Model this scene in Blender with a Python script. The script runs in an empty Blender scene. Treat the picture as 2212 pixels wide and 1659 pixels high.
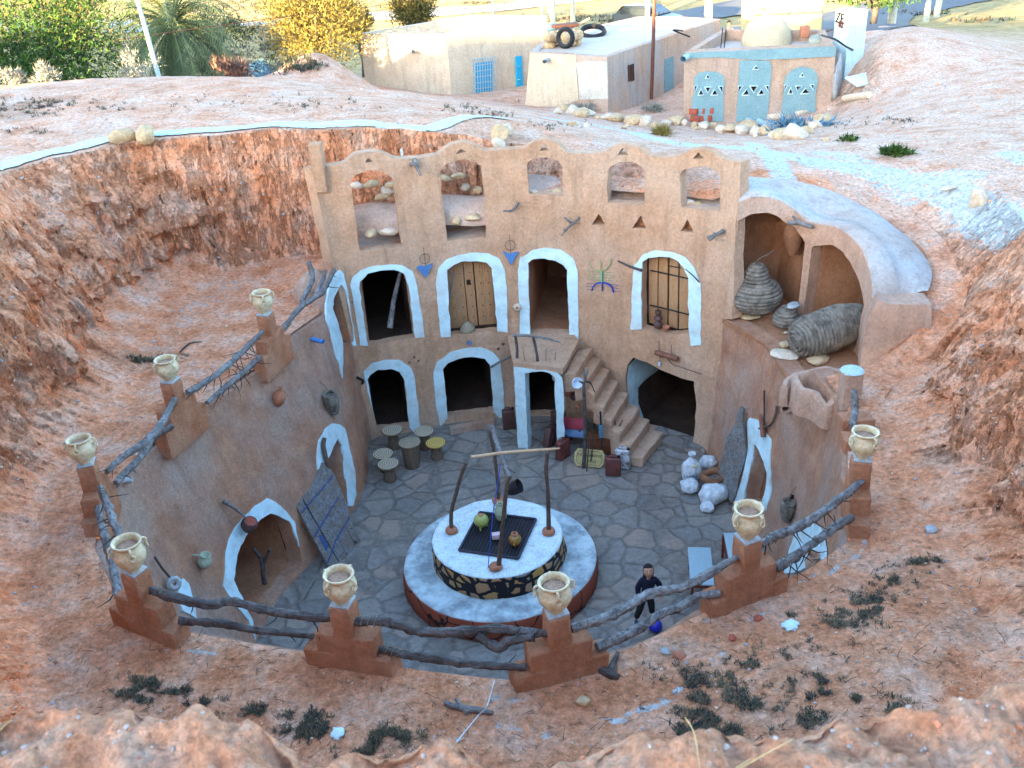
import bpy, bmesh, math, random
import numpy as np
from math import sin, cos, pi, radians, sqrt, atan2
from mathutils import Vector, Matrix, noise, Quaternion
from mathutils.geometry import delaunay_2d_cdt
from mathutils.bvhtree import BVHTree
random.seed(7)
EXPO = 3.6
scene = bpy.context.scene
COL = scene.collection
V = Vector
# ------------------------------------------------------------------ camera maths
CH = 11.8; FPX = 2150.0; PW = 2212.0; PH = 1659.0; PITCH = radians(28); ROLL = radians(4)
CAMP = V((0, 0, CH))
FWD = V((0, cos(PITCH), -sin(PITCH)))
_r0 = V((1, 0, 0)); _u0 = _r0.cross(FWD)
RGT = _r0 * cos(ROLL) - _u0 * sin(ROLL)
UPV = _r0 * sin(ROLL) + _u0 * cos(ROLL)
def ray(px, py): return FWD + RGT * ((px - PW / 2) / FPX) - UPV * ((py - PH / 2) / FPX)
def onz(px, py, z):
    d = ray(px, py); return CAMP + d * ((z - CH) / d.z)
def ony(px, py, y):
    d = ray(px, py); return CAMP + d * (y / d.y)
def onpl(px, py, p0, n):
    d = ray(px, py); return CAMP + d * ((V(p0) - CAMP).dot(n) / d.dot(n))
def proj(p):
    v = V(p) - CAMP; z = v.dot(FWD)
    return PW / 2 + FPX * v.dot(RGT) / z, PH / 2 - FPX * v.dot(UPV) / z
def ppm(p):                     # photo pixels per metre at point p
    return FPX / (V(p) - CAMP).dot(FWD)
def nz(p, s=1.0, o=0.0): return noise.noise(V((p[0] * s + o, p[1] * s + o * .7, p[2] * s - o)))
def fbm(p, s=1.0, oct=4): return noise.fractal(V((p[0] * s, p[1] * s, p[2] * s)), 1.0, 2.0, oct)
# ------------------------------------------------------------------ objects
def tag(o, label=None, cat=None, group=None, kind=None):
    if label: o['label'] = label
    if cat: o['category'] = cat
    if group: o['group'] = group
    if kind: o['kind'] = kind
    return o
def thing(name, loc, label, cat, group=None):
    o = bpy.data.objects.new(name, None); COL.objects.link(o); o.location = loc; o.empty_display_size = .2
    return tag(o, label, cat, group)
def wloc(o):
    l = V(o.location)
    while o.parent: o = o.parent; l += V(o.location)
    return l
def obj(name, vs, fs, m, parent=None, smooth=True, loc=None, label=None, sharp=52):
    """vs in world coordinates; one mesh object"""
    me = bpy.data.meshes.new(name)
    base = wloc(parent) if parent else V((0, 0, 0))
    l = V(loc) if loc is not None else base
    me.from_pydata([tuple(V(v) - l) for v in vs], [], [tuple(f) for f in fs])
    me.update()
    if smooth:
        me.polygons.foreach_set('use_smooth', [True] * len(me.polygons))
        if sharp: me.set_sharp_from_angle(angle=radians(sharp))
    o = bpy.data.objects.new(name, me); COL.objects.link(o)
    ms = m if isinstance(m, (list, tuple)) else [m]
    for x in ms: me.materials.append(x)
    o.location = l - base
    if parent: o.parent = parent
    if label: o['label'] = label
    return o
class MB:
    def __init__(s): s.v = []; s.f = []; s.mi = []
    def add(s, vs, fs, mi=0):
        b = len(s.v); s.v += [V(v) for v in vs]; s.f += [[i + b for i in f] for f in fs]; s.mi += [mi] * len(fs); return s
    def obj(s, name, m, parent=None, smooth=True, loc=None, label=None, sharp=40):
        o = obj(name, s.v, s.f, m, parent, smooth, loc, label, sharp)
        if any(s.mi): o.data.polygons.foreach_set('material_index', s.mi)
        return o
def tube(pts, rads, n=8, wob=0.0, seed=0, cap=True, sub=3, flat=1.0):
    """organic tapered tube along a polyline"""
    pts = [V(p) for p in pts]
    if not isinstance(rads, (list, tuple)): rads = [rads] * len(pts)
    P = []; R = []
    m = len(pts)
    rads = (list(rads) + [rads[-1]] * m)[:m]
    for i in range(m - 1):
        p0 = pts[max(i - 1, 0)]; p1 = pts[i]; p2 = pts[i + 1]; p3 = pts[min(i + 2, m - 1)]
        for k in range(sub):
            t = k / sub
            P.append(.5 * ((2 * p1) + (p2 - p0) * t + (2 * p0 - 5 * p1 + 4 * p2 - p3) * t * t + (3 * p1 - p0 - 3 * p2 + p3) * t ** 3))
            R.append(rads[i] * (1 - t) + rads[i + 1] * t)
    P.append(pts[-1]); R.append(rads[-1])
    vs = []; fs = []
    up = V((0, 0, 1)); t0 = (P[1] - P[0]).normalized()
    if abs(t0.dot(up)) > .9: up = V((1, 0, 0))
    a = t0.cross(up).normalized()
    for i, p in enumerate(P):
        t = (P[min(i + 1, len(P) - 1)] - P[max(i - 1, 0)]).normalized()
        a = (a - t * a.dot(t)).normalized(); b = t.cross(a)
        for k in range(n):
            th = 2 * pi * k / n
            r = R[i]
            if wob: r *= 1 + wob * noise.noise(V((cos(th) * 1.3 + seed * 3.1, sin(th) * 1.3 + seed, i * .55))) + wob * .5 * noise.noise(V((cos(th) * 4, sin(th) * 4 + seed, i * .9)))
            if wob > .4: r *= 1 + .16 * noise.noise(V((cos(th) * 5.5, sin(th) * 5.5 + seed * 2, i * .22))) + .10 * noise.noise(V((cos(th) * 9, sin(th) * 9, i * .6 + seed)))
            vs.append(p + (a * cos(th) + b * sin(th) * flat) * r)
    L = len(P)
    for i in range(L - 1):
        for k in range(n):
            fs.append([i * n + k, i * n + (k + 1) % n, (i + 1) * n + (k + 1) % n, (i + 1) * n + k])
    if cap:
        fs.append(list(range(n))[::-1]); fs.append([(L - 1) * n + k for k in range(n)])
    return vs, fs
def lathe(prof, n=24, org=(0, 0, 0), axis=(0, 0, 1), wob=0, seed=0, closed=True, ring=0.0, ringn=1):
    """prof: list of (r, z)"""
    org = V(org); q = V((0, 0, 1)).rotation_difference(V(axis).normalized())
    vs = []; fs = []
    for i, (r, z) in enumerate(prof):
        for k in range(n):
            th = 2 * pi * k / n; rr = r
            if wob: rr *= 1 + wob * noise.noise(V((cos(th) + seed, sin(th), z * 3)))
            vs.append(org + q @ V((rr * cos(th), rr * sin(th), z)))
    for i in range(len(prof) - 1):
        for k in range(n):
            fs.append([i * n + k, i * n + (k + 1) % n, (i + 1) * n + (k + 1) % n, (i + 1) * n + k])
    if closed:
        if prof[0][0] > 1e-4: fs.append(list(range(n))[::-1])
        if prof[-1][0] > 1e-4: fs.append([(len(prof) - 1) * n + k for k in range(n)])
    return vs, fs
def coil_prof(prof, nr, amp):
    """resample a profile and add woven coil ridges"""
    out = []; P = [V((r, z)) for r, z in prof]
    L = [0]
    for a, b in zip(P, P[1:]): L.append(L[-1] + (b - a).length)
    for i in range(nr * 3 + 1):
        t = L[-1] * i / (nr * 3); j = max(k for k in range(len(P)) if L[k] <= t + 1e-9); j = min(j, len(P) - 2)
        u = (t - L[j]) / max(L[j + 1] - L[j], 1e-6); p = P[j].lerp(P[j + 1], u)
        d = (P[j + 1] - P[j]).normalized(); nn = V((d.y, -d.x))
        q = p + nn * (amp * (0 if i % 3 == 0 else 1))
        out.append((max(q.x, 0.002), q.y))
    return out
def box(c, sz, rot=None, bev=0.0):
    """beveled box; c centre, rot Matrix3/None"""
    bm = bmesh.new(); bmesh.ops.create_cube(bm, size=1)
    for v in bm.verts: v.co = V((v.co.x * sz[0], v.co.y * sz[1], v.co.z * sz[2]))
    if bev > 0: bmesh.ops.bevel(bm, geom=bm.edges[:], offset=bev, segments=2, affect='EDGES', profile=.5)
    c = V(c); vs = [(c + (rot @ v.co if rot else v.co)) for v in bm.verts]
    fs = [[v.index for v in f.verts] for f in bm.faces]; bm.free(); return vs, fs
def frame(x, y=None, z=None):
    """rotation matrix from desired local x (and z) axes"""
    x = V(x).normalized()
    if z is not None:
        z = V(z); y = z.cross(x).normalized(); z = x.cross(y).normalized()
    else:
        y = V(y); z = x.cross(y).normalized(); y = z.cross(x).normalized()
    return Matrix((x, y, z)).transposed()
def rz(a): return Matrix.Rotation(a, 3, 'Z')
def rock(c, r, seed=0, flat=.7, sub=2, rough=.35, sx=1, sy=1, rot=None):
    bm = bmesh.new(); bmesh.ops.create_icosphere(bm, subdivisions=sub, radius=1)
    rr = random.Random(seed); pl = []
    for _ in range(9):
        n = V((rr.gauss(0, 1), rr.gauss(0, 1), rr.gauss(0, 1))).normalized(); pl.append((n, rr.uniform(.55, .85)))
    vs = []
    R = rot or rz(rr.uniform(0, 6.28))
    for v in bm.verts:
        p = v.co.copy()
        for n, d in pl:
            e = p.dot(n) - d
            if e > 0: p -= n * e
        p *= 1 + rough * .3 * noise.noise(p * 2.3 + V((seed * 1.7, 0, 0)))
        vs.append(V(c) + R @ V((p.x * r * sx, p.y * r * sy, p.z * r * flat)))
    fs = [[v.index for v in f.verts] for f in bm.faces]; bm.free(); return vs, fs
def dup(o, loc, rot=None, label=None, group=None, scale=None, parent=None):
    r = o.copy(); COL.objects.link(r)
    if parent is None: r.location = loc
    else: r.parent = parent
    if rot is not None: r.rotation_euler = rot
    if scale is not None: r.scale = (scale,) * 3 if not hasattr(scale, '__len__') else scale
    if label: r['label'] = label
    if group: r['group'] = group
    for c in o.children: dup(c, None, parent=r)
    return r
# ------------------------------------------------------------------ materials
def newmat(name):
    m = bpy.data.materials.new(name); m.use_nodes = True; nt = m.node_tree; nt.nodes.clear()
    out = nt.nodes.new('ShaderNodeOutputMaterial'); b = nt.nodes.new('ShaderNodeBsdfPrincipled')
    nt.links.new(b.outputs[0], out.inputs[0]); b.inputs['Specular IOR Level'].default_value = .25
    return m, nt, b
def N(nt, typ, **kw):
    n = nt.nodes.new(typ)
    for k, v in kw.items():
        if k.startswith('i_'):
            key = k[2:]; key = int(key) if key.isdigit() else key.replace('_', ' ')
            n.inputs[key].default_value = v
        else: setattr(n, k, v)
    return n
def ramp(nt, fac, stops):
    r = nt.nodes.new('ShaderNodeValToRGB'); e = r.color_ramp.elements
    while len(e) > 1: e.remove(e[-1])
    e[0].position = stops[0][0]; e[0].color = (*stops[0][1], 1)
    for p, c in stops[1:]: x = e.new(p); x.color = (*c, 1)
    nt.links.new(fac, r.inputs[0]); return r.outputs[0]
def mix(nt, fac, a, b, mode='MIX'):
    m = nt.nodes.new('ShaderNodeMix'); m.data_type = 'RGBA'; m.blend_type = mode
    for sock, val in ((m.inputs[0], fac), (m.inputs[6], a), (m.inputs[7], b)):
        if hasattr(val, 'is_linked'): nt.links.new(val, sock)
        elif isinstance(val, (int, float)): sock.default_value = val
        else: sock.default_value = (*val, 1)
    return m.outputs[2]
def math_(nt, op, a, b=None, clamp=False):
    m = nt.nodes.new('ShaderNodeMath'); m.operation = op; m.use_clamp = clamp
    for sock, val in ((m.inputs[0], a), (m.inputs[1], b)):
        if val is None: continue
        if hasattr(val, 'is_linked'): nt.links.new(val, sock)
        else: sock.default_value = val
    return m.outputs[0]
def noi(nt, co, scale, detail=4, rough=.55, dist=0.0, out=0):
    n = N(nt, 'ShaderNodeTexNoise', i_Scale=scale, i_Detail=detail, i_Roughness=rough, i_Distortion=dist)
    nt.links.new(co, n.inputs['Vector']); return n.outputs[out]
def coords(nt, kind='Object', sc=(1, 1, 1)):
    t = nt.nodes.new('ShaderNodeTexCoord'); mp = nt.nodes.new('ShaderNodeMapping'); mp.inputs['Scale'].default_value = sc
    nt.links.new(t.outputs[kind], mp.inputs[0]); return mp.outputs[0]
def bump(nt, b, h, strength=.5, dist=.02, prev=None):
    bn = nt.nodes.new('ShaderNodeBump'); bn.inputs['Strength'].default_value = strength; bn.inputs['Distance'].default_value = dist
    nt.links.new(h, bn.inputs['Height'])
    if prev: nt.links.new(prev, bn.inputs['Normal'])
    nt.links.new(bn.outputs[0], b.inputs['Normal']); return bn.outputs[0]
def grain(nt, co, col, sc=18, lo=.55, hi=1.28, amt=1.0, a=.36, b_=.64):
    f = noi(nt, co, sc, 9, .78); g = ramp(nt, f, [(a, (lo,) * 3), (b_, (hi,) * 3)])
    return mix(nt, amt, col, g, 'MULTIPLY'), f
def simple(name, c1, c2=None, scale=6, rough=.8, bmp=.4, bd=.01, fine=40, metal=0, spec=.25, sc=(1, 1, 1), mid=.5, w=.25, speck=None):
    m, nt, b = newmat(name); co = coords(nt, sc=sc)
    c2 = c2 or tuple(x * .7 for x in c1)
    f = noi(nt, co, scale, 6, .6)
    col = ramp(nt, f, [(max(mid - w, 0), c2), (min(mid + w, 1), c1)])
    f2 = noi(nt, co, fine, 3, .6)
    if speck: col = mix(nt, ramp(nt, f2, [(speck[1], (0, 0, 0)), (speck[1] + .06, (1, 1, 1))]), col, speck[0])
    if bmp > .25: col, _g = grain(nt, co, col, fine * .6, .7, 1.15)
    nt.links.new(col, b.inputs['Base Color']); b.inputs['Roughness'].default_value = rough; b.inputs['Metallic'].default_value = metal
    b.inputs['Specular IOR Level'].default_value = spec
    if bmp > 0:
        p = bump(nt, b, f, bmp * .7, bd * 3); bump(nt, b, f2, bmp, bd, p)
    return m
# ------------------------------------------------------------------ material library
M = {}
def plaster(name, c1, c2, c3, stain=.5):
    m, nt, b = newmat(name); co = coords(nt)
    big = noi(nt, co, .45, 5, .6); med = noi(nt, co, 2.2, 6, .62); fin = noi(nt, co, 38, 4, .7)
    col = ramp(nt, med, [(.32, c2), (.62, c1)])
    col = mix(nt, ramp(nt, big, [(.42, (0, 0, 0)), (.62, (stain,) * 3)]), col, c3)
    cs = coords(nt, sc=(3.2, 3.2, .35)); st = noi(nt, cs, 1.3, 5, .6)
    col = mix(nt, ramp(nt, st, [(.50, (0, 0, 0)), (.72, (.6, .6, .6))]), col, tuple(x * .6 for x in c1))
    col = mix(nt, ramp(nt, fin, [(.62, (0, 0, 0)), (.78, (.25, .25, .25))]), col, tuple(x * .5 for x in c2))
    col, gf = grain(nt, co, col, 15, .80, 1.12)
    nt.links.new(col, b.inputs['Base Color']); b.inputs['Roughness'].default_value = .92; b.inputs['Specular IOR Level'].default_value = .1
    vo = N(nt, 'ShaderNodeTexVoronoi', feature='DISTANCE_TO_EDGE', i_Scale=3.0); 
    dd = mix(nt, .12, co, noi(nt, co, 3, 3, .5, out=1)); nt.links.new(dd, vo.inputs['Vector'])
    crk = ramp(nt, vo.outputs[0], [(0, (0, 0, 0)), (.02, (1, 1, 1))])
    p = bump(nt, b, med, .8, .10); p = bump(nt, b, crk, .25, .012, p)
    p = bump(nt, b, gf, 1.0, .08, p); bump(nt, b, fin, 1.0, .02, p)
    return m
def build_mats():
    M['facade'] = plaster('facade_plaster', (.74, .45, .285), (.62, .35, .205), (.74, .56, .43))
    M['wall'] = plaster('courtyard_plaster', (.66, .35, .215), (.48, .215, .125), (.56, .41, .33), .9)
    M['pillar'] = plaster('pillar_plaster', (.66, .29, .16), (.54, .20, .095), (.64, .37, .24), .5)
    M['roomshade'] = plaster('room_shade_plaster', (.085, .05, .035), (.05, .03, .022), (.07, .045, .035), .4)  # room plaster darkened to stand in for the unlit depth behind the doors
    M['niche'] = plaster('niche_earth', (.60, .29, .16), (.44, .19, .09), (.54, .33, .21), .4)
    M['loggia'] = plaster('loggia_plaster', (.76, .47, .33), (.62, .36, .24), (.76, .58, .47), .7)
    m, nt, b = newmat('whitewash'); co = coords(nt)
    f = noi(nt, co, 5, 6, .7); fi = noi(nt, co, 40, 4, .6)
    col = ramp(nt, f, [(.3, (.40, .52, .54)), (.55, (.52, .69, .73))]); bgw = noi(nt, co, 1.3, 6, .65); col = mix(nt, ramp(nt, bgw, [(.52, (0, 0, 0)), (.72, (.55, .55, .55))]), col, (.50, .42, .34)); col = mix(nt, ramp(nt, fi, [(.64, (0, 0, 0)), (.72, (.5, .5, .5))]), col, (.45, .33, .24))
    nt.links.new(col, b.inputs['Base Color']); b.inputs['Roughness'].default_value = .85
    p = bump(nt, b, f, .4, .03); bump(nt, b, fi, .6, .012, p); M['white'] = m
    # weathered wood
    def wood(name, c1, c2, c3, sc=(1, 1, 1), d=.012):
        m, nt, b = newmat(name); co = coords(nt, sc=sc)
        f = noi(nt, co, 9, 6, .65, 1.2); g = noi(nt, co, 60, 5, .7); big = noi(nt, co, 2, 3)
        col = ramp(nt, f, [(.3, c2), (.6, c1)]); col = mix(nt, ramp(nt, big, [(.45, (0, 0, 0)), (.65, (.7, .7, .7))]), col, c3)
        nt.links.new(col, b.inputs['Base Color']); b.inputs['Roughness'].default_value = .8
        p = bump(nt, b, f, .9, d * 2); bump(nt, b, g, .7, d * .5, p); return m
    M['log'] = wood('weathered_log', (.24, .23, .225), (.03, .026, .024), (.10, .08, .07), (1, 1, 1))
    M['logdark'] = wood('dark_log', (.12, .105, .10), (.022, .018, .016), (.05, .04, .036))
    M['plank'] = wood('door_planks', (.52, .29, .14), (.30, .15, .07), (.38, .25, .15), (7, 7, .8))
    M['oldplank'] = wood('old_planks', (.21, .21, .21), (.05, .045, .045), (.15, .11, .08), (2, 2, 2))
    M['stick'] = wood('peeled_stick', (.55, .36, .22), (.36, .2, .1), (.45, .3, .18))
    M['post'] = wood('well_post', (.13, .085, .06), (.05, .032, .025), (.09, .06, .045))
    M['glaze'] = simple('glazed_pot', (.66, .58, .40), (.50, .34, .17), 4, .45, .3, .008, 26, spec=.4, speck=((.35, .2, .09), .66))
    M['potsoil'] = simple('pot_soil', (.50, .32, .22), (.36, .2, .13), 20, .95, 1, .02, 60)
    M['terra'] = simple('terracotta', (.46, .19, .11), (.34, .13, .07), 8, .75, .4, .006)
    M['cement'] = simple('cement', (.42, .44, .45), (.28, .29, .29), 8, .9, .6, .01)
    M['disc'] = simple('blue_cement', (.42, .52, .55), (.3, .4, .43), 8, .85, .6, .01)
    M['stone'] = simple('ochre_stone', (.62, .46, .28), (.42, .27, .14), 5, .9, .8, .02, 25)
    M['palestone'] = simple('pale_stone', (.68, .56, .43), (.48, .36, .25), 4, .9, .8, .02, 25)
    M['metal'] = simple('dark_iron', (.05, .05, .055), (.02, .02, .02), 20, .5, .3, .004, metal=.7)
    M['can'] = simple('jerry_can', (.13, .055, .045), (.05, .028, .025), 9, .55, .4, .006, spec=.4)
    M['black'] = simple('black_paint', (.018, .018, .022), (.01, .01, .012), 9, .6, .3, .006)
    M['rope'] = simple('palm_rope', (.25, .2, .14), (.12, .09, .06), 30, .9, .8, .006)
    M['bluerope'] = simple('blue_rope', (.03, .1, .5), (.02, .06, .3), 30, .7, .4, .003)
    M['twig'] = simple('dry_twig', (.30, .25, .19), (.14, .11, .08), 20, .9, .3, .003)
    M['darktwig'] = simple('dark_twig', (.07, .06, .055), (.03, .025, .02), 20, .9, .3, .003)
    # woven coil
    m, nt, b = newmat('coiled_basketry'); co = coords(nt)
    f = noi(nt, co, 7, 4, .6); fi = noi(nt, co, 90, 3, .7)
    col = ramp(nt, f, [(.35, (.10, .085, .07)), (.62, (.30, .26, .21))]); col = mix(nt, ramp(nt, fi, [(.45, (0, 0, 0)), (.62, (.7, .7, .7))]), col, (.05, .042, .035))
    nt.links.new(col, b.inputs['Base Color']); b.inputs['Roughness'].default_value = .9; bump(nt, b, fi, 1, .012); M['coil'] = m
    M['weave'] = simple('stool_weave', (.42, .36, .26), (.2, .16, .1), 25, .9, 1, .012, 80)
    M['weaveyellow'] = simple('yellow_weave', (.55, .38, .10), (.32, .2, .05), 18, .9, 1, .012, 80)
    M['palmtrunk'] = simple('stool_wood', (.22, .16, .11), (.11, .075, .05), 16, .95, 1, .02, 60, sc=(1, 1, .4))
    # flagstone floor
    m, nt, b = newmat('flagstones'); co = coords(nt)
    wob = noi(nt, co, 1.7, 3, .5, out=1); cw = mix(nt, .16, co, wob)
    v1 = N(nt, 'ShaderNodeTexVoronoi', feature='DISTANCE_TO_EDGE', i_Scale=2.4, i_Randomness=.95); nt.links.new(cw, v1.inputs['Vector'])
    v2 = N(nt, 'ShaderNodeTexVoronoi', feature='F1', i_Scale=2.4, i_Randomness=.95); nt.links.new(cw, v2.inputs['Vector'])
    hs = N(nt, 'ShaderNodeSeparateColor'); nt.links.new(v2.outputs['Color'], hs.inputs[0])
    st = ramp(nt, hs.outputs[0], [(0, (.19, .155, .125)), (.3, (.25, .22, .185)), (.6, (.19, .178, .165)), (1, (.30, .22, .165))])
    md = noi(nt, co, 9, 6, .6); st = mix(nt, ramp(nt, md, [(.4, (0, 0, 0)), (.7, (.6, .6, .6))]), st, (.2, .19, .18))
    edge = math_(nt, 'ADD', v1.outputs[0], math_(nt, 'MULTIPLY', math_(nt, 'SUBTRACT', md, .5), .12))
    gap = ramp(nt, edge, [(.03, (1, 1, 1)), (.12, (0, 0, 0))])
    bigw = noi(nt, co, .9, 3); grout = ramp(nt, bigw, [(.35, (.15, .135, .12)), (.65, (.08, .062, .05))])
    col = mix(nt, math_(nt, 'MULTIPLY', gap, .55), st, grout); lost = ramp(nt, bigw, [(.5, (0, 0, 0)), (.66, (.75, .75, .75))]); col = mix(nt, lost, col, (.15, .135, .122))
    col, _g = grain(nt, co, col, 9, .68, 1.2)
    nt.links.new(col, b.inputs['Base Color']); b.inputs['Roughness'].default_value = .6; b.inputs['Specular IOR Level'].default_value = .35
    inv = ramp(nt, edge, [(.0, (0, 0, 0)), (.1, (1, 1, 1))]); p = bump(nt, b, inv, .7, .03); bump(nt, b, noi(nt, co, 25, 5, .6), .5, .01, p); M['floor'] = m
    # earth of the ground and the pit
    m, nt, b = newmat('earth'); co = coords(nt)
    A = N(nt, 'ShaderNodeAttribute', attribute_name='pale'); W = N(nt, 'ShaderNodeAttribute', attribute_name='wash'); D = N(nt, 'ShaderNodeAttribute', attribute_name='damp'); G = N(nt, 'ShaderNodeAttribute', attribute_name='far')
    n1 = noi(nt, co, .35, 6, .6); n2 = noi(nt, co, 1.6, 7, .65); n3 = noi(nt, co, 9, 6, .7); n4 = noi(nt, co, 45, 3, .7)
    cl = ramp(nt, n2, [(.3, (.62, .21, .09)), (.48, (.86, .38, .205)), (.68, (.90, .56, .40))])
    pa = ramp(nt, n2, [(.28, (.56, .28, .17)), (.45, (.72, .46, .33)), (.7, (.80, .62, .50))])
    pf = math_(nt, 'ADD', A.outputs['Fac'], math_(nt, 'MULTIPLY', math_(nt, 'SUBTRACT', n1, .5), 1.6), True)
    col = mix(nt, pf, cl, pa)
    far = ramp(nt, n2, [(.3, (.34, .24, .09)), (.6, (.56, .42, .21))]); col = mix(nt, G.outputs['Fac'], col, far)
    dk = math_(nt, 'ADD', D.outputs['Fac'], math_(nt, 'MULTIPLY', math_(nt, 'SUBTRACT', n3, .55), 1.2), True)
    dk = math_(nt, 'MULTIPLY', dk, math_(nt, 'GREATER_THAN', D.outputs['Fac'], .02)); col = mix(nt, math_(nt, 'MULTIPLY', dk, .8), col, (.26, .15, .09))
    wf = math_(nt, 'ADD', W.outputs['Fac'], math_(nt, 'MULTIPLY', math_(nt, 'SUBTRACT', n3, .5), 1.5)); wf = ramp(nt, wf, [(.45, (0, 0, 0)), (.62, (1, 1, 1))])
    col = mix(nt, math_(nt, 'MULTIPLY', wf, .85), col, (.60, .68, .68))
    col = mix(nt, ramp(nt, n3, [(.58, (0, 0, 0)), (.68, (.7, .7, .7))]), col, (.25, .09, .04))
    col = mix(nt, ramp(nt, n3, [(.30, (.5, .5, .5)), (.40, (0, 0, 0))]), col, (.74, .55, .44))
    vo = N(nt, 'ShaderNodeTexVoronoi', feature='F1', i_Scale=16.0); nt.links.new(co, vo.inputs['Vector']); peb = ramp(nt, vo.outputs['Distance'], [(.12, (1, 1, 1)), (.2, (0, 0, 0))])
    hs = N(nt, 'ShaderNodeSeparateColor'); nt.links.new(vo.outputs['Color'], hs.inputs[0]); pm = math_(nt, 'MULTIPLY', peb, math_(nt, 'GREATER_THAN', hs.outputs[0], .72)); 
    col = mix(nt, math_(nt, 'MULTIPLY', pm, .5), col, (.80, .60, .48))
    col, gf = grain(nt, co, col, 13, .60, 1.25)
    nt.links.new(col, b.inputs['Base Color']); b.inputs['Roughness'].default_value = .97; b.inputs['Specular IOR Level'].default_value = .05
    p = bump(nt, b, n2, 1.0, .2); p = bump(nt, b, n3, 1.0, .09, p); p = bump(nt, b, n4, 1.0, .02, p)
    geo = nt.nodes.new('ShaderNodeNewGeometry'); sx = nt.nodes.new('ShaderNodeSeparateXYZ'); nt.links.new(geo.outputs['True Normal'], sx.inputs[0])
    steep = ramp(nt, sx.outputs[2], [(.55, (1, 1, 1)), (.85, (0, 0, 0))])
    vr = noi(nt, coords(nt, sc=(1, 1, .3)), 4.5, 6, .7); vr = math_(nt, 'MULTIPLY', ramp(nt, vr, [(.40, (0, 0, 0)), (.52, (1, 1, 1))]), steep); bump(nt, b, vr, 1.0, .16, p)
    crk = ramp(nt, noi(nt, coords(nt, sc=(1, 1, .3)), 7, 5, .7), [(.36, (1, 1, 1)), (.41, (0, 0, 0))])
    nt.links.new(mix(nt, math_(nt, 'MULTIPLY', math_(nt, 'MULTIPLY', crk, steep), .85), col, (.12, .035, .015)), b.inputs['Base Color'])
    M['earth'] = m
build_mats()
# ------------------------------------------------------------------ plan of the sunken courtyard
HR = 3.7
# loop clockwise seen from above: facade left->right, right wall towards camera, near wall, left wall back
FB = [(-3.33, 19.95), (-2.8, 20.1), (-2.26, 20.2), (-1.55, 20.4), (-.56, 20.5), (.8, 20.45), (2.0, 20.1), (3.03, 19.47), (3.7, 18.85), (4.14, 18.25)]
FT = [(-3.78, 20.1), (-3.1, 20.2), (-2.3, 20.35), (-1.55, 20.5), (-.56, 20.6), (.8, 20.55), (2.1, 20.2), (3.2, 19.6), (4.05, 18.95), (4.63, 18.4)]
RB = [(4.2, 17.2), (4.35, 16.2), (4.5, 15.1), (4.55, 14.0), (4.4, 12.9), (4.2, 11.9), (3.9, 11.0), (3.3, 10.3), (2.3, 9.7), (1.2, 9.1), (0, 8.8), (-1.3, 9.0), (-2.4, 9.3), (-3.4, 9.8), (-4.2, 10.3), (-4.7, 11.3), (-4.8, 12.6), (-4.6, 14.1), (-4.1, 15.5), (-3.55, 16.7), (-3.35, 17.7), (-3.32, 18.8)]
RT = [(5.0, 17.0), (5.05, 15.8), (5.2, 14.7), (5.2, 13.5), (4.85, 12.5), (4.5, 11.4), (4.15, 10.3), (3.4, 9.75), (2.3, 9.3), (1.1, 8.65), (-.1, 8.25), (-1.5, 8.6), (-2.9, 9.05), (-4.27, 9.52), (-5.2, 10.2), (-5.85, 11.3), (-6.08, 12.6), (-5.83, 13.96), (-5.31, 15.28), (-4.63, 16.59), (-4.24, 17.94), (-3.78, 18.9)]
HFT = 6.4
CB = [V((*p, 0)) for p in FB + RB]; CT = []
for b, t in zip(FB, FT): CT.append((V((*t, 0)) - V((*b, 0))) / HFT)
for b, t in zip(RB, RT): CT.append((V((*t, 0)) - V((*b, 0))) / HR)
NC = len(CB); SL = [0]
for i in range(NC): SL.append(SL[-1] + (CB[(i + 1) % NC] - CB[i]).length)
STOT = SL[-1]
def cat(L, i, t, m):
    p0, p1, p2, p3 = L[(i - 1) % m], L[i % m], L[(i + 1) % m], L[(i + 2) % m]
    return .5 * ((2 * p1) + (p2 - p0) * t + (2 * p0 - 5 * p1 + 4 * p2 - p3) * t * t + (3 * p1 - p0 - 3 * p2 + p3) * t ** 3)
class Loop:
    n0 = 1
    def idx(s, x):
        x = x % STOT
        lo = 0
        for i in range(NC):
            if SL[i + 1] >= x: return i, (x - SL[i]) / max(SL[i + 1] - SL[i], 1e-6)
        return NC - 1, 1.0
    def pos(s, x, h):
        i, t = s.idx(x)
        p = cat(CB, i, t, NC) + cat(CT, i, t, NC) * h; return V((p.x, p.y, h))
    def nrm(s, x, h):
        t = s.pos(x + .04, h) - s.pos(x - .04, h); n = V((t.y, -t.x, 0)); n.normalize(); return n
class Poly:
    """vertical wall over an open plan polyline"""
    def __init__(s, pts, batter=0.0):
        s.p = [V((*q, 0)) for q in pts]; s.l = [0]; s.bt = batter
        for a, b in zip(s.p, s.p[1:]): s.l.append(s.l[-1] + (b - a).length)
        s.tot = s.l[-1]
    def base(s, x):
        if x <= 0: i = 0
        elif x >= s.tot: i = len(s.p) - 2
        else: i = max(k for k in range(len(s.p) - 1) if s.l[k] <= x)
        t = (x - s.l[i]) / (s.l[i + 1] - s.l[i]); return s.p[i].lerp(s.p[i + 1], t) if 0 <= t <= 1 else s.p[i] + (s.p[i + 1] - s.p[i]) * t
    def nrm(s, x, h=0):
        t = s.base(x + .15) - s.base(x - .15); n = V((t.y, -t.x, 0)); n.normalize(); return n
    def pos(s, x, h):
        p = s.base(x) - (s.nrm(x) * s.bt * h if s.bt else V((0, 0, 0))); return V((p.x, p.y, h))
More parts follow.
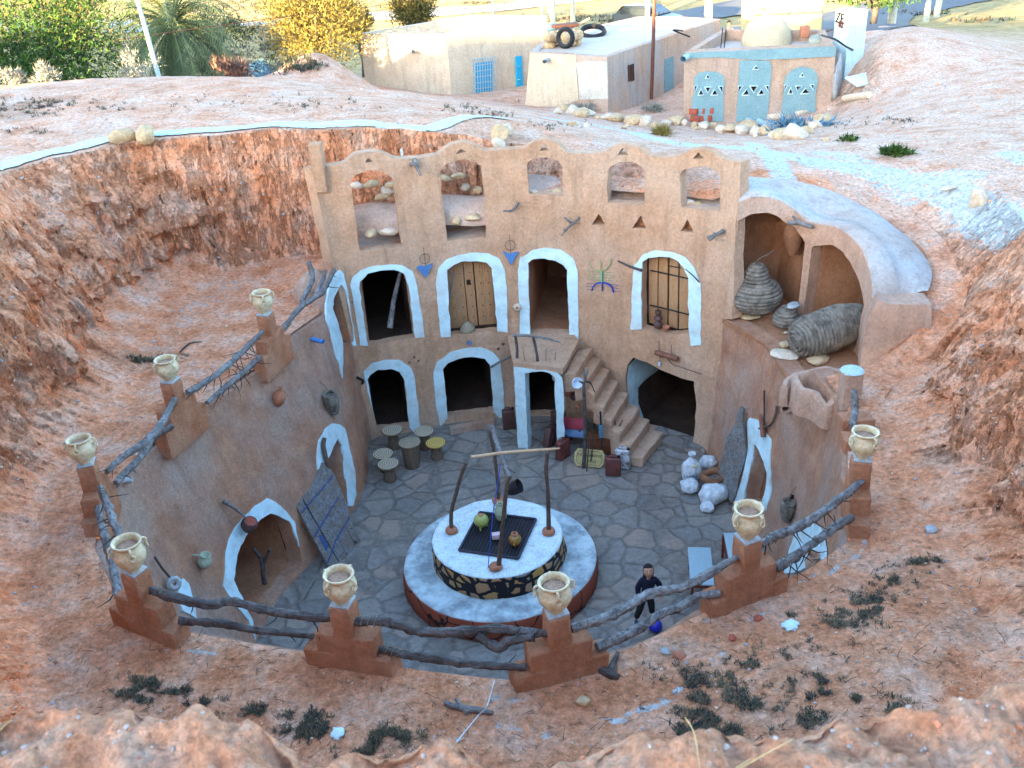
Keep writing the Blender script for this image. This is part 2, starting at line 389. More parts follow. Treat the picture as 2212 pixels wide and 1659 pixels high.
class Inv:
    """photo pixel -> (s,h) on a wall surface"""
    def __init__(s, surf, s0, s1, h0, h1, ds=.08, dh=.08):
        s.f = surf; s.g = []
        ns = int((s1 - s0) / ds) + 1; nh = int((h1 - h0) / dh) + 1
        for i in range(ns + 1):
            x = s0 + (s1 - s0) * i / ns; n = surf.nrm(x, h0)
            for j in range(nh + 1):
                h = h0 + (h1 - h0) * j / nh; p = surf.pos(x, h)
                if (p - CAMP).dot(n) < 0.0: s.g.append((x, h, *proj(p)))
        s.a = np.array(s.g)
    def __call__(s, px, py):
        d = (s.a[:, 2] - px) ** 2 + (s.a[:, 3] - py) ** 2; k = int(d.argmin()); x, h = s.a[k, 0], s.a[k, 1]
        for _ in range(6):
            u, v = proj(s.f.pos(x, h)); u1, v1 = proj(s.f.pos(x + .01, h)); u2, v2 = proj(s.f.pos(x, h + .01))
            J = np.array([[(u1 - u) / .01, (u2 - u) / .01], [(v1 - v) / .01, (v2 - v) / .01]])
            if abs(np.linalg.det(J)) < 1e-6: break
            dx, dh = np.linalg.solve(J, np.array([px - u, py - v])); x += max(-.3, min(.3, dx)); h += max(-.3, min(.3, dh))
        return x, h
WL = Loop()
S_FAC = SL[9]                   # facade ends here
iF = Inv(WL, 0.0, S_FAC + .9, 0, 6.8)        # facade
iR = Inv(WL, S_FAC - .3, SL[18], -.5, 4.2)   # right wall
iL = Inv(WL, SL[23], STOT + .1, -.3, 5.2)    # left wall
# ------------------------------------------------------------------ terrain
GC = [(0, 0, 9.6), (0, -12, 10.2), (-15, 0, 9.6), (15, 0, 9.0), (-16, 10, 8.3), (14, 9, 7.6), (-15, 20, 6.9), (-10.2, 20.6, 6.7), (-9, 22.6, 6.65), (-6.5, 23.2, 6.65), (-3, 23.4, 6.6), (0, 22.9, 6.3), (1.5, 21.8, 5.9), (3.5, 21.2, 5.75), (6, 20, 5.75), (8, 17.5, 5.6), (8.1, 14.3, 5.8), (7.9, 10.5, 6.5), (12, 14, 6.2), (-10.3, 13, 7.8), (12, 20, 5.8), (18, 18, 6.2), (-30, 10, 8.5), (30, 5, 8), (0, -40, 12), (40, 30, 4)]
def gp(px, py, z): p = onz(px, py, z); GC.append((p.x, p.y, z))
for q in [(100, 182, 6.5), (300, 176, 6.5), (500, 168, 6.4), (700, 185, 6.1), (900, 205, 5.7), (1050, 232, 5.4), (1180, 262, 5.3), (1400, 300, 5.2), (1600, 320, 5.2), (1750, 300, 4.9), (2000, 350, 5.6), (2200, 330, 5.8)]: gp(*q)
for q in [(784, 172, 2.9), (976, 210, 2.9), (1130, 225, 2.9), (1430, 215, 2.8), (1480, 248, 2.9), (1640, 262, 2.9), (1800, 235, 3.3), (1300, 240, 3.0), (400, 165, 1.6), (250, 170, 1.6), (100, 160, 2.0), (550, 140, 1.3), (620, 110, 1.2), (700, 60, 1.2), (500, 60, .8),
          (1892, 54, 5.0), (1960, 75, 5.3), (2040, 100, 5.2), (2120, 145, 5.0), (2212, 120, 4.0), (2180, 180, 5.2), (1860, 170, 4.3), (1900, 120, 5.0), (2100, 60, 3.0), (2200, 70, 3.2), (1500, 30, 1.8), (1180, 40, 1.6), (900, 30, 1.2), (640, 45, 1.2), (1950, 20, 1.8), (2200, 10, 2.2), (1700, 40, 1.8)]: gp(*q)
GC += [(-60, 60, 3), (60, 60, 4), (-50, 110, 6), (0, 120, 4), (50, 110, 5), (-60, 30, 6), (-35, 80, 1.5), (-20, 78, 2)]
_P = np.array([(a, b) for a, b, c in GC], float); _z = np.array([c for a, b, c in GC], float); _n = len(GC)
def _phi(r2): return np.where(r2 > 1e-9, r2 * np.log(np.maximum(r2, 1e-9)), 0.)
_d2 = ((_P[:, None] - _P[None]) ** 2).sum(-1); _A = np.zeros((_n + 3, _n + 3)); _A[:_n, :_n] = _phi(_d2) + np.eye(_n) * .6
_A[:_n, _n] = 1; _A[:_n, _n + 1:] = _P; _A[_n, :_n] = 1; _A[_n + 1:, :_n] = _P.T
_w = np.linalg.solve(_A, np.concatenate([_z, np.zeros(3)]))
_mp = ony(690, 150, 40); MOUNDS = [(_mp.x, _mp.y, 1.3, 1.6, 2.0)]
def Garr(X, Y):
    X = np.asarray(X, float); Y = np.asarray(Y, float); out = np.zeros_like(X) + _w[_n] + _w[_n + 1] * X + _w[_n + 2] * Y
    for i in range(_n): out += _w[i] * _phi((X - _P[i, 0]) ** 2 + (Y - _P[i, 1]) ** 2)
    r = np.sqrt(X ** 2 + (Y - 40) ** 2); k = np.clip((r - 75) / 35, 0, 1); k = k * k * (3 - 2 * k)
    hill = 3 + np.clip((r - 100) / 90, 0, 1.2) * 14
    for (cx, cy, h, w1, w2) in MOUNDS: out = out + h * np.exp(-((X - cx) / w1) ** 2 - ((Y - cy) / w2) ** 2)
    u = X * .622 + Y * .783; v = -X * .783 + Y * .622
    shade_h = np.interp(v, [-5, 15, 28.5, 31, 33, 34.5, 38], [22.5, 20.5, 19.3, 17.2, 17.2, 19.4, 18.4])
    ridge = shade_h * np.exp(-((u + 55) / 15) ** 2) * np.clip((v + 75) / 20, 0, 1)  # unseen ridge behind the camera, added and shaped to shade the pit
    return np.maximum(out * (1 - k) + hill * k * (u > -20) + 9 * k * (u <= -20), ridge)
CX0, CY0 = 0.0, 14.0
def polar_tab(pts, n=2000):
    """radius at each angle of a closed polygon round the centre, plus the third value along it"""
    pts = [(x - CX0, y - CY0, *r) for x, y, *r in pts]; m = len(pts); R = np.zeros(n); Z = np.zeros(n)
    for i in range(n):
        th = 2 * pi * i / n; dx, dy = cos(th), sin(th); best = None
        for k in range(m):
            ax, ay, *az = pts[k]; bx, by, *bz = pts[(k + 1) % m]; ex, ey = bx - ax, by - ay
            det = dx * (-ey) + dy * ex
            if abs(det) < 1e-9: continue
            t = (ax * (-ey) + ay * ex) / det; u = (dx * ay - dy * ax) / det
            if t > 0 and -1e-6 <= u <= 1 + 1e-6 and (best is None or t > best[0]): best = (t, az[0] * (1 - u) + bz[0] * u if az else 0)
        R[i], Z[i] = best
    return R, Z
# inner edge of the ground (x, y, height)
INP = [(-4.1, 20.3, 3.9), (-3.3, 20.5, 4.45), (-1.55, 20.8, 4.5), (-.4, 20.95, 4.7), (.3, 20.95, 5.3), (.8, 20.9, 5.35), (2.2, 20.55, 5.4), (3.4, 19.9, 5.4), (4.3, 19.3, 5.4), (4.9, 19.35, 5.6), (6.2, 19.3, 5.45), (7.0, 18.7, 5.0), (7.5, 17.0, 4.6), (7.35, 15.9, 4.4), (6.9, 15.55, 3.9), (6.35, 15.25, 3.66), (5.6, 14.85, 3.6)]
for i in range(2, len(RT)):
    n = WL.nrm(SL[10 + i], 1.0); p = V((*RT[i], 0)) - n * .07; INP.append((p.x, p.y, 3.71))
BASEP = [(0.6, 21.7, 4.9), (-1, 22.0, 4.3), (-2.6, 22.2, 3.9), (-4.2, 22.3, 3.75), (-5.8, 22.3, 3.7), (-6.6, 21.5, 3.7), (-7.1, 19.5, 3.7), (-6.9, 17.5, 3.7), (-6.7, 15.8, 3.7), (-6.95, 14.5, 3.7), (-7.3, 13.2, 3.7), (-7.0, 11.7, 3.7), (-6.3, 10.0, 3.7), (-5.2, 8.3, 3.7), (-3.2, 7.0, 3.75), (0, 6.4, 3.8), (2.6, 6.5, 4.0), (4.4, 7.4, 4.1), (5.1, 8.6, 4.0), (5.3, 10.0, 3.8), (5.4, 11.2, 3.7), (5.6, 12.5, 3.7), (6.05, 13.9, 3.7), (6.7, 14.8, 3.7), (7.5, 15.8, 4.4), (7.6, 17.2, 4.7), (7.3, 18.8, 5.1), (6.4, 19.6, 5.5), (4.9, 19.7, 5.7), (4.3, 19.6, 5.5), (3.5, 20.2, 5.5), (2.3, 20.9, 5.5), (1.2, 21.2, 5.4)]
LIPPX = [(1130, 266), (1040, 271), (930, 277), (800, 280), (680, 282), (560, 287), (430, 298), (330, 306), (240, 320), (130, 346), (60, 366), (-20, 388)]
_lp = [onz(*p, 6.62) for p in LIPPX]
TOPP = [(1.7, 22.0)] + [(p.x, p.y) for p in _lp[1:]] + [(-9.6, 18.5), (-9.2, 16), (-9.1, 13), (-8.7, 9.5), (-7.0, 6), (-4, 2.4), (0, .6), (4, 2.0), (6.2, 4.5), (7.1, 7.5), (7.5, 10.5), (7.9, 13.5), (8.7, 16.0), (9.6, 18.5), (9.0, 20.5), (7.5, 21.4), (5.4, 21.3), (4.4, 20.8), (3.6, 20.9), (2.6, 21.3)]
Rin, Zin = polar_tab(INP); Rb, Zb = polar_tab(BASEP); Rt, _ = polar_tab(TOPP)
def smooth(a, k):
    kk = np.ones(k) / k; return np.convolve(np.concatenate([a[-k:], a, a[:k]]), kk, 'same')[k:-k]
Rt = smooth(Rt, 25); Rb = smooth(Rb, 13); Zb = smooth(Zb, 25)
def build_terrain():
    NA = 1250; th = np.arange(NA) * 2 * pi / NA; ti = th / (2 * pi) * 2000
    def samp(a): i0 = np.floor(ti).astype(int) % 2000; f = ti - np.floor(ti); return a[i0] * (1 - f) + a[(i0 + 1) % 2000] * f
    rin, zin, rb, zb, rt = map(samp, (Rin, Zin, Rb, Zb, Rt))
    rb = np.maximum(rb, rin + .05); 
    for i in range(NA):       # wobbly foot and lip
        x, y = cos(th[i]) * 10, sin(th[i]) * 10
        rb[i] += min(.35, rb[i] - rin[i]) * .55 * noise.noise(V((x * .5, y * .5, 3))) if rb[i] - rin[i] > .3 else 0
        wq = .25 if sin(th[i]) > .45 and cos(th[i]) < .3 else 1
        rt[i] += wq * .35 * noise.noise(V((x * .35, y * .35, 9))) + wq * .13 * noise.noise(V((x * 1.4, y * 1.4, 1))) if rt[i] - rb[i] > .8 else 0
    rt = np.maximum(rt, rb + .06)
    X = []; Y = []; Z = []; KD = []
    zt = Garr(CX0 + rt * np.cos(th), CY0 + rt * np.sin(th))
    n1, n2, n3 = 18, 54, 125
    for j in range(n1):
        u = j / n1; r = rin + (rb - rin) * u; s = u * u * (3 - 2 * u); X.append(CX0 + r * np.cos(th)); Y.append(CY0 + r * np.sin(th)); Z.append(zin + (zb - zin) * s); KD.append(np.zeros(NA))
    for j in range(n2):
        u = j / n2; tt_ = max(0, (u - .22) / .78); rr0 = .40 * u / .22 if u < .22 else .40 + .60 * tt_; r = rb + (rt - rb) * rr0; v = .13 * (u / .22) ** 1.3 if u < .22 else .13 + .87 * tt_ ** .88
        v = v * 1.0; X.append(CX0 + r * np.cos(th)); Y.append(CY0 + r * np.sin(th)); Z.append(zb + (zt - zb) * v); KD.append(np.full(NA, sin(pi * min(1, .08 + u * .97))))
    step = .11; r = rt.copy()
    for j in range(n3):
        x = CX0 + r * np.cos(th); y = CY0 + r * np.sin(th); X.append(x); Y.append(y); Z.append(Garr(x, y)); KD.append(np.zeros(NA)); r = r + step * (1 + (rt - rt) ); step *= 1.046
    X = np.array(X); Y = np.array(Y); Z = np.array(Z); KD = np.array(KD); nr = len(X)
    vs = []; pale = []; damp = []; farv = []
    TX = np.cos(th); TY = np.sin(th)
    span = rt - rb
    for j in range(nr):
        for i in range(NA):
            x, y, z = X[j, i], Y[j, i], Z[j, i]; k = KD[j, i] * min(1, span[i] / 1.2) * (1 if not (x > 0 and y > 14.8) else max(.15, 1 - (y - 14.8) * .9))
            r0 = sqrt((x) ** 2 + (y - 14) ** 2)
            if r0 < 45:
                dz = .05 * noise.noise(V((x * .9, y * .9, 5))) + .022 * noise.noise(V((x * 3.1, y * 3.1, 2)))
                if j < 2: dz *= .3
                if j > n1 + n2: dz += .09 * noise.noise(V((x * .35, y * .35, 7)))
            else: dz = .25 * noise.noise(V((x * .15, y * .15, 2)))
            if k > .01:
                a = th[i] * 9
                g = noise.noise(V((cos(th[i]) * 22, sin(th[i]) * 22, z * .55)))          # erosion gullies
                g2 = noise.noise(V((cos(th[i]) * 60, sin(th[i]) * 60, z * 1.3)))
                c = noise.noise(V((x * 1.1, y * 1.1, z * 1.1 + 4))); f = noise.fractal(V((x * 3.5, y * 3.5, z * 3.5)), 1.0, 2.0, 3)
                st_ = abs(noise.noise(V((x * .8, y * .8, z * 2.6)))); d = k * (.60 * (abs(g) - .25) + .30 * (abs(g2) - .2) + .34 * c + .17 * f + .22 * (st_ - .2))
                x += TX[i] * d; y += TY[i] * d; z += k * (.13 * c + .10 * f)
            vs.append((x, y, z + dz))
            top = 1 if j >= n1 + n2 else (0 if j < n1 + n2 - 6 else (j - (n1 + n2 - 6)) / 6)
            pv = -.45 + 1.25 * top
            if j < n1: pv = (-.28 if y > 10.5 else -.5) + (.55 if j < 3 else 0)
            if n1 <= j < n1 + n2: pv = -.30 + .35 * (j - n1) / n2 + (.25 if x > 0 and y > 12 else 0)
            if top == 1 and x > 2 and y < 60: pv += .3
            if (y > 20.3 and x > .2 or (x > 6.8 and y > 16.2)) and j < n1 + n2: pv = .7 if y > 17.5 else .4
            pale.append(pv)
            dm = 0
            if j < n1 and 0 < j: dm = .34 * (1 if y < 9.5 else .4)
            damp.append(dm); farv.append(max(0, min(1, (sqrt(x * x + y * y) - 44) / 12)) if y > 30 or r0 > 60 else 0)
    fs = []
    for j in range(nr - 1):
        b = j * NA; 
        for i in range(NA): i2 = (i + 1) % NA; fs.append((b + i, b + i2, b + NA + i2, b + NA + i))
    return vs, fs, pale, damp, farv
TV, TF, T_pale, T_damp, T_far = build_terrain()
BVT = BVHTree.FromPolygons(TV, TF)
def gnd(px, py):
    h = BVT.ray_cast(CAMP, ray(px, py).normalized()); return h[0] if h[0] else onz(px, py, 3.7)
def gz(x, y):
    h = BVT.ray_cast(V((x, y, 60)), V((0, 0, -1))); return h[0].z if h[0] else 0
def wash_mask():
    """lime-washed / cement streaks on the ground, traced from the photo"""
    strokes = []; py0 = lambda q: q[0][1]
    def st(pts, w, s=1.0): 
        P = [gnd(*p) for p in pts]
        strokes.append((P, w, s * .8 if py0(pts) > 600 else s))
    st([(1190, 255), (1330, 280), (1480, 312), (1620, 322), (1760, 350), (1900, 372), (2050, 400), (2212, 480)], .55, .8)
    st([(1620, 420), (1700, 408), (1790, 425)], .35, .8); st([(1780, 330), (1900, 370), (2100, 380)], .5, .6); st([(1990, 410), (2080, 440), (2200, 475)], .3, .9)
    st([(2180, 330), (2212, 345)], .4, .7); st([(1880, 560), (1950, 585)], .35, .55); st([(1650, 455), (1720, 480), (1790, 515)], .3, .5)
    st([(420, 660), (470, 640), (530, 600)], .55, .5); st([(400, 700), (440, 660)], .35, .5); st([(480, 690), (440, 740)], .3, .35); 
    st([(1330, 1560), (1400, 1530), (1455, 1500)], .07, 1); st([(1455, 1500), (1480, 1472)], .05, 1); st([(1250, 1575), (1330, 1545)], .06, .6)
    st([(940, 1585), (1010, 1600), (1080, 1560), (1180, 1590)], .12, .6); st([(1050, 1500), (1130, 1520)], .10, .6)
    st([(1620, 1340), (1680, 1320), (1730, 1300)], .05, .8); st([(1475, 1385), (1530, 1345), (1560, 1330)], .05, .8); st([(1480, 1465), (1500, 1455), (1570, 1400)], .04, .7)
    st([(1720, 1255), (1800, 1235), (1850, 1200), (1868, 1170)], .06, .8); st([(400, 1405), (470, 1412)], .05, .8); st([(520, 1418), (590, 1432)], .05, .6); st([(1400, 1420), (1450, 1390)], .06, .5)
    V_ = np.array(TV); W_ = np.zeros(len(TV))
    for P, w, s in strokes:
        for a, b in zip(P, P[1:]):
            a2 = np.array([a.x, a.y]); d = np.array([b.x - a.x, b.y - a.y]); L = max((d ** 2).sum(), 1e-6)
            t = np.clip(((V_[:, :2] - a2) @ d) / L, 0, 1); q = np.sqrt(((V_[:, :2] - a2 - t[:, None] * d) ** 2).sum(-1))
            W_ = np.maximum(W_, s * np.clip(1.35 - q / w, 0, 1))
    return W_
def veg_mask(V_):
    W_ = np.zeros(len(V_))
    for px, py, w in [(20, 235, .8), (60, 225, .6), (120, 215, .7), (30, 250, .7), (330, 775, .5), (280, 780, .5), (1500, 1480, .5), (1600, 1520, .5), (1720, 1460, .5), (1650, 1560, .6), (1560, 1560, .5), (1800, 1480, .4), (880, 1600, .4), (500, 1560, .4), (330, 1490, .3), (2020, 1000, .3), (1960, 1240, .4), (1130, 300, .3), (250, 330, .3), (1000, 245, .4), (2080, 1350, .4)]:
        p = gnd(px, py); q = np.sqrt((V_[:, 0] - p.x) ** 2 + (V_[:, 1] - p.y) ** 2); W_ = np.maximum(W_, .55 * np.clip(1.4 - q / w, 0, 1))
    return W_
ter = obj('ground', TV, TF, M['earth']); tag(ter, kind='structure')
def setattr_(o, name, arr):
    a = o.data.attributes.new(name, 'FLOAT', 'POINT'); a.data.foreach_set('value', np.asarray(arr, dtype=np.float32))
TVa = np.array(TV)
setattr_(ter, 'pale', T_pale); setattr_(ter, 'wash', wash_mask()); setattr_(ter, 'damp', np.maximum(T_damp, veg_mask(TVa))); setattr_(ter, 'far', T_far)
# ------------------------------------------------------------------ wall sheets
def resample(poly, d, closed=True):
    out = []; m = len(poly)
    for i in range(m if closed else m - 1):
        a = V(poly[i]); b = V(poly[(i + 1) % m]); n = max(1, int(round((b - a).length / d)))
        for k in range(n): out.append(a.lerp(b, k / n))
    if not closed: out.append(V(poly[-1]))
    return out
def inpoly(p, poly):
    c = False; x, y = p[0], p[1]; j = len(poly) - 1
    for i in range(len(poly)):
        a, b = poly[i], poly[j]
        if (a[1] > y) != (b[1] > y) and x < (b[0] - a[0]) * (y - a[1]) / (b[1] - a[1]) + a[0]: c = not c
        j = i
    return c
def rough2(poly, a, sc=6, seed=0):
    return [V((p[0] + a * noise.noise(V((p[0] * sc, p[1] * sc, seed))), p[1] + a * noise.noise(V((p[0] * sc, p[1] * sc, seed + 9))))) for p in poly]
def sheet(surf, outline, holes=(), d=.12, thick=.3, off=0.0, amp=.03, jit=.012, fine=.007, round_=0.0):
    """solid wall sheet; outline & holes in (s,h); returns verts, faces"""
    O = rough2(resample(outline, d), jit, 5, 1); HS = [rough2(resample(h, d * .8), jit, 6, 3) for h in holes]
    co = [V(p) for p in O]; ed = [(i, (i + 1) % len(O)) for i in range(len(O))]
    for h in HS:
        b = len(co); co += h; ed += [(b + i, b + (i + 1) % len(h)) for i in range(len(h))]
    arr = np.array([(p.x, p.y) for p in co])
    xs = [p.x for p in O]; ys = [p.y for p in O]; x = min(xs)
    rr = random.Random(5)
    while x < max(xs):
        y = min(ys)
        while y < max(ys):
            q = (x + rr.uniform(-.2, .2) * d, y + rr.uniform(-.2, .2) * d)
            if ((arr[:, 0] - q[0]) ** 2 + (arr[:, 1] - q[1]) ** 2).min() > (d * .55) ** 2 and inpoly(q, O) and not any(inpoly(q, h) for h in HS): co.append(V(q))
            y += d
        x += d
    rv, re, rf, *_ = delaunay_2d_cdt([V((p.x, p.y)) for p in co], ed, [], 0, 1e-6)
    F = []
    for f in rf:
        c = sum((rv[i] for i in f), V((0, 0))) / len(f)
        if inpoly(c, O) and not any(inpoly(c, h) for h in HS): F.append(list(f))
    # orient faces: (s,h) CCW has normal t x up = outward? front must face inward normal n=(ty,-tx)
    front = []; back = []
    edges = {}
    for f in F:
        a, b, c = rv[f[0]], rv[f[1]], rv[f[2]]
        if (b - a).cross(c - a) < 0: f.reverse()
        for i in range(len(f)):
            e = (f[i], f[(i + 1) % len(f)]); edges[e] = edges.get(e, 0) + 1
    bnd = [e for e in edges if (e[1], e[0]) not in edges]
    bset = set(i for e in bnd for i in e)
    n = len(rv); vs = []
    for p in rv:
        q = surf.pos(p.x, p.y); nn = surf.nrm(p.x, p.y)
        k = amp * noise.noise(V((q.x * .8, q.y * .8, q.z * .8))) + amp * .5 * noise.noise(V((q.x * 2.3, q.y * 2.3, q.z * 2.3))) + fine * noise.noise(V((q.x * 7, q.y * 7, q.z * 7)))
        vs.append(q + nn * (off + k))
    for i, p in enumerate(rv):
        vs.append(vs[i] - surf.nrm(p.x, p.y) * thick)
    fs = [list(f) for f in F] + [[i + n for i in reversed(f)] for f in F]
    for a, b in bnd: fs.append([b, a, a + n, b + n])
    used = sorted(set(i for f in fs for i in f)); mp = {k: i for i, k in enumerate(used)}
    return [vs[i] for i in used], [[mp[i] for i in f] for f in fs]
def recess(surf, hole, start, depth, shrink=0.0, d=.14, amp=.03, jit=.0):
    """room behind an opening: jambs plus back wall, follows the opening's outline"""
    H = resample(hole, d); n = len(H); cx = sum(p.x for p in H) / n; cy = sum(p.y for p in H) / n
    L = max(2, int(depth / .3)); vs = []; fs = []; nn0 = surf.nrm(cx, cy); tt = V((-nn0.y, nn0.x, 0)); c0 = surf.pos(cx, cy)
    for l in range(L + 1):
        k = l / L; dd = start + depth * k
        for p in H:
            q0 = surf.pos(p.x, p.y) - surf.nrm(p.x, p.y) * start
            q1 = V((c0.x, c0.y, 0)) + tt * ((p.x - cx)) * (1 - shrink) + V((0, 0, p.y)) - nn0 * dd
            w = min(1, k * L) if l else 0
            q = q0 if l == 0 else q1
            if l: q = q + V((noise.noise(q * 1.1), noise.noise(q * 1.1 + V((5, 0, 0))), noise.noise(q * 1.1 + V((0, 7, 0))))) * amp * 1.5
            vs.append(q)
    for l in range(L):
        for i in range(n): fs.append([l * n + i, l * n + (i + 1) % n, (l + 1) * n + (i + 1) % n, (l + 1) * n + i])
    vs.append(sum((vs[L * n + i] for i in range(n)), V((0, 0, 0))) / n)
    for i in range(n): fs.append([L * n + i, L * n + (i + 1) % n, len(vs) - 1])
    return vs, [f[::-1] for f in fs]
def px2(inv, pts): return [V(inv(*p)) for p in pts]
def arcpts(pts, sub=4):
    """smooth an open list of control points (Catmull-Rom)"""
    out = []; m = len(pts); P = [V(p) for p in pts]
    for i in range(m - 1):
        p0, p1, p2, p3 = P[max(i - 1, 0)], P[i], P[i + 1], P[min(i + 2, m - 1)]
        for k in range(sub):
            t = k / sub; out.append(.5 * ((2 * p1) + (p2 - p0) * t + (2 * p0 - 5 * p1 + 4 * p2 - p3) * t * t + (3 * p1 - p0 - 3 * p2 + p3) * t ** 3))
    out.append(P[-1]); return out
def cr(x0, y0, pts):   # crop region (800x600 native at x0,y0; 2212 wide) -> photo P coords
    return [(x0 * .92167 + a / 3, y0 * .92167 + b / 3) for a, b in pts]
house = thing('courtyard_house', (0, 19, 0), 'sunken mud courtyard house with arched plastered facade and whitewashed doorways', 'house')
# openings (traced): inner = dark opening, outer = white surround
A = lambda x0, y0, pts: cr(x0, y0, pts)
DOORS = {
 'u1': (A(800, 600, [(172, 575), (125, 250), (118, 160), (170, 110), (250, 88), (340, 88), (405, 110), (435, 190), (478, 530)]),
        A(800, 600, [(122, 575), (100, 400), (60, 190), (75, 135), (130, 85), (200, 62), (300, 52), (400, 62), (455, 95), (480, 150), (500, 260), (543, 528)])),
 'u2': (A(800, 600, [(712, 520), (692, 300), (686, 90), (730, 55), (800, 33), (880, 30), (940, 42), (975, 75), (990, 250), (1012, 485)]),
        A(800, 600, [(645, 525), (625, 350), (615, 180), (625, 80), (680, 25), (750, -5), (850, -20), (950, -15), (1020, 15), (1062, 90), (1075, 300), (1077, 492)])),
 'u3': (A(800, 600, [(1222, 505), (1215, 250), (1212, 45), (1240, 22), (1310, 15), (1390, 30), (1440, 55), (1462, 90), (1472, 300), (1482, 545)]),
        A(800, 600, [(1155, 510), (1150, 300), (1145, 80), (1160, 10), (1230, -35), (1320, -50), (1420, -38), (1500, 10), (1532, 90), (1537, 300), (1537, 585)])),
 'u4': (A(1200, 600, [(845, 470), (838, 200), (845, 40), (890, 10), (960, 0), (1030, 5), (1080, 30), (1120, 75), (1145, 140), (1145, 440), (1145, 500), (1000, 510)]),
        A(1200, 600, [(771, 475), (778, 260), (790, 60), (850, -10), (930, -40), (1030, -30), (1120, 10), (1180, 70), (1225, 180), (1222, 580), (1160, 580), (1160, 500), (1000, 520), (845, 478)])),
 'l1': (A(800, 600, [(235, 1130), (200, 980), (170, 800), (190, 765), (240, 735), (320, 728), (380, 745), (410, 800), (425, 950), (445, 1135)]),
        A(800, 600, [(150, 795), (145, 745), (200, 690), (280, 668), (380, 675), (440, 710), (475, 790), (495, 950), (510, 1120), (470, 1140)])),
 'l2': (A(800, 600, [(695, 1100), (680, 920), (660, 740), (690, 700), (760, 665), (850, 652), (930, 665), (965, 700), (975, 850), (990, 1030), (995, 1065)]),
        A(800, 600, [(640, 1108), (610, 950), (597, 760), (620, 690), (700, 630), (800, 598), (900, 590), (980, 620), (1030, 680), (1050, 850), (1058, 1020), (1030, 1060)])),
}
facade_holes = []; vh = []
def clean(poly): return [V(p) for p in poly]
dd = {}
for k, (inn, out) in DOORS.items():
    a = px2(iF, inn); b = px2(iF, out)
    if k == 'u4': b2 = b
    dd[k] = (a, b)
# make lower jambs reach floor and closed shapes
for k in ('l1', 'l2'):
    a, b = dd[k]; a[0].y = max(a[0].y, .03 if k == 'l1' else .18); a[-1].y = a[0].y
big = px2(iF, A(1200, 600, [(775, 1160), (748, 1000), (735, 780), (750, 700), (790, 655), (870, 680), (960, 730), (1100, 790), (1182, 810), (1190, 950), (1182, 1120), (1165, 1250)]))
stl = None
WIN = [A(800, 0, [(118, 1625), (60, 1175), (90, 1135), (180, 1105), (260, 1110), (325, 1150), (345, 1200), (395, 1600)]),
       A(800, 0, [(690, 1560), (648, 1250), (642, 1095), (700, 1055), (780, 1035), (860, 1045), (905, 1080), (915, 1150), (940, 1540)]),
       A(800, 0, [(1215, 1260), (1200, 1080), (1212, 1045), (1260, 1022), (1330, 1018), (1400, 1040), (1430, 1075), (1438, 1270)]),
       A(800, 0, [(1725, 1315), (1722, 1110), (1740, 1080), (1800, 1050), (1880, 1048), (1940, 1070), (1970, 1110), (1965, 1330)]),
       A(1200, 0, [(1095, 1345), (1090, 1130), (1110, 1100), (1180, 1082), (1260, 1080), (1320, 1105), (1350, 1150), (1345, 1370)])]
TRI = [A(800, 0, [(155, 1058), (180, 1022), (208, 1050)]), A(800, 0, [(740, 1000), (775, 965), (812, 985)]), A(800, 0, [(1285, 978), (1313, 935), (1342, 975)]), A(800, 0, [(1790, 1005), (1822, 955), (1865, 1005)]), A(1200, 0, [(1175, 1028), (1208, 985), (1245, 1028)])]
NIC = [A(800, 0, [(1622, 1462), (1670, 1385), (1712, 1455)]), A(800, 0, [(1882, 1480), (1940, 1395), (1975, 1485)]), A(1200, 0, [(1088, 1500), (1135, 1420), (1180, 1510)])]
top = A(800, 0, [(-265, 1120), (-225, 1060), (-80, 1080), (20, 1060), (90, 1005), (180, 985), (260, 990), (350, 1030), (480, 1030), (620, 1010), (700, 945), (790, 920), (850, 935), (920, 980), (1050, 972), (1180, 965), (1250, 920), (1330, 900), (1400, 930), (1460, 990), (1600, 1000), (1700, 990), (1760, 945), (1840, 928), (1920, 950), (2000, 1010), (2110, 1020)]) \
    + A(1600, 0, [(-20, 1010), (40, 975), (110, 962), (180, 975), (240, 1020), (300, 1040), (380, 1050)])
topS = [V(iF(*p)) for p in top]
topS = [p for p in topS if p.x > .02]
topS = [V((0.0, topS[0].y))] + topS
for p in topS: p.x = min(p.x, S_FAC + .45)
endS = topS[-1].x
# --- facade as one sheet
fo = [V((0, -.1)), V((S_FAC, -.1))]
brt = [V(iF(*p)) for p in [(1580, 690), (1583, 640), (1585, 560), (1587, 480), (1597, 430)]]
for p in brt: p.x = max(p.x, S_FAC)
fo += [V((S_FAC, 3.2))] + brt + [V((endS, topS[-1].y))] + topS[::-1][1:]
holes = [dd[k][0] for k in ('u1', 'u2', 'u3', 'u4', 'l1', 'l2')]
cs = iF(1180, 740)[0]
l3 = [V((cs - .55, .03)), V((cs - .55, 1.2)), V((cs - .4, 1.5)), V((cs - .1, 1.62)), V((cs + .2, 1.5)), V((cs + .3, 1.2)), V((cs + .3, .03))]
bigH = [V((min(p.x, S_FAC - .06), max(p.y, .02))) for p in big]
holes += [l3, bigH] + [px2(iF, w) for w in WIN] + [px2(iF, t) for t in TRI]
nich = [px2(iF, t) for t in NIC]
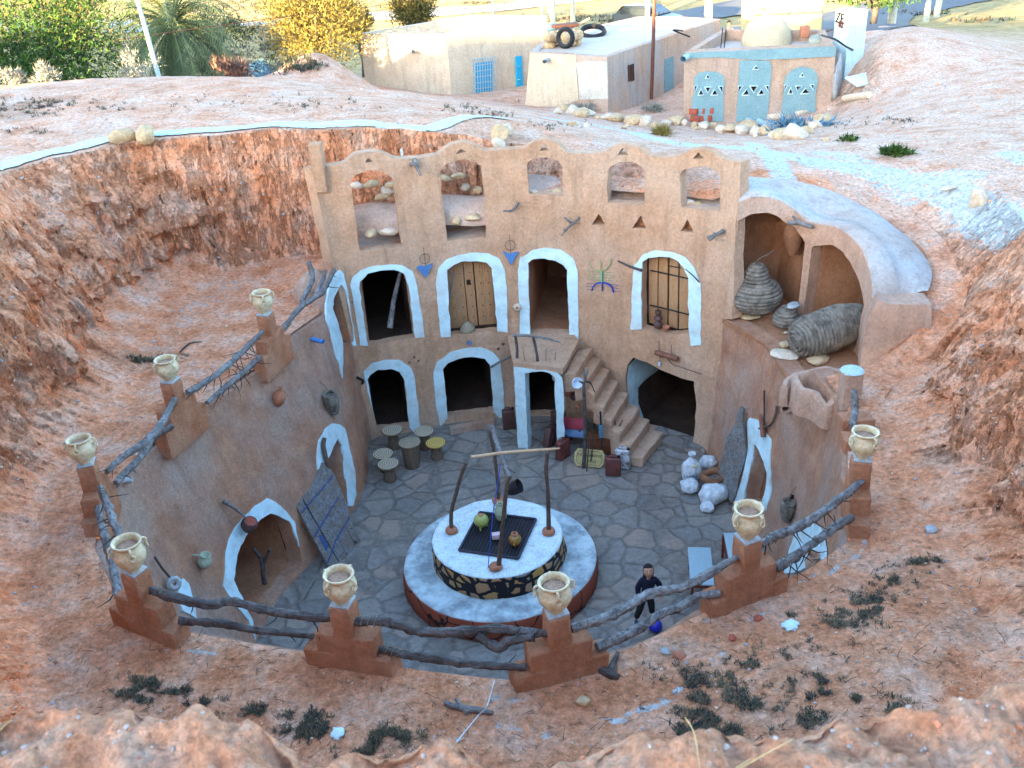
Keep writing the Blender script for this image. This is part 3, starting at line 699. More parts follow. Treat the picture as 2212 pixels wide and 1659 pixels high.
small = [px2(iF, [(x + .33 * r * cos(a), y + .33 * r * sin(a)) for a in (0, 1.05, 2.1, 3.14, 4.2, 5.2)]) for x, y, r in [(737 + 443 / 3, 553 + 690 / 3, 9), (737 + 473 / 3, 553 + 657 / 3, 9), (737 + 503 / 3, 553 + 680 / 3, 9), (737 + 1050 / 3, 553 + 572 / 3, 11), (737 + 1020 / 3, 553 + 602 / 3, 11)]]
v, f = sheet(WL, fo, holes + nich + small, d=.10, thick=.26, amp=.05, fine=.016)
obj('facade_wall', v, f, M['facade'], house)
# triangular niche backs and small holes closed behind
for h in nich:
    v, f = recess(WL, h, .10, .12, d=.08); obj('niche', v, f, M['niche'], house)
# earth sill behind each parapet window
M['sillm'] = plaster('sill_earth', (.74, .54, .44), (.62, .40, .30), (.72, .62, .55), .6)
for w_ in WIN:
    P_ = px2(iF, w_); x0_, x1_ = min(p.x for p in P_) - .12, max(p.x for p in P_) + .12; zs = min(p.y for p in P_) - .02; vs = []; fs = []
    for i in range(9):
        x_ = x0_ + (x1_ - x0_) * i / 8
        for j in range(9):
            q = WL.pos(x_, zs) - WL.nrm(x_, zs) * (.12 + .14 * j); q.z = zs + .03 * noise.noise(q * 3) + (.0 if j < 3 else (j - 3) * .03); vs.append(q)
    for i in range(8):
        for j in range(8): fs.append([i * 9 + j, i * 9 + j + 1, (i + 1) * 9 + j + 1, (i + 1) * 9 + j])
    obj('sill', vs, [x[::-1] for x in fs], M['sillm'], house)
# white surrounds
def surround(inv, inn, outr, name='door_surround', thick=.04, off=.022, surf=WL, m='white'):
    poly = [V(p) for p in outr] + [V(p) for p in inn][::-1]
    v, f = sheet(surf, poly, d=.07, thick=thick, off=off, amp=.05, jit=.022, fine=.016)
    return obj(name, v, f, M[m], house)
for k in ('u1', 'u2', 'u3', 'l1', 'l2'):
    a, b = dd[k]; surround(iF, a, b)
a, b = dd['u4']; surround(iF, a[:10], b[:11])
# dark rooms behind
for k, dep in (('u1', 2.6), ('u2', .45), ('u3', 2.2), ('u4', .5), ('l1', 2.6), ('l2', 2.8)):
    v, f = recess(WL, dd[k][0], .26, dep * 1.5 if dep > 1 else dep); obj('room', v, f, M['roomshade' if k != 'u3' else 'niche'], house)
v, f = recess(WL, l3, .26, 3.2); obj('room', v, f, M['roomshade'], house)
v, f = recess(WL, bigH, .26, 4.5, shrink=.0); obj('passage', v, f, M['roomshade'], house)
# white reveal of the big entrance (left jamb)
jr = [V(p) for p in bigH[:5]]
vs = []; fs = []
for l in range(8):
    for p in resample(jr, .12, False):
        q = WL.pos(p.x, p.y) - WL.nrm(p.x, p.y) * (-.01 + l * .16) + V((.04 + .015 * noise.noise(V((l * .5, p.y * 3, 0))), 0, -.02)) + V((.035 * l * (1 if p.y > .8 else .4), 0, 0)); vs.append(q)
m_ = len(resample(jr, .12, False))
for l in range(7):
    for i in range(m_ - 1): fs.append([l * m_ + i, l * m_ + i + 1, (l + 1) * m_ + i + 1, (l + 1) * m_ + i])
obj('whitewashed_jamb', vs, fs, M['white'], house)
# --- courtyard ring wall (right, near, left)
Lh = {}
LEFT = {
 'top': (A(0, 600, [(2115, 700), (2110, 500), (2105, 380), (2130, 230), (2165, 95)]), None)}
sA_in = px2(iL, [(742, 800), (731, 745), (720, 705), (712, 668), (716, 640), (727, 613), (738, 617), (747, 650), (756, 700), (757, 742)])
sA_in = px2(iL, [(731, 712), (718, 668), (722, 645), (730, 622), (736, 614), (742, 622), (750, 655), (759, 700), (762, 735), (757, 742), (738, 740)])
sA_out = px2(iL, [(742, 818), (726, 772), (707, 712), (700, 690), (703, 655), (712, 615), (722, 592), (733, 582), (743, 592), (752, 640), (768, 745), (762, 748)])
c = lambda pts: [(590 + a * .2168, 885 + b * .2168) for a, b in pts]     # crop 640,960..960,1350 at 1361 px: scale 320*.92167/1361
aB_in = px2(iL, c([(540, 480), (600, 350), (640, 285), (680, 360), (700, 480), (745, 800), (755, 955), (700, 960), (540, 640)]))
aB_out = px2(iL, c([(440, 600), (435, 480), (460, 300), (510, 190), (570, 140), (640, 135), (705, 180), (735, 290), (760, 430), (800, 600), (832, 850), (800, 955), (765, 970)]))
e = lambda pts: A(0, 1200, pts)
aC_in = px2(iL, e([(1590, 640), (1560, 560), (1502, 440), (1530, 330), (1560, 220), (1620, 120), (1680, 40), (1740, 8), (1800, 25), (1870, 60), (1900, 130), (1930, 220), (1965, 330), (1985, 400)]))
aC_out = px2(iL, e([(1660, 830), (1610, 700), (1555, 640), (1510, 600), (1445, 480), (1455, 330), (1500, 170), (1560, 70), (1650, -40), (1720, -90), (1770, -70), (1850, -5), (1900, 60)]))
aD_in = px2(iL, e([(1200, 640), (1190, 560), (1200, 480), (1235, 480), (1270, 600), (1275, 690)]))
aD_out = px2(iL, e([(1185, 640), (1150, 540), (1145, 450), (1180, 430), (1215, 460), (1240, 520), (1265, 600), (1275, 690)]))
for hh in (aC_in,):
    hh[0].y = .25; hh[-1].y = .05; hh[0:0] = [V((hh[0].x - .0, .05))]
for p in aB_in: p.y = max(p.y, .05)
g2 = lambda pts: A(1600, 600, pts)
aE_in = px2(iR, g2([(400, 1580), (440, 1400), (455, 1220), (490, 1250), (530, 1330), (548, 1400), (540, 1500), (515, 1600), (470, 1640)]))
aE_out = px2(iR, g2([(340, 1600), (400, 1400), (410, 1250), (415, 1080), (440, 1045), (490, 1070), (540, 1150), (572, 1190), (575, 1400), (565, 1560), (540, 1650), (520, 1650)]))
for p in aE_in: p.y = max(p.y, .05)
h2 = lambda pts: A(1600, 1200, pts)
aF_in = px2(iR, h2([(770, 400), (800, 300), (825, 255), (860, 290), (870, 350)]))
aF_out = px2(iR, h2([(675, 405), (700, 290), (730, 150), (780, 80), (840, 68), (890, 100), (925, 180), (938, 290), (935, 320)]))
s3 = SL[23]
wt = [V(iR(*p)) for p in [(1655, 706), (1672, 745), (1690, 790), (1718, 828)]]
h32 = 3.2
wo = [V((S_FAC, -.1)), V((STOT, -.1))]
# left part top: goes from facade corner back along rim
lt = [V(iL(*p)) for p in [(733, 582), (722, 592), (708, 650), (703, 678), (690, 688)]]
wo += [V((STOT, 4.35))] + [V((min(p.x, STOT - .02), p.y)) for p in lt] + [V((lt[-1].x - .25, HR - .03)), V((SL[12], HR - .03)), V((SL[12] - .35, HR - .03)), V((SL[11] + .2, h32 + .05)), V((S_FAC, h32))]
allin = [sA_in, aB_in, aC_in, aE_in]
v, f = sheet(WL, wo, allin, d=.13, thick=.32, amp=.07, fine=.015)
obj('ring_wall', v, f, M['wall'], house)
for inn, outr in ((sA_in, sA_out), (aB_in, aB_out), (aC_in, aC_out), (aE_in, aE_out)):
    pass
def band(name, inv_poly, holes=(), off=.022):
    v, f = sheet(WL, inv_poly, holes, d=.07, thick=.04, off=off, amp=.07, jit=.022, fine=.015)
    return obj(name, v, f, M['white'], house)
band('door_surround', sA_out + [sA_in[9], sA_in[8], sA_in[7], sA_in[6], sA_in[5], sA_in[4], sA_in[3], sA_in[2], sA_in[1], sA_in[0], V(iL(738, 742))])
band('door_surround', aB_out + [aB_in[6], aB_in[5], aB_in[4], aB_in[3], aB_in[2], aB_in[1], aB_in[0]])
band('door_surround', aC_out + aC_in[1:13][::-1])
band('door_surround', aE_out + aE_in[2:8][::-1] + [aE_in[1], aE_in[0]])
band('door_surround', aD_out); band('door_surround', aF_out)
for inn, dep in ((sA_in, .5), (aB_in, 1.6), (aC_in, 1.9), (aE_in, 1.4)):
    v, f = recess(WL, inn, .32, dep, d=.13, amp=.06); obj('room', v, f, M['niche'], house)
# --- courtyard floor
cp = [WL.pos(STOT * i / 120, 0) - WL.nrm(STOT * i / 120, 0) * .3 for i in range(120)]
fl = [V((0, 14, 0))] + [V((p.x, p.y, 0)) for p in cp]
fl2 = MB(); NR = 40
vs = []; fs = []
for j in range(NR + 1):
    for p in cp:
        q = V((0, 14, 0)).lerp(V((p.x, p.y, 0)), j / NR); q.z = .02 * noise.noise(V((q.x * 1.2, q.y * 1.2, 0))) * (1 if j < NR else 0); vs.append(q)
for j in range(NR):
    for i in range(120): fs.append([j * 120 + i, (j + 1) * 120 + i, (j + 1) * 120 + (i + 1) % 120, j * 120 + (i + 1) % 120])
o = obj('courtyard_floor', vs, fs, M['floor']); tag(o, kind='structure')
# ------------------------------------------------------------------ loggia with two arched bays
K2 = lambda pts: [(1548.4 + a * .28889, 405.5 + b * .28889) for a, b in pts]
LG = Poly([(4.55, 18.32), (5.3, 18.33), (5.85, 18.15), (6.25, 17.5), (6.42, 16.6), (6.42, 15.6)])
iG = Inv(LG, -.1, LG.tot + .1, 2.9, 6.6)
ltop = px2(iG, K2([(165, 110), (260, 65), (400, 70), (480, 100), (560, 150), (620, 200), (700, 260), (800, 275), (900, 300), (980, 350), (1060, 430), (1120, 540), (1150, 650), (1165, 750), (1160, 830), (1130, 1000), (1100, 1100), (1075, 1200), (1068, 1350)]))
ba = px2(iG, K2([(105, 900), (115, 700), (135, 550), (150, 400), (162, 248), (260, 197), (380, 187), (450, 210), (520, 265), (580, 295), (620, 350), (662, 412), (648, 520), (630, 700), (610, 880), (592, 1020)]))
bb = px2(iG, K2([(645, 1005), (655, 880), (680, 700), (700, 520), (712, 445), (740, 432), (850, 425), (940, 470), (1010, 560), (1060, 680), (1100, 800), (1107, 880), (1085, 960), (1060, 1100), (1035, 1200), (1020, 1330)]))
for b_ in (ba, bb): b_[0].y = b_[-1].y = 3.22
lo = [V((.0, 3.1)), V((ltop[-1].x, 3.1))] + ltop[::-1]; lo[-1].x = max(lo[-1].x, 0.0)
v, f = sheet(LG, lo, [ba, bb], d=.10, thick=.3, amp=.04, fine=.012); obj('loggia_wall', v, f, M['loggia'], house)
for b_ in (ba, bb):
    v, f = recess(LG, b_, .3, 1.15, d=.12, amp=.08); obj('bay', v, f, M['niche'], house)
# roof: pale band along the arches then earth back to the ground
top3 = arcpts([LG.pos(p.x, p.y) for p in ltop[:15]], 3); nrm3 = []
vs = []; fs = []; n_ = len(top3)
backp = arcpts([V(p) for p in [(4.45, 19.5, 5.75), (5.4, 19.55, 5.72), (6.4, 19.5, 5.5), (7.3, 18.9, 5.15), (7.7, 17.6, 4.9), (7.7, 16.6, 4.72), (7.4, 15.95, 4.58)]], 8)
ROW = 9
for i, p in enumerate(top3):
    t = (top3[min(i + 1, n_ - 1)] - top3[max(i - 1, 0)]); t.z = 0; t.normalize(); n = V((-t.y, t.x, 0))
    if n.dot(V((1, 1, 0))) < 0: n = -n
    q = backp[int(i * (len(backp) - 1) / (n_ - 1))]
    e1 = p + n * .42 + V((0, 0, .02)); e2 = p + n * .5 + V((0, 0, -.1))
    row = [p + V((0, 0, -.02)), p + n * .04 + V((0, 0, .03)), p + n * .2 + V((0, 0, .05)), e1, e2] + [e2.lerp(q, (k / 5) ** .8) + V((0, 0, .05 * sin(pi * k / 5))) for k in range(1, 6)]
    for k, r in enumerate(row): vs.append(r + V((0, 0, .03 * noise.noise(r * 1.7))))
R_ = 10
for i in range(n_ - 1):
    for k in range(R_ - 1): fs.append([i * R_ + k, (i + 1) * R_ + k, (i + 1) * R_ + k + 1, i * R_ + k + 1])
M['roofband'] = plaster('loggia_roof', (.66, .56, .50), (.55, .42, .35), (.66, .68, .68), .9)
obj('roof', vs, [x[::-1] for x in fs], M['roofband'], house)
# end wall block beside the loggia, facing the camera
EW = Poly([(6.40, 15.62), (7.0, 15.45), (7.75, 15.35)]); iE = Inv(EW, -.2, EW.tot + .3, 3.0, 5.4)
eo = px2(iE, K2([(1155, 835), (1285, 868), (1440, 872), (1602, 872), (1602, 1100), (1500, 1240), (1400, 1330), (1300, 1430), (1180, 1500), (1075, 1530), (1066, 1350), (1100, 1100), (1135, 960)]))
eo[0].x = max(eo[0].x, 0.0)
v, f = sheet(EW, eo[::-1], d=.12, thick=.5, amp=.05, fine=.012); obj('end_wall', v, f, M['loggia'], house)
# terrace floor in front of the bays
tp = [WL.pos(S_FAC + k * .12, 3.2) for k in range(0, 40)]; tp = [p for p in tp if p.y > 14.9]
outr = [(5.6, 14.6), (6.15, 14.75), (6.5, 15.3), (7.5, 16.0), (7.5, 17.5), (7.3, 19.3), (5.0, 19.5), (4.4, 19.3)]
fl = [V((p.x - .02, p.y)) for p in tp] + [V(p) for p in outr]
class Flat:
    def __init__(s, z): s.z = z
    def pos(s, x, y): return V((x, y, s.z))
    def nrm(s, x, y): return V((0, 0, 1))
v, f = sheet(Flat(3.2), fl, d=.12, thick=.08, amp=.03, fine=.015); obj('terrace', v, f, M['niche'], house)
# small ruined bin on the terrace corner: curved low mud walls
def mudwall(pts, z0, hs, th, name='low_wall', m='loggia'):
    P = arcpts([V(p) for p in pts], 5); n = len(P); H_ = arcpts([V((h, 0)) for h in hs], 5) if len(hs) == len(pts) else [V((hs[0], 0))] * n
    vs = []; fs = []
    for i, p in enumerate(P):
        t = (P[min(i + 1, n - 1)] - P[max(i - 1, 0)]); t.z = 0; t.normalize(); w = V((t.y, -t.x, 0)) * th * .5; h = H_[i].x
        for a, z in ((1.15, 0), (1.0, .5), (.95, .85), (.55, 1.0), (-.55, 1.0), (-.95, .85), (-1.0, .5), (-1.15, 0)):
            q = V((p.x, p.y, z0)) + w * a + V((0, 0, h * z)); q += V((noise.noise(q * 5), noise.noise(q * 5 + V((3, 3, 3))), noise.noise(q * 6 + V((9, 0, 0))))) * .03; vs.append(q)
    for i in range(n - 1):
        for k in range(7): fs.append([i * 8 + k, i * 8 + k + 1, (i + 1) * 8 + k + 1, (i + 1) * 8 + k])
    fs.append(list(range(8))); fs.append([(n - 1) * 8 + k for k in range(8)][::-1])
    obj(name, vs, fs, M[m], house)
q = [onz(*p, 3.6) for p in K2([(505, 1460), (560, 1395), (680, 1362), (780, 1345), (950, 1360)])]
mudwall([(p.x, p.y, 0) for p in q], 3.15, [.42, .42, .42, .45, .45], .13)
q = [onz(*p, 3.75) for p in K2([(590, 1400), (635, 1455), (740, 1485), (830, 1555), (880, 1540), (930, 1500)])]
mudwall([(p.x, p.y, 0) for p in q], 3.15, [.62, .5, .5, .42, .5, .6], .14)
# raised stub at the left end of the parapet
_a, _b = ony(672, 318, 20.05), ony(700, 370, 20.05)
vs, fs = box((_a.x + .06, 20.22, 6.38), (.26, .30, 1.0), None, .03); obj('corner_post', vs, fs, M['facade'], house)
# ------------------------------------------------------------------ balustrade pillars
PIL = [(-4.45, 16.93), (-5.52, 14.45), (-6.05, 12.03), (-4.6, 9.49), (-2.04, 8.66), (.3, 8.26), (2.61, 9.3), (4.46, 10.8)]
def tang(x, y):
    best = min(range(0, 600), key=lambda i: (WL.pos(STOT * i / 600, HR) - V((x, y, HR))).length); s_ = STOT * best / 600
    n = WL.nrm(s_, HR); return V((-n.y, n.x, 0)), n
def organic(vs, a=.012, s=5):
    return [v + V((noise.noise(v * s), noise.noise(v * s + V((7, 0, 0))), noise.noise(v * s + V((0, 7, 0))))) * a for v in vs]
def subbox(c, sz, R, n=5, bev=.02):
    bm = bmesh.new(); bmesh.ops.create_cube(bm, size=1)
    for v in bm.verts: v.co = V((v.co.x * sz[0], v.co.y * sz[1], v.co.z * sz[2]))
    bmesh.ops.bevel(bm, geom=bm.edges[:], offset=bev, segments=2, affect='EDGES', profile=.5)
    bmesh.ops.subdivide_edges(bm, edges=[e for e in bm.edges if e.calc_length() > .08], cuts=n, use_grid_fill=True)
    vs = [V(c) + R @ v.co for v in bm.verts]; fs = [[v.index for v in f.verts] for f in bm.faces]; bm.free(); return vs, fs
PLAB = ['first stepped mud pillar from the facade on the left rim, under the smallest cream pot', 'stepped mud pillar in the middle of the left rim between two log railings',
        'stepped mud pillar at the far left bulge of the rim', 'stepped orange mud pillar at the near left corner of the rim, left end of the long logs',
        'stepped orange mud pillar near the bottom left, between the two spans of dark logs', 'stepped orange mud pillar at the bottom centre with the fork log resting on it',
        'stepped mud pillar on the near right rim above the blue bench', 'stepped mud pillar on the right rim with a blue cloth hanging beside it']
pillars = []
for i, (x, y) in enumerate(PIL):
    t, n = tang(x, y); R = Matrix((t, -n, V((0, 0, 1)))).transposed()
    T_ = thing('stepped_pillar', (x, y, 3.6), PLAB[i], 'pillar', 'stepped pillars round the courtyard rim')
    lean = R
    v, f = subbox((x, y, 4.12), (.25, .25, .98), R); obj('shaft', organic(v, .02), f, M['pillar'], T_)
    sh = 1.0
    v, f = subbox((x, y, 3.86), (.72, .262, .72), R); obj('step', organic(v, .022), f, M['pillar'], T_)
    v, f = subbox((x, y, 3.70), (1.08, .274, .5), R); obj('step', organic(v, .024), f, M['pillar'], T_)
    v, f = box((x, y, 4.625), (.23, .23, .035), R, .012); obj('cement_pad', organic(v, .015, 9), f, M['cement'], T_)
    pillars.append(T_)
# pillar with blue cement disc and no pot
p = onz(1841, 800, 4.3); x, y = p.x, p.y; t, n = tang(x, y); R = Matrix((t, -n, V((0, 0, 1)))).transposed()
T_ = thing('round_topped_pillar', (x, y, 3.6), 'mud pillar capped with a blue grey cement disc and no pot, beside the loggia end wall', 'pillar')
v, f = subbox((x, y, 3.95), (.3, .3, .68), R); obj('shaft', organic(v, .02), f, M['loggia'], T_)
v, f = lathe([(.0, 0), (.17, 0), (.185, .015), (.17, .035), (.12, .04), (.0, .045)], 24, (x, y, 4.28), wob=.08); obj('cap', v, f, M['disc'], T_)
p = onz(1850, 905, 3.9); v, f = subbox((p.x, p.y, 3.7), (.3, .5, .5), R); obj('step', organic(v, .02), f, M['pillar'], T_)
p = onz(1848, 950, 3.8); v, f = subbox((p.x, p.y, 3.62), (.32, .4, .5), R); obj('step', organic(v, .02), f, M['pillar'], T_)
# ------------------------------------------------------------------ glazed planter pots on the pillars
def mkpot(name, loc, label, ang):
    T_ = thing(name, loc, label, 'pot', 'glazed pots on the rim pillars'); x, y, z = loc
    prof = [(0, 0), (.085, 0), (.09, .02), (.095, .03), (.14, .09), (.178, .16), (.188, .22), (.175, .275), (.15, .315), (.142, .335), (.155, .35), (.17, .362), (.175, .375), (.168, .388), (.150, .386), (.138, .372), (.128, .345), (.13, .31)]
    v, f = lathe(prof, 36, loc, closed=False); obj('body', v, f, M['glaze'], T_)
    v, f = lathe([(0, .322), (.06, .326), (.11, .318), (.131, .31)], 20, loc, wob=.05, closed=False); v = organic(v, .012, 30); obj('soil', v, f, M['potsoil'], T_)
    for k in range(4):
        a = ang + k * pi / 2; d = V((cos(a), sin(a), 0)); o = V(loc)
        v, f = tube([o + d * .165 + V((0, 0, .365)), o + d * .205 + V((0, 0, .35)), o + d * .21 + V((0, 0, .31)), o + d * .185 + V((0, 0, .27))], [.017, .016, .015, .018], 8); h_ = obj('handle', v, f, M['glaze'], T_)
        c_ = o + d * .205 + V((0, 0, .272)); e_ = V((-d.y, d.x, 0)); ring = [c_ + (e_ * cos(b) + V((0, 0, 1)) * sin(b) + d * .25 * (1 - sin(b))) * .032 for b in [q * pi / 5 for q in range(11)]]
        v, f = tube(ring, .0095, 6, sub=2, cap=False); obj('ring', v, f, M['glaze'], h_)
    return T_
POTL = ['smallest looking cream glazed pot, on the pillar nearest the facade on the left rim', 'cream glazed pot on the middle left pillar above the railing of twiggy logs', 'yellow cream glazed pot at the far left bulge of the rim',
        'yellow cream glazed pot on the near left corner pillar', 'cream and rust stained pot near the bottom, left of the well', 'large cream pot full of soil at the bottom centre, in front of the well',
        'cream glazed pot on the near right pillar above the bench', 'pale glazed pot on the right rim pillar below the loggia']
jit = [.3, .8, .1, .5, 1.0, .15, .6, .35]
for i, (x, y) in enumerate(PIL):
    T_ = mkpot('glazed_pot', (x, y, 4.643), POTL[i], jit[i]); T_.rotation_euler = (.035 * sin(i * 2.3), .035 * cos(i * 1.7), 0); T_.scale = (1 + .05 * sin(i * 3.1),) * 2 + (1 + .06 * cos(i * 2.1),)
# ------------------------------------------------------------------ stairs and landing
Q1 = lambda a, b: (1152 + .20546 * a, 700.5 + .20546 * b)
HL = 2.15; rise = HL / 9
bk = [(440, 240), (578, 310), (670, 430), (765, 545), (858, 675), (955, 800), (1065, 945), (1170, 1080), (1308, 1210)]
fr = [(345, 420), (452, 515), (562, 590), (645, 740), (735, 880), (822, 1005), (908, 1160), (1022, 1290), (1145, 1410)]
BK = [onz(*Q1(*p), HL - rise * i) for i, p in enumerate(bk)]; FR = [onz(*Q1(*p), HL - rise * i) for i, p in enumerate(fr)]
BKe = [p + (p - q).normalized() * .35 for p, q in zip(BK, FR)]
for i in range(1, 9):
    h = HL - rise * i; zb = 0 if i >= 6 else h - .42 - .02 * i
    a, b, c_, d_ = BKe[i - 1], BKe[i], FR[i], FR[i - 1]
    P4 = [V((a.x, a.y, 0)), V((b.x, b.y, 0)), V((c_.x, c_.y, 0)), V((d_.x, d_.y, 0))]
    # extend under the previous step a little
    P4[0] += (P4[0] - P4[1]).normalized() * .06; P4[3] += (P4[3] - P4[2]).normalized() * .06
    bm = bmesh.new(); lo_ = [bm.verts.new((p.x, p.y, zb)) for p in P4]; up_ = [bm.verts.new((p.x, p.y, h)) for p in P4]
    bm.faces.new(lo_); bm.faces.new(up_[::-1])
    for k in range(4): bm.faces.new([lo_[k], up_[k], up_[(k + 1) % 4], lo_[(k + 1) % 4]])
    bmesh.ops.recalc_face_normals(bm, faces=bm.faces); bmesh.ops.bevel(bm, geom=bm.edges[:], offset=.025, segments=2, affect='EDGES', profile=.5)
    bmesh.ops.subdivide_edges(bm, edges=[e for e in bm.edges if e.calc_length() > .15], cuts=4, use_grid_fill=True)
    bm.verts.index_update()
    v = organic([v.co.copy() for v in bm.verts], .022, 4); f = [[q.index for q in g.verts] for g in bm.faces]; bm.free(); obj('stair_step', v, f, M['facade'], house)
# landing slab
lf = [onz(1109, 783, HL), onz(1140, 787, HL), onz(1180, 791, HL), onz(1215, 797, HL), FR[0]]
lb = [V((-.05, 20.75, HL)), V((.4, 20.8, HL)), V((.9, 20.75, HL)), V((1.4, 20.6, HL)), BKe[0]]
print('LANDING', lf, lb, 'STAIR', BK[-1], FR[-1])
pl = [V((p.x, p.y)) for p in lf] + [V((p.x, p.y)) for p in lb[::-1]]
v, f = sheet(Flat(HL), pl, d=.1, thick=.12, amp=.015); obj('landing', v, f, M['facade'], house)
# front arch carrying the landing
AP = Poly([(p.x, p.y) for p in lf[:4]] + [(lf[4].x, lf[4].y + .02)]); iA = Inv(AP, -.3, AP.tot + .3, -.1, 2.2)
a_out = px2(iA, A(800, 600, [(1140, 1185), (1130, 1000), (1122, 800), (1116, 705), (1200, 715), (1300, 728), (1400, 745), (1432, 790), (1438, 900), (1440, 1012)]))
a_in = px2(iA, A(800, 600, [(1206, 1178), (1198, 1000), (1192, 850), (1190, 765), (1240, 750), (1300, 748), (1350, 758), (1384, 790), (1386, 900), (1390, 1020)]))
zb = 0.02
a_out[0].y = a_in[0].y = -.02; 
a_out[-1].y = a_in[-1].y = 0.0
for p in a_out[3:8]: p.y = min(p.y, HL - .1)
v, f = sheet(AP, a_out + a_in[::-1], d=.08, thick=.24, amp=.02, jit=.02); obj('arch_post', v, f, M['white'], house)

# wall under the stair between the white arch and the lower steps is open; the doorway room sits behind the arch
# ------------------------------------------------------------------ wooden doors of the house
def planks(name, inv, poly, depth, n, parent, m='plank', nails=True, gap=.002):
    """door leaf of vertical planks filling an opening traced on the wall, set back by depth"""
    P = px2(inv, poly) if isinstance(poly[0], tuple) else poly
    xs = [p.x for p in P]; ys = [p.y for p in P]; x0, x1 = min(xs), max(xs); y0, y1 = min(ys) , max(ys)
    mb = MB(); w = (x1 - x0) / n
    for i in range(n):
        a = x0 + w * i + gap; b = x0 + w * (i + 1) - gap; mid = (a + b) / 2
        top_ = y0
        for yy in [y0 + (y1 - y0) * q / 60 for q in range(61)]:
            if inpoly((mid, yy), P): top_ = max(top_, yy)
        top_ += .08
        p0 = WL.pos((x0 + x1) / 2, 0); nn = WL.nrm((x0 + x1) / 2, 1.0); t = V((-nn.y, nn.x, 0)); c = WL.pos(mid, (y0 + top_) / 2) - nn * (depth + .012 * (i % 2))
        R = Matrix((t, -nn, V((0, 0, 1)))).transposed()
        v, f = box(c, (b - a, .045, top_ - y0), R, .006); mb.add(organic(v, .008), f)
    o = mb.obj(name, M[m], parent); return o, (x0, x1, y0, y1)
d2, r2 = planks('door', iF, DOORS['u2'][0], .40, 5, house)
nmb = MB(); nn = WL.nrm((r2[0] + r2[1]) / 2, 1)
for sx_ in (.12, .32, .52, .72, .9):
    for k in range(7):
        p = WL.pos(r2[0] + (r2[1] - r2[0]) * sx_, r2[2] + .25 + k * .27) - nn * .36; v, f = rock(p, .018, k, .8, 1); obj('stud', v, f, M['metal'], d2)
p = WL.pos(r2[0] + (r2[1] - r2[0]) * .48, 3.35) - nn * .37; v, f = box(p, (.09, .05, .11), frame((-nn.y, nn.x, 0), z=(0, 0, 1))); obj('peephole', v, f, M['black'], d2)
d4, r4 = planks('door', iF, DOORS['u4'][0][:10], .32, 5, house)
nn = WL.nrm((r4[0] + r4[1]) / 2, 1)
for hh in (2.95, 3.75):
    v, f = tube([WL.pos(r4[0] + .06, hh) - nn * .27, WL.pos((r4[0] + r4[1]) / 2, hh - .02) - nn * .27, WL.pos(r4[1] - .05, hh - .03) - nn * .27], .016, 6, .3, 2); obj('iron_bar', v, f, M['metal'], d4)
v, f = tube([WL.pos((r4[0] + r4[1]) / 2 - .12, 3.92) - nn * .27, WL.pos((r4[0] + r4[1]) / 2 + .14, 3.92) - nn * .27], .013, 6); obj('bolt', v, f, M['metal'], d4)
# ------------------------------------------------------------------ well platform
WC = V((-.45, 14.66, 0))
well = thing('well', WC, 'round two tier well with whitewashed top, black painted stonework and iron grate', 'well')
prof = [(0, .0), (1.76, 0), (1.80, .05), (1.78, .38), (1.755, .45), (1.70, .47), (1.2, .475), (1.1, .47)]
v, f = lathe(prof[1:6] + [(1.5, .472), (1.3, .474), (1.1, .475)], 96, WC, wob=.012, closed=False); v = organic(v, .02, 3)
m, nt, b = newmat('well_base'); co = coords(nt); sx = nt.nodes.new('ShaderNodeSeparateXYZ'); nt.links.new(co, sx.inputs[0])
f1 = noi(nt, co, 3, 6, .7); f2 = noi(nt, co, 30, 4, .6)
topc = ramp(nt, f1, [(.38, (.22, .26, .28)), (.60, (.46, .55, .57))]); topc = mix(nt, ramp(nt, f2, [(.6, (0, 0, 0)), (.7, (.5, .5, .5))]), topc, (.3, .24, .2))
cv = N(nt, 'ShaderNodeTexVoronoi', feature='DISTANCE_TO_EDGE', i_Scale=2.0); nt.links.new(mix(nt, .2, co, noi(nt, co, 3, 3, .5, out=1)), cv.inputs[0])
sidec = mix(nt, ramp(nt, cv.outputs[0], [(.015, (1, 1, 1)), (.03, (0, 0, 0))]), (.26, .065, .035), (.02, .015, .015))
fz = ramp(nt, sx.outputs[2], [(.425, (0, 0, 0)), (.44, (1, 1, 1))]); nt.links.new(mix(nt, fz, sidec, topc), b.inputs['Base Color']); b.inputs['Roughness'].default_value = .85; bump(nt, b, f2, .5, .012); M['wellbase'] = m
obj('base_tier', v, f, M['wellbase'], well)
v, f = lathe([(1.20, .44), (1.225, .5), (1.20, .8), (1.19, .9), (1.17, .925), (1.13, .93), (.9, .932), (.6, .935), (.3, .935), (0, .935)], 96, WC, wob=.02, seed=3, closed=False); v = organic(v, .02, 3)
m, nt, b = newmat('well_drum'); co = coords(nt); sx = nt.nodes.new('ShaderNodeSeparateXYZ'); nt.links.new(co, sx.inputs[0])
f1 = noi(nt, co, 4, 6, .7); f2 = noi(nt, co, 26, 5, .75)
topc = ramp(nt, f1, [(.35, (.46, .55, .57)), (.55, (.58, .70, .73))]); topc = mix(nt, ramp(nt, f2, [(.52, (0, 0, 0)), (.64, (.8, .8, .8))]), topc, (.42, .27, .2))
mp = coords(nt, sc=(1, 1, 1.5)); cw = mix(nt, .12, mp, noi(nt, co, 4, 3, .5, out=1))
cv = N(nt, 'ShaderNodeTexVoronoi', feature='DISTANCE_TO_EDGE', i_Scale=4.2); nt.links.new(cw, cv.inputs[0]); c2_ = N(nt, 'ShaderNodeTexVoronoi', feature='F1', i_Scale=4.2); nt.links.new(cw, c2_.inputs[0])
hs = N(nt, 'ShaderNodeSeparateColor'); nt.links.new(c2_.outputs['Color'], hs.inputs[0])
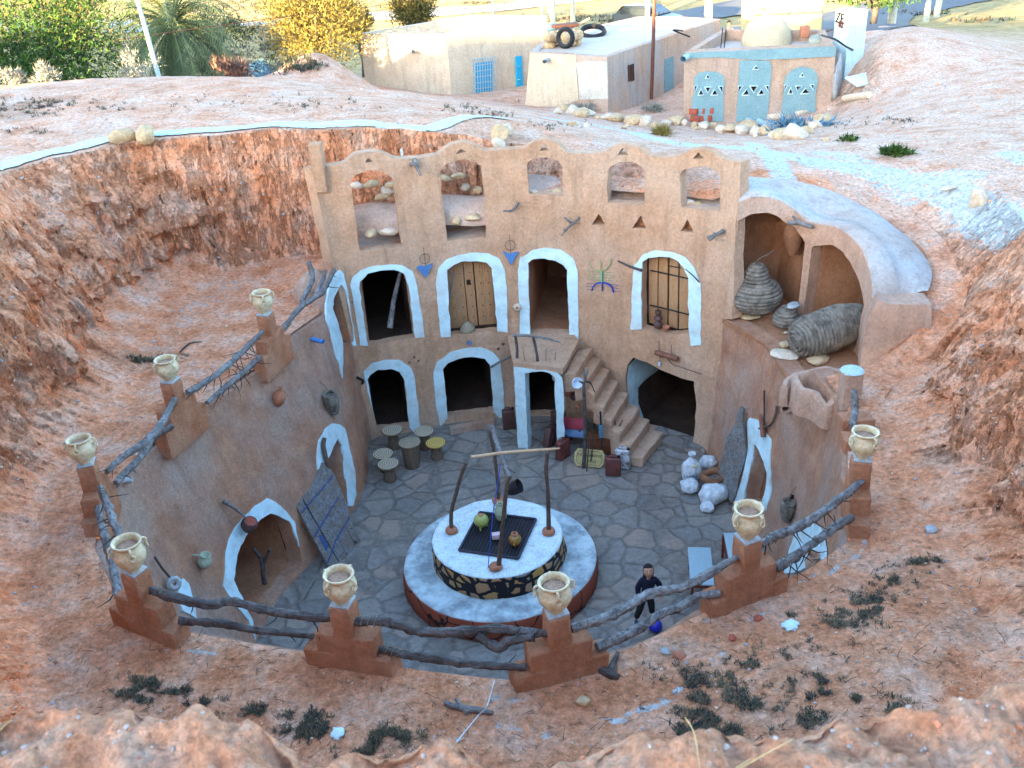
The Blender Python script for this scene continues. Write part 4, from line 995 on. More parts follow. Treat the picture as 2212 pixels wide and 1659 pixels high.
stc = ramp(nt, hs.outputs[0], [(0, (.38, .2, .08)), (.4, (.34, .22, .14)), (.7, (.42, .24, .07)), (1, (.2, .2, .2))])
sidec = mix(nt, ramp(nt, cv.outputs[0], [(.12, (1, 1, 1)), (.15, (0, 0, 0))]), stc, (.012, .012, .016))
fz = ramp(nt, sx.outputs[2], [(.895, (0, 0, 0)), (.91, (1, 1, 1))]); nt.links.new(mix(nt, fz, sidec, topc), b.inputs['Base Color']); b.inputs['Roughness'].default_value = .7
p_ = bump(nt, b, ramp(nt, cv.outputs[0], [(.06, (0, 0, 0)), (.2, (1, 1, 1))]), .6, .02); bump(nt, b, f2, .5, .01, p_); M['drum'] = m
obj('drum', v, f, M['drum'], well)
Q3 = lambda a, b: (884.8 + .23333 * a, 903.2 + .23333 * b)
gc = [onz(*Q3(*p), .95) for p in [(620, 875), (1140, 940), (1040, 1300), (487, 1235)]]
gctr = sum(gc, V((0, 0, 0))) / 4; ex = (gc[1] - gc[0]).normalized(); ey = (gc[3] - gc[0]); ey = (ey - ex * ey.dot(ex)).normalized(); gw = (gc[1] - gc[0]).length; gh = (gc[3] - gc[0]).length
R = Matrix((ex, -ey, V((0, 0, 1)))).transposed()
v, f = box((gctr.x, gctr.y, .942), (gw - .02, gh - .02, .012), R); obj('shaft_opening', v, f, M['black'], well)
g_ = MB()
for s_, c_, sz in ((0, gctr + ey * gh / 2, (gw, .04, .035)), (0, gctr - ey * gh / 2, (gw, .04, .035)), (1, gctr + ex * gw / 2, (.04, gh, .035)), (1, gctr - ex * gw / 2, (.04, gh, .035))):
    v, f = box((c_.x, c_.y, .965), sz, R, .005); g_.add(v, f)
M['grate'] = simple('grate_iron', (.06, .06, .085), (.03, .03, .045), 20, .55, .3, .004, metal=.3)
go = g_.obj('grate', M['grate'], well)
bm_ = MB()
for k in range(1, 17): c_ = gctr - ex * gw / 2 + ex * gw * k / 17; v, f = tube([V((c_.x, c_.y, .97)) - ey * gh / 2, V((c_.x, c_.y, .97)) + ey * gh / 2], .006, 5, sub=1); bm_.add(v, f)
bm_.obj('bars', M['grate'], go)
posts = [('left', (390, 1050), [(388, 1030), (385, 880), (430, 700), (478, 530), (520, 412)], .034), ('right', (1290, 1060), [(1287, 1060), (1280, 700), (1265, 500), (1275, 318)], .036), ('front', (800, 1390), [(818, 1340), (850, 1100), (882, 800), (905, 600), (925, 545)], .036), ('back', (820, 780), [(820, 770), (822, 650), (803, 480), (780, 300), (755, 180), (745, 120)], .034)]
PT = {}
for nm, bp, pts, r in posts:
    B0 = onz(*Q3(*bp), .95); v, f = lathe([(.11, 0), (.12, .03), (.10, .075), (.06, .09), (0, .09)], 20, B0, wob=.06, closed=False); cup = obj('post_socket', organic(v, .02, 8), f, M['terra'], well)
    W_ = [ony(*Q3(*p), B0.y) for p in pts]; W_[0].z = .95; v, f = tube(W_, [r * 1.15] + [r] * (len(W_) - 2) + [r * .9], 10, .3, hash(nm) % 7 if False else len(nm)); obj('post', v, f, M['post'], well); PT[nm] = W_
yr = PT['right'][-1].y
cb = [ony(*Q3(*p), yr - .06) for p in [(570, 360), (700, 345), (830, 325), (1060, 305), (1280, 290), (1390, 280)]]
v, f = tube(cb, [.028, .032, .03, .028, .026, .012], 10, .12, 3); obj('crossbar', v, f, M['stick'], well)
yb, yf = PT['back'][-1].y, PT['front'][-1].y
rp = [((738, 62), yb), ((770, 110), yb - .1), ((800, 220), yb - .5), ((850, 350), yb - 1.0), ((895, 470), yf + .25), ((930, 545), yf)]
W_ = [ony(*Q3(*p), y) for p, y in rp]; v, f = tube(W_, [.055, .05, .04, .045, .04, .03], 10, .35, 6); obj('ridge_branch', v, f, M['log'], well)
W_ = [ony(*Q3(*p), y) for p, y in [((860, 400), yf + .5), ((920, 470), yf + .3), ((975, 505), yf + .2)]]; v, f = tube(W_, [.02, .02, .014], 7, .3, 2); obj('side_branch', v, f, M['log'], well)
W_ = [ony(*Q3(*p), yb) for p in [(738, 62), (722, 75), (712, 100)]]; v, f = tube(W_, [.02, .018, .008], 7, .3, 2); obj('side_branch', v, f, M['log'], well)
W_ = [ony(*Q3(*p), y) for p, y in [((838, 430), yf + .75), ((815, 620), yf + .5), ((770, 900), yf + .25), ((722, 1330), yf + .02)]]; W_[-1].z = .96; v, f = tube(W_, .008, 5); tag(obj('blue_rope', v, f, M['bluerope']), 'thin blue rope tied from the well frame down to its whitewashed top', 'rope')
ym = yf + .45
bucket = thing('hanging_bucket', ony(*Q3(965, 650), ym), 'black rubber bucket hanging by a rope from the well frame', 'bucket'); bp = V(bucket.location)
v, f = lathe([(0, -.13), (.08, -.12), (.11, -.04), (.12, .06), (.125, .12), (.115, .12), (.10, .05), (.06, -.06), (0, -.08)], 20, bp, axis=(.8, -.2, .45), wob=.12, closed=False); obj('body', v, f, M['black'], bucket)
v, f = tube([bp + V((-.02, 0, .1)), bp + V((-.10, 0, .12)), bp + V((-.13, 0, .25)), ony(*Q3(862, 440), ym)], .009, 6); obj('rope', v, f, M['rope'], bucket)
v, f = tube([bp + V((-.25, .0, -.05)), bp + V((-.22, .0, .08)), bp + V((-.15, 0, .16)), bp + V((-.05, .0, .2)), bp + V((.03, 0, .12))], .012, 6, .2); obj('handle', v, f, M['rope'], bucket)
# jars standing on the grate
def jar(name, loc, prof, m, label, cat='jar', axis=(0, 0, 1), n=24, extra=None):
    T_ = thing(name, loc, label, cat); v, f = lathe(prof, n, loc, axis=axis, closed=False); obj('body', v, f, M[m], T_)
    return T_
M['green'] = simple('green_glaze', (.42, .48, .12), (.28, .3, .08), 6, .35, .3, .005, spec=.5)
M['amber'] = simple('amber_glaze', (.42, .22, .03), (.22, .1, .02), 6, .3, .3, .005, spec=.6)
M['paleglaze'] = simple('pale_green_glaze', (.45, .5, .38), (.28, .33, .22), 5, .4, .3, .005, spec=.5)
p = onz(*Q3(668, 1010), .985); T_ = jar('round_pot', p, [(.0, .04), (.07, .045), (.12, .09), (.14, .15), (.12, .22), (.07, .265), (.03, .275), (0, .277)], 'green', 'upturned green glazed round pot with three little feet on the well grate')
for a in (.3, 2.4, 4.5): v, f = tube([p + V((cos(a) * .09, sin(a) * .09, .08)), p + V((cos(a) * .11, sin(a) * .11, .0))], [.025, .014], 6); obj('foot', v, f, M['green'], T_)
v, f = lathe([(.045, .255), (.05, .28), (.03, .285), (.0, .285)], 16, p, closed=False); obj('knob', v, f, M['terra'], T_)
p = onz(*Q3(978, 1165), .985); T_ = jar('small_jug', p, [(0, 0), (.07, .0), (.10, .05), (.115, .11), (.10, .16), (.06, .19), (.045, .2), (.06, .22), (.05, .225), (.03, .2)], 'amber', 'small amber glazed jug with terracotta mouth on the well grate')
v, f = lathe([(.035, .21), (.06, .215), (.062, .235), (.04, .24), (.03, .21)], 18, p, closed=False); obj('rim', v, f, M['terra'], T_)
v, f = tube([p + V((-.02, -.10, .1)), p + V((-.02, -.15, .08)), p + V((-.01, -.11, .03))], .014, 6); obj('handle', v, f, M['amber'], T_)
p = onz(*Q3(850, 930), .985); T_ = jar('pale_jar', p, [(0, 0), (.08, 0), (.10, .03), (.12, .12), (.115, .2), (.08, .27), (.05, .3), (.05, .33), (.065, .35), (.05, .352), (.035, .32)], 'paleglaze', 'pale green tall jar behind the front post of the well')
v, f = tube([p + V((-.05, 0, .33)), p + V((-.12, 0, .28)), p + V((-.11, 0, .2))], .013, 6); obj('handle', v, f, M['paleglaze'], T_)
M['pink'] = simple('pink_carton', (.55, .3, .36), (.6, .5, .5), 12, .6, .1)
p = onz(*Q3(803, 1110), .985); v, f = box(p + V((0, 0, .05)), (.15, .11, .10), rz(.1), .008); tag(obj('carton', v, f, M['pink']), 'small pink and white carton lying on the well grate', 'carton')
# ------------------------------------------------------------------ stools and drum table
def spiral(name, c1, c2):
    m, nt, b = newmat(name); co = coords(nt); L = nt.nodes.new('ShaderNodeVectorMath'); L.operation = 'LENGTH'; sp = nt.nodes.new('ShaderNodeSeparateXYZ'); nt.links.new(co, sp.inputs[0]); cm = nt.nodes.new('ShaderNodeCombineXYZ'); nt.links.new(sp.outputs[0], cm.inputs[0]); nt.links.new(sp.outputs[1], cm.inputs[1]); nt.links.new(cm.outputs[0], L.inputs[0])
    s_ = math_(nt, 'SINE', math_(nt, 'MULTIPLY', L.outputs['Value'], 130)); f = noi(nt, co, 60, 3, .6); g = math_(nt, 'ADD', math_(nt, 'MULTIPLY', s_, .45), f)
    nt.links.new(ramp(nt, g, [(.2, c2), (.7, c1)]), b.inputs['Base Color']); b.inputs['Roughness'].default_value = .9; bump(nt, b, g, .8, .01); return m
M['spiral'] = spiral('coiled_top', (.50, .43, .31), (.17, .13, .09)); M['spiraly'] = spiral('coiled_top_yellow', (.62, .43, .12), (.30, .2, .06))
SC = lambda a, b: (737.3 + a / 3, 553 + b / 3)
stools = [((345, 1242), .235, .47, 'spiral', 'coiled straw stool before the lower left doorway, rearmost left of the drum'), ((547, 1245), .215, .46, 'spiral', 'coiled straw stool directly behind the yellow topped one'), ((622, 1312), .215, .42, 'spiraly', 'straw stool with a yellow woven top, rightmost of the group'),
          ((285, 1385), .22, .42, 'spiral', 'coiled straw stool by the left wall, just behind the nearest stool'), ((318, 1452), .23, .42, 'spiral', 'coiled straw stool nearest the camera in the group by the left wall')]
for (a, b_), r, h, m_, lab in stools:
    p = onz(*SC(a, b_), 0); p.z = 0; T_ = thing('straw_stool', p, lab, 'stool', 'woven stools by the left wall')
    v, f = lathe([(0, 0), (.13, 0), (.135, .03), (.118, h * .4), (.115, h * .8), (.13, h - .04), (0, h - .04)], 26, p, wob=.06, seed=a, closed=False); obj('base', v, f, M['palmtrunk'], T_)
    v, f = lathe([(0, h - .045), (r * .9, h - .045), (r, h - .03), (r * 1.02, h - .01), (r * .97, h + .01), (r * .5, h + .014), (0, h + .016)], 40, p, closed=False); obj('seat', v, f, M[m_], T_)
p = onz(*SC(462, 1362), 0); p.z = 0; T_ = thing('drum_table', p, 'tall tapering palm trunk drum standing among the straw stools', 'drum')
v, f = lathe([(0, 0), (.155, 0), (.165, .03), (.19, .3), (.215, .55), (.225, .60), (0, .60)], 36, p, wob=.03, closed=False); obj('trunk', v, f, M['palmtrunk'], T_)
v, f = lathe([(0, .60), (.205, .602), (.235, .60), (.24, .625), (.21, .635), (0, .63)], 36, p, closed=False); obj('top', v, f, M['weave'], T_)
# ------------------------------------------------------------------ things kept under the stairs
def jerry(c, R, label, m='can', sz=(.34, .17, .46)):
    T_ = thing('jerry_can', c, label, 'jerry can', 'old jerry cans under the stairs'); v, f = box(c, sz, R, .035); obj('body', organic(v, .012, 9), f, M[m], T_)
    mb = MB()
    for s_ in (1, -1):
        for a, b_ in (((-.38, -.38), (.38, .38)), ((-.38, .38), (.38, -.38))):
            p0 = V(c) + R @ V((a[0] * sz[0], s_ * sz[1] * .51, a[1] * sz[2])); p1 = V(c) + R @ V((b_[0] * sz[0], s_ * sz[1] * .51, b_[1] * sz[2])); v, f = tube([p0, p1], .009, 5, sub=1); mb.add(v, f)
        q = [V(c) + R @ V((x * sz[0] * .17, s_ * sz[1] * .51, z * sz[2] * .14)) for x, z in ((-1, -1), (1, -1), (1, 1), (-1, 1), (-1, -1))]; v, f = tube(q, .008, 5, sub=1); mb.add(v, f)
    mb.obj('embossing', M[m], T_)
    for k in (-.25, 0, .25):
        q = [V(c) + R @ V(w) for w in ((-sz[0] * .28, k * sz[1], sz[2] * .49), (-sz[0] * .2, k * sz[1], sz[2] * .58), (sz[0] * .15, k * sz[1], sz[2] * .58), (sz[0] * .22, k * sz[1], sz[2] * .49))]; v, f = tube(q, .011, 6); obj('handle', v, f, M[m], T_)
    v, f = lathe([(.03, 0), (.035, .03), (.03, .05), (0, .052)], 12, V(c) + R @ V((sz[0] * .36, 0, sz[2] * .49)), closed=False); obj('cap', v, f, M['metal'], T_)
    return T_
def RR(yaw, pitch=0, roll=0): return (Matrix.Rotation(yaw, 3, 'Z') @ Matrix.Rotation(pitch, 3, 'X') @ Matrix.Rotation(roll, 3, 'Y'))
def onf(a, b, z): return onz(*Q1(a, b), z)
M['canred'] = simple('red_can', (.20, .05, .04), (.06, .025, .02), 8, .5, .4, .006, spec=.4); M['cansilver'] = simple('silver_can', (.55, .56, .58), (.12, .09, .08), 9, .5, .5, .008, metal=.2, mid=.45, w=.1)
c_ = onf(180, 1180, .23); jerry(c_, RR(.9, .0, .35), 'scratched dark brown jerry can leaning at the left end of the pile under the stairs')
c_ = onf(310, 1310, .23); jerry(c_, RR(.75, 0, 0), 'dark red brown jerry can standing corner-on in front of the pile under the stairs', 'canred')
c_ = onf(335, 1130, .3); jerry(c_, RR(.5, 0, .1), 'dark ribbed jerry can behind the front brown one, under the stairs')
c_ = onf(262, 1000, .32); jerry(c_, RR(.3, 0, 0), 'old jerry can at the foot of the white post under the landing', 'can')
c_ = onf(840, 1490, .22); jerry(c_, RR(-.25, -.12, 0), 'rusty red jerry can with stamped cross nearest the bottom stair', 'canred', (.33, .15, .42))
c_ = onf(940, 1410, .23); jerry(c_, RR(-.45, -.1, 0), 'peeling silver painted jerry can leaning against the bottom stair', 'cansilver', (.33, .15, .45))
p = onz(1100, 925, 0); jerry(V((p.x, p.y, .25)), RR(.1), 'dark jerry can standing upright against the wall left of the white post', 'can', (.30, .16, .5))
M['redbox'] = simple('red_box', (.30, .03, .05), (.2, .02, .03), 8, .55, .2); M['bluebox'] = simple('blue_box', (.12, .2, .34), (.07, .13, .25), 8, .5, .2)
c_ = onf(420, 1040, .62); T_ = thing('red_suitcase', c_, 'dark red flat case on top of the blue case in the pile', 'case'); v, f = box(c_, (.50, .10, .26), RR(-.28, -.5, 0), .012); obj('shell', v, f, M['redbox'], T_); v, f = box(c_ + V((0, .02, -.13)), (.5, .11, .015), RR(-.28, -.5, 0)); obj('trim', v, f, M['black'], T_)
c_ = onf(418, 1130, .42); T_ = thing('blue_suitcase', c_, 'blue flat metal case below the dark red case', 'case'); v, f = box(c_, (.50, .12, .24), RR(-.28, -.5, 0), .012); obj('shell', v, f, M['bluebox'], T_); v, f = box(c_ + RR(-.28, -.5, 0) @ V((.16, -.065, .03)), (.05, .012, .035)); obj('latch', v, f, M['metal'], T_)
M['chest'] = simple('chest_wood', (.20, .07, .03), (.09, .03, .015), 9, .5, .3, sc=(1, 6, 6))
c_ = onf(700, 1250, .22); T_ = thing('wooden_chest', c_, 'reddish wooden chest with metal handles standing behind the yellow sign', 'chest'); R = RR(-.25); v, f = box(c_, (.52, .30, .36), R, .01); obj('body', v, f, M['chest'], T_)
v, f = box(c_ + V((0, 0, .19)), (.54, .32, .03), R, .008); obj('lid', v, f, M['chest'], T_)
for s_ in (-.15, .15): v, f = tube([c_ + R @ V((s_ - .04, -.16, .03)), c_ + R @ V((s_, -.18, .0)), c_ + R @ V((s_ + .04, -.16, .03))], .007, 5); obj('handle', v, f, M['metal'], T_)
# yellow sign plaque with lettering
M['plaque'] = simple('yellow_plaque', (.46, .36, .16), (.34, .26, .11), 7, .7, .3)
c_ = onf(590, 1405, .19); R = RR(-.30, -.55, 0); T_ = thing('yellow_sign', c_, 'yellow board sign with black framed lettering leaning at the foot of the forked pole', 'sign')
bm = bmesh.new(); w_, h_ = .33, .19; pts = [(-w_, -h_ * .5), (-w_ * .8, -h_), (w_ * .8, -h_), (w_, -h_ * .5), (w_, h_ * .5), (w_ * .8, h_), (-w_ * .8, h_), (-w_, h_ * .5)]
vs = [c_ + R @ V((x, y_, z)) for y_ in (-.02, .02) for x, z in pts]; fs = [list(range(8)), [15 - k for k in range(8)]] + [[k, 8 + k, 8 + (k + 1) % 8, (k + 1) % 8] for k in range(8)]; bm.free()
obj('board', vs, fs, M['plaque'], T_, smooth=False)
q = [c_ + R @ V((x * .84, -.024, z * .78)) for x, z in pts]; v, f = tube(q + [q[0]], .0035, 4, sub=1); obj('border', v, f, M['black'], T_)
def text(s, c, R, size, m, parent, name='lettering', ext=.002, align='CENTER'):
    cu = bpy.data.curves.new(name, 'FONT'); cu.body = s; cu.size = size; cu.extrude = ext; cu.align_x = align; cu.align_y = 'CENTER'; cu.resolution_u = 2
    o = bpy.data.objects.new(name, cu); COL.objects.link(o); dg = bpy.context.evaluated_depsgraph_get(); me = bpy.data.meshes.new_from_object(o.evaluated_get(dg)); bpy.data.objects.remove(o)
    o = bpy.data.objects.new(name, me); COL.objects.link(o); me.materials.clear(); me.materials.append(M[m]); o.matrix_world = Matrix.Translation(V(c) - wloc(parent)) @ R.to_4x4(); o.parent = parent; return o
RT_ = R @ Matrix.Rotation(pi / 2, 3, 'X')
text('POUR ARONE', c_ + R @ V((.0, -.025, .05)), RT_, .085, 'black', T_); text('12  VILLE', c_ + R @ V((0, -.025, -.065)), RT_, .085, 'black', T_)
# forked pole and thin rods
T_ = thing('forked_pole', onf(528, 1510, 0), 'tall dark forked branch pole standing in front of the stair with a dry thorny tip', 'pole'); b0 = V(T_.location); yb = b0.y
W_ = [ony(*Q1(*p), yb) for p in [(528, 1510), (545, 1250), (545, 1000), (538, 800), (530, 640), (545, 590)]]; W_[0].z = 0; v, f = tube(W_, [.045, .038, .034, .034, .032, .03], 10, .3, 4); obj('shaft', v, f, M['logdark'], T_)
for pts in ([(542, 600), (535, 530), (530, 455)], [(545, 590), (565, 520), (578, 470)], [(545, 600), (590, 610), (620, 650), (645, 715)], [(540, 640), (510, 610), (480, 600)]):
    v, f = tube([ony(*Q1(*p), yb) for p in pts], [.025, .02, .012], 7, .3, 3); obj('branch', v, f, M['log' if pts[1][1] < 560 else 'darktwig'], T_)
for k, (a, b_, lab) in enumerate([((592, 1145), (562, 1545), 'thin dark rod leaning beside the forked pole, the nearer of two'), ((637, 1150), (600, 1500), 'thin iron rod leaning on the wooden chest')]):
    B0 = onf(*b_, 0); v, f = tube([B0, ony(*Q1(*a), B0.y + .05)], .014, 6, .2, k); tag(obj('iron_rod', v, f, M['darktwig']), lab, 'rod')
v, f = lathe([(0, -.05), (.07, -.045), (.11, 0), (.12, .04), (.11, .045), (.06, .0), (0, -.02)], 20, ony(*Q1(460, 615), yb + .1), axis=(.2, -1, .3), closed=False); M['enamel'] = simple('enamel', (.35, .5, .68), (.6, .68, .75), 12, .3, .1, spec=.5); tag(obj('enamel_bowl', v, f, M['enamel']), 'blue and white enamel bowl hung on the forked pole', 'bowl')
c_ = ony(*Q1(230, 560), 19.35); T_ = thing('hanging_gourd', c_, 'small grey green gourd jar hanging at the top right corner of the white arch', 'gourd'); v, f = lathe([(0, -.09), (.05, -.07), (.075, -.01), (.06, .05), (.025, .08), (.03, .11), (0, .11)], 18, c_, closed=False); obj('body', v, f, M['cement'], T_); v, f = tube([c_ + V((0, 0, .1)), c_ + V((.0, 0, .3))], .005, 5); obj('cord', v, f, M['rope'], T_)
B0 = onf(715, 1180, .55); v, f = tube([B0, B0 + V((0, 0, .3))], .055, 12, .05); T_ = thing('blue_pump', B0, 'blue painted cylinder with dark handle standing in front of the stair', 'pump'); M['bluemet'] = simple('blue_metal', (.13, .3, .42), (.08, .12, .14), 14, .5, .3); obj('cylinder', v, f, M['bluemet'], T_); v, f = tube([B0 + V((0, 0, .28)), B0 + V((-.01, 0, .62))], .02, 8, .2); obj('handle', v, f, M['black'], T_); v, f = tube([B0 + V((0, 0, -.54)), B0], .02, 8, .2); obj('stem', v, f, M['darktwig'], T_)
for k, (pts, lab) in enumerate([([(645, 1100), (640, 960), (655, 840)], 'dark iron tool with a looped head leaning on the stair flank'), ([(860, 1250), (855, 1130), (857, 1010)], 'dark wooden stake beside the lower stairs'), ([(878, 1265), (885, 1150), (890, 1110), (940, 1005)], 'forked twig stake nearest the lower stairs')]):
    y_ = onf(pts[0][0], pts[0][1] + 40, .15).y; v, f = tube([ony(*Q1(*p), y_) for p in pts], [.026, .022, .018, .01][:len(pts)], 7, .3, k); T_ = thing('stake', ony(*Q1(*pts[0]), y_), lab, 'stake'); obj('shaft', v, f, M['logdark'], T_)
    if k == 0:
        cc = ony(*Q1(662, 828), y_); v, f = tube([cc + V((cos(q) * .06, 0, sin(q) * .06)) for q in [j * .7 for j in range(10)]], .014, 6); obj('loop', v, f, M['metal'], T_)
# red lantern tins and pots hung under the stair
yb = 19.1
for k, ((a, b_), lab, m_, r) in enumerate([((365, 720), 'rusty orange tin lantern hanging under the stairs', 'terra', .09), ((430, 755), 'brown clay pot hanging below the rusty lantern', 'can', .10), ((468, 865), 'small terracotta bowl hung lowest under the stairs', 'terra', .06)]):
    c_ = ony(*Q1(a, b_), yb); T_ = thing('hanging_pot', c_, lab, 'pot'); v, f = lathe([(0, -r), (r * .7, -r * .9), (r, -.1 * r), (r * .8, r * .6), (r * .5, r * .9), (r * .55, r * 1.1), (0, r * 1.1)], 16, c_, axis=(.5 - .4 * k, -.5, .7), closed=False); obj('body', v, f, M[m_], T_); v, f = tube([c_ + V((0, 0, r)), c_ + V((0, .05, .35))], .006, 5); obj('cord', v, f, M['rope'], T_)
# rail on the landing
rail = thing('branch_railing', lf[0], 'rough railing of crooked branches along the landing edge', 'railing')
yb = lf[0].y
W_ = [onpl(*SC(*p), (0, lf[0].y, 0), (0, 1, 0)) for p in [(1110, 513), (1180, 515), (1260, 522), (1330, 535), (1420, 560)]]; v, f = tube(W_, [.03, .028, .028, .025, .014], 8, .3, 2); obj('rail', v, f, M['log'], rail)
for k, (a, b_) in enumerate([((1128, 520), (1140, 660)), ((1245, 530), (1272, 690))]):
    v, f = tube([ony(*SC(*b_), yb - .02), ony(*SC((a[0] + b_[0]) / 2 + 4, (a[1] + b_[1]) / 2), yb), ony(*SC(*a), yb)], [.035, .03, .028], 8, .35, k); obj('upright', v, f, M['logdark'], rail)
for k, (a, b_) in enumerate([((1175, 590), (1190, 680)), ((1330, 600), (1323, 705)), ((1390, 618), (1382, 710))]):
    v, f = tube([ony(*SC(*b_), yb - .03), ony(*SC(*a), yb - .03)], [.012, .008], 5, .2, k); obj('stick', v, f, M['twig'], rail)
W_ = [iF(*SC(*p)) for p in [(965, 690), (1050, 625), (1120, 580), (1190, 530)]]; v, f = tube([WL.pos(*q) + WL.nrm(*q) * (.25 + .12 * k) for k, q in enumerate(W_)], [.03, .028, .026, .022], 8, .2, 3); tag(obj('slanting_branch', v, f, M['log']), 'grey branch slanting up from the lower doorway to the landing', 'branch')
# ------------------------------------------------------------------ slatted bench, sack heap, leaning planks
M['bluetop'] = simple('peeling_blue', (.30, .44, .50), (.42, .54, .58), 6, .8, .8, .01, 50, sc=(6, 6, 1))
bc = [onz(*p, .45) for p in [(1486, 1183), (1535, 1184), (1539, 1264), (1495, 1264)]]; cc = sum(bc, V((0, 0, 0))) / 4; R = frame(bc[1] - bc[0], z=(0, 0, 1)); T_ = thing('blue_bench', (cc.x, cc.y, 0), 'low bench with peeling pale blue top standing near the right rim', 'bench')
w_ = (bc[1] - bc[0]).length; l_ = ((bc[3] - bc[0]).length + (bc[2] - bc[1]).length) / 2
v, f = box(cc, (w_, l_, .03), R, .004); obj('top', v, f, M['bluetop'], T_); M['redwood'] = simple('red_paint_wood', (.22, .05, .03), (.12, .03, .02), 10, .6, .3)
v, f = box(cc + V((0, 0, -.05)), (w_ - .03, l_ - .03, .06), R); obj('frame', v, f, M['redwood'], T_)
for sx_ in (-1, 1):
    for sy_ in (-1, 1): v, f = box(cc + R @ V((sx_ * (w_ / 2 - .04), sy_ * (l_ / 2 - .05), -.24)), (.045, .045, .42), R); obj('leg', v, f, M['redwood'], T_)
p = onz(1582, 1240, 0); p2 = onz(1578, 1150, .95); T_ = thing('red_bench', (p.x, p.y, 0), 'red framed bench with pale slatted top half hidden behind the near right pillar', 'bench')
cc = onz(1590, 1185, .5); v, f = box(cc, (.34, .9, .04), rz(-.1), .005); obj('top', v, f, M['bluetop'], T_); v, f = box(cc - V((.16, 0, .12)), (.03, .9, .24), rz(-.1), .004); obj('side', v, f, M['redwood'], T_)
for sy_ in (-.4, .4): v, f = box(cc + V((-.14, sy_, -.25)), (.04, .04, .5)); obj('leg', v, f, M['redwood'], T_)
M['sack'] = simple('plastic_sack', (.62, .66, .68), (.48, .52, .55), 5, .55, .8, .02, 18)
M['ink'] = simple('ink', (.08, .14, .22), (.05, .1, .18), 9, .7, 0)
M['sackyellow'] = simple('sack_patch', (.6, .52, .15), (.5, .45, .12), 9, .7, 0)
GC_ = lambda a, b: (1474.7 + a / 3, 553 + b / 3)
def sack(px, z, r, seed, label, sx=1, sy=1, sz=1, yaw=0):
    p = onz(*GC_(*px), z); T_ = thing('sack', p, label, 'sack', 'plastic sacks by the right wall')
    bm = bmesh.new(); bmesh.ops.create_icosphere(bm, subdivisions=4, radius=1); R = rz(yaw); vs = []
    for v in bm.verts:
        q = v.co.copy(); n_ = q.normalized(); k = 1 + .16 * noise.noise(n_ * 1.6 + V((seed, 0, 0))) + .09 * abs(noise.noise(n_ * 4 + V((0, seed, 0)))) + .05 * noise.noise(V((n_.x * 9, n_.y * 9, n_.z * 2 + seed)))
        q = V((abs(q.x) ** .8 * (1 if q.x > 0 else -1), abs(q.y) ** .8 * (1 if q.y > 0 else -1), q.z)) * k; q.z = max(q.z, -.7); vs.append(p + R @ V((q.x * r * sx, q.y * r * sy, q.z * r * sz)))
    fs = [[v.index for v in f.verts] for f in bm.faces]; bm.free(); obj('bag', vs, fs, M['sack'], T_); return T_, p
T_, p = sack((55, 1390), .25, .21, 1, 'white plastic sack with blue and yellow printing, leftmost of the heap', .95, .7, 1.35)
v, f = lathe([(.05, 0), (.03, .05), (.06, .1), (.09, .14), (.02, .12)], 14, p + V((.02, 0, .27)), wob=.4, closed=False); obj('neck', v, f, M['sack'], T_)
Rt2 = Matrix.Rotation(radians(62), 3, 'X')
for s_, dz, sz_ in (('سميد', .02, .09), ('Semoule', -.07, .06)): text(s_, p + V((-.0, -.215 + dz * .15, dz)), Rt2, sz_, 'ink', T_, ext=.012)
v, f = box(p + V((.03, -.15, .2)), (.10, .02, .1), Rt2); obj('print_patch', v, f, M['sackyellow'], T_)
sack((165, 1335), .25, .17, 2, 'small white plastic bag tied behind the printed sack', 1, .8, .9); sack((45, 1490), .15, .19, 3, 'white plastic bag slumped in front of the printed sack', 1, .9, .7); sack((200, 1540), .2, .27, 4, 'large pale sack slumped nearest the camera in the heap', 1.05, .8, .8, .4); sack((160, 1625), .1, .15, 5, 'small pale sack lying at the very front of the heap', .9, .9, .7)
p = onz(*GC_(188, 1430), .42); T_ = thing('clay_ring', p, 'brown clay hearth ring lying on top of the sacks', 'clay ring'); M['claybrown'] = simple('brown_clay', (.26, .12, .06), (.16, .07, .035), 9, .7, .4)
ring = [p + V((cos(a) * .21 * (1 + .1 * cos(3 * a)), sin(a) * .19 * (1 + .08 * sin(3 * a)), .04 * sin(2 * a))) for a in [k * pi / 8 for k in range(17)]]; v, f = tube(ring, .055, 10, .15, 2, cap=False, flat=1.4); obj('ring', v, f, M['claybrown'], T_)
# big leaning plank (old plough board) against right wall
def slab(pts, th, nrm, m, name, parent, label=None, d=.12):
    """flat irregular board: outline world points in order, thickness along nrm"""
    n = V(nrm).normalized(); ctr = sum((V(p) for p in pts), V((0, 0, 0))) / len(pts); P = [V(p) - n * (V(p) - ctr).dot(n) for p in pts]; k = len(P)
    vs = [p + n * th / 2 for p in P] + [p - n * th / 2 for p in P] + [ctr + n * th * .6, ctr - n * th * .6]
    fs = [[i, (i + 1) % k, 2 * k] for i in range(k)] + [[k + (i + 1) % k, k + i, 2 * k + 1] for i in range(k)] + [[k + i, k + (i + 1) % k, (i + 1) % k, i] for i in range(k)]
    return obj(name, vs, fs, M[m], parent, smooth=False, label=label)
g = lambda a, b: GC_(a, b)
B0 = onz(*g(300, 1600), 0); T_ = thing('leaning_board', B0, 'tall weathered grey board with a pointed neck leaning beside the right wall doorway', 'board')
nn = V((-.75, -.55, .28)).normalized(); p0 = onz(*g(305, 1590), .05)
outl = [onpl(*g(*q), p0, nn) for q in [(380, 975), (398, 990), (392, 1060), (400, 1150), (413, 1260), (405, 1340), (370, 1440), (345, 1560), (318, 1600), (290, 1540), (262, 1480), (240, 1400), (250, 1330), (275, 1270), (288, 1180), (330, 1110), (352, 1060), (362, 1000)]]
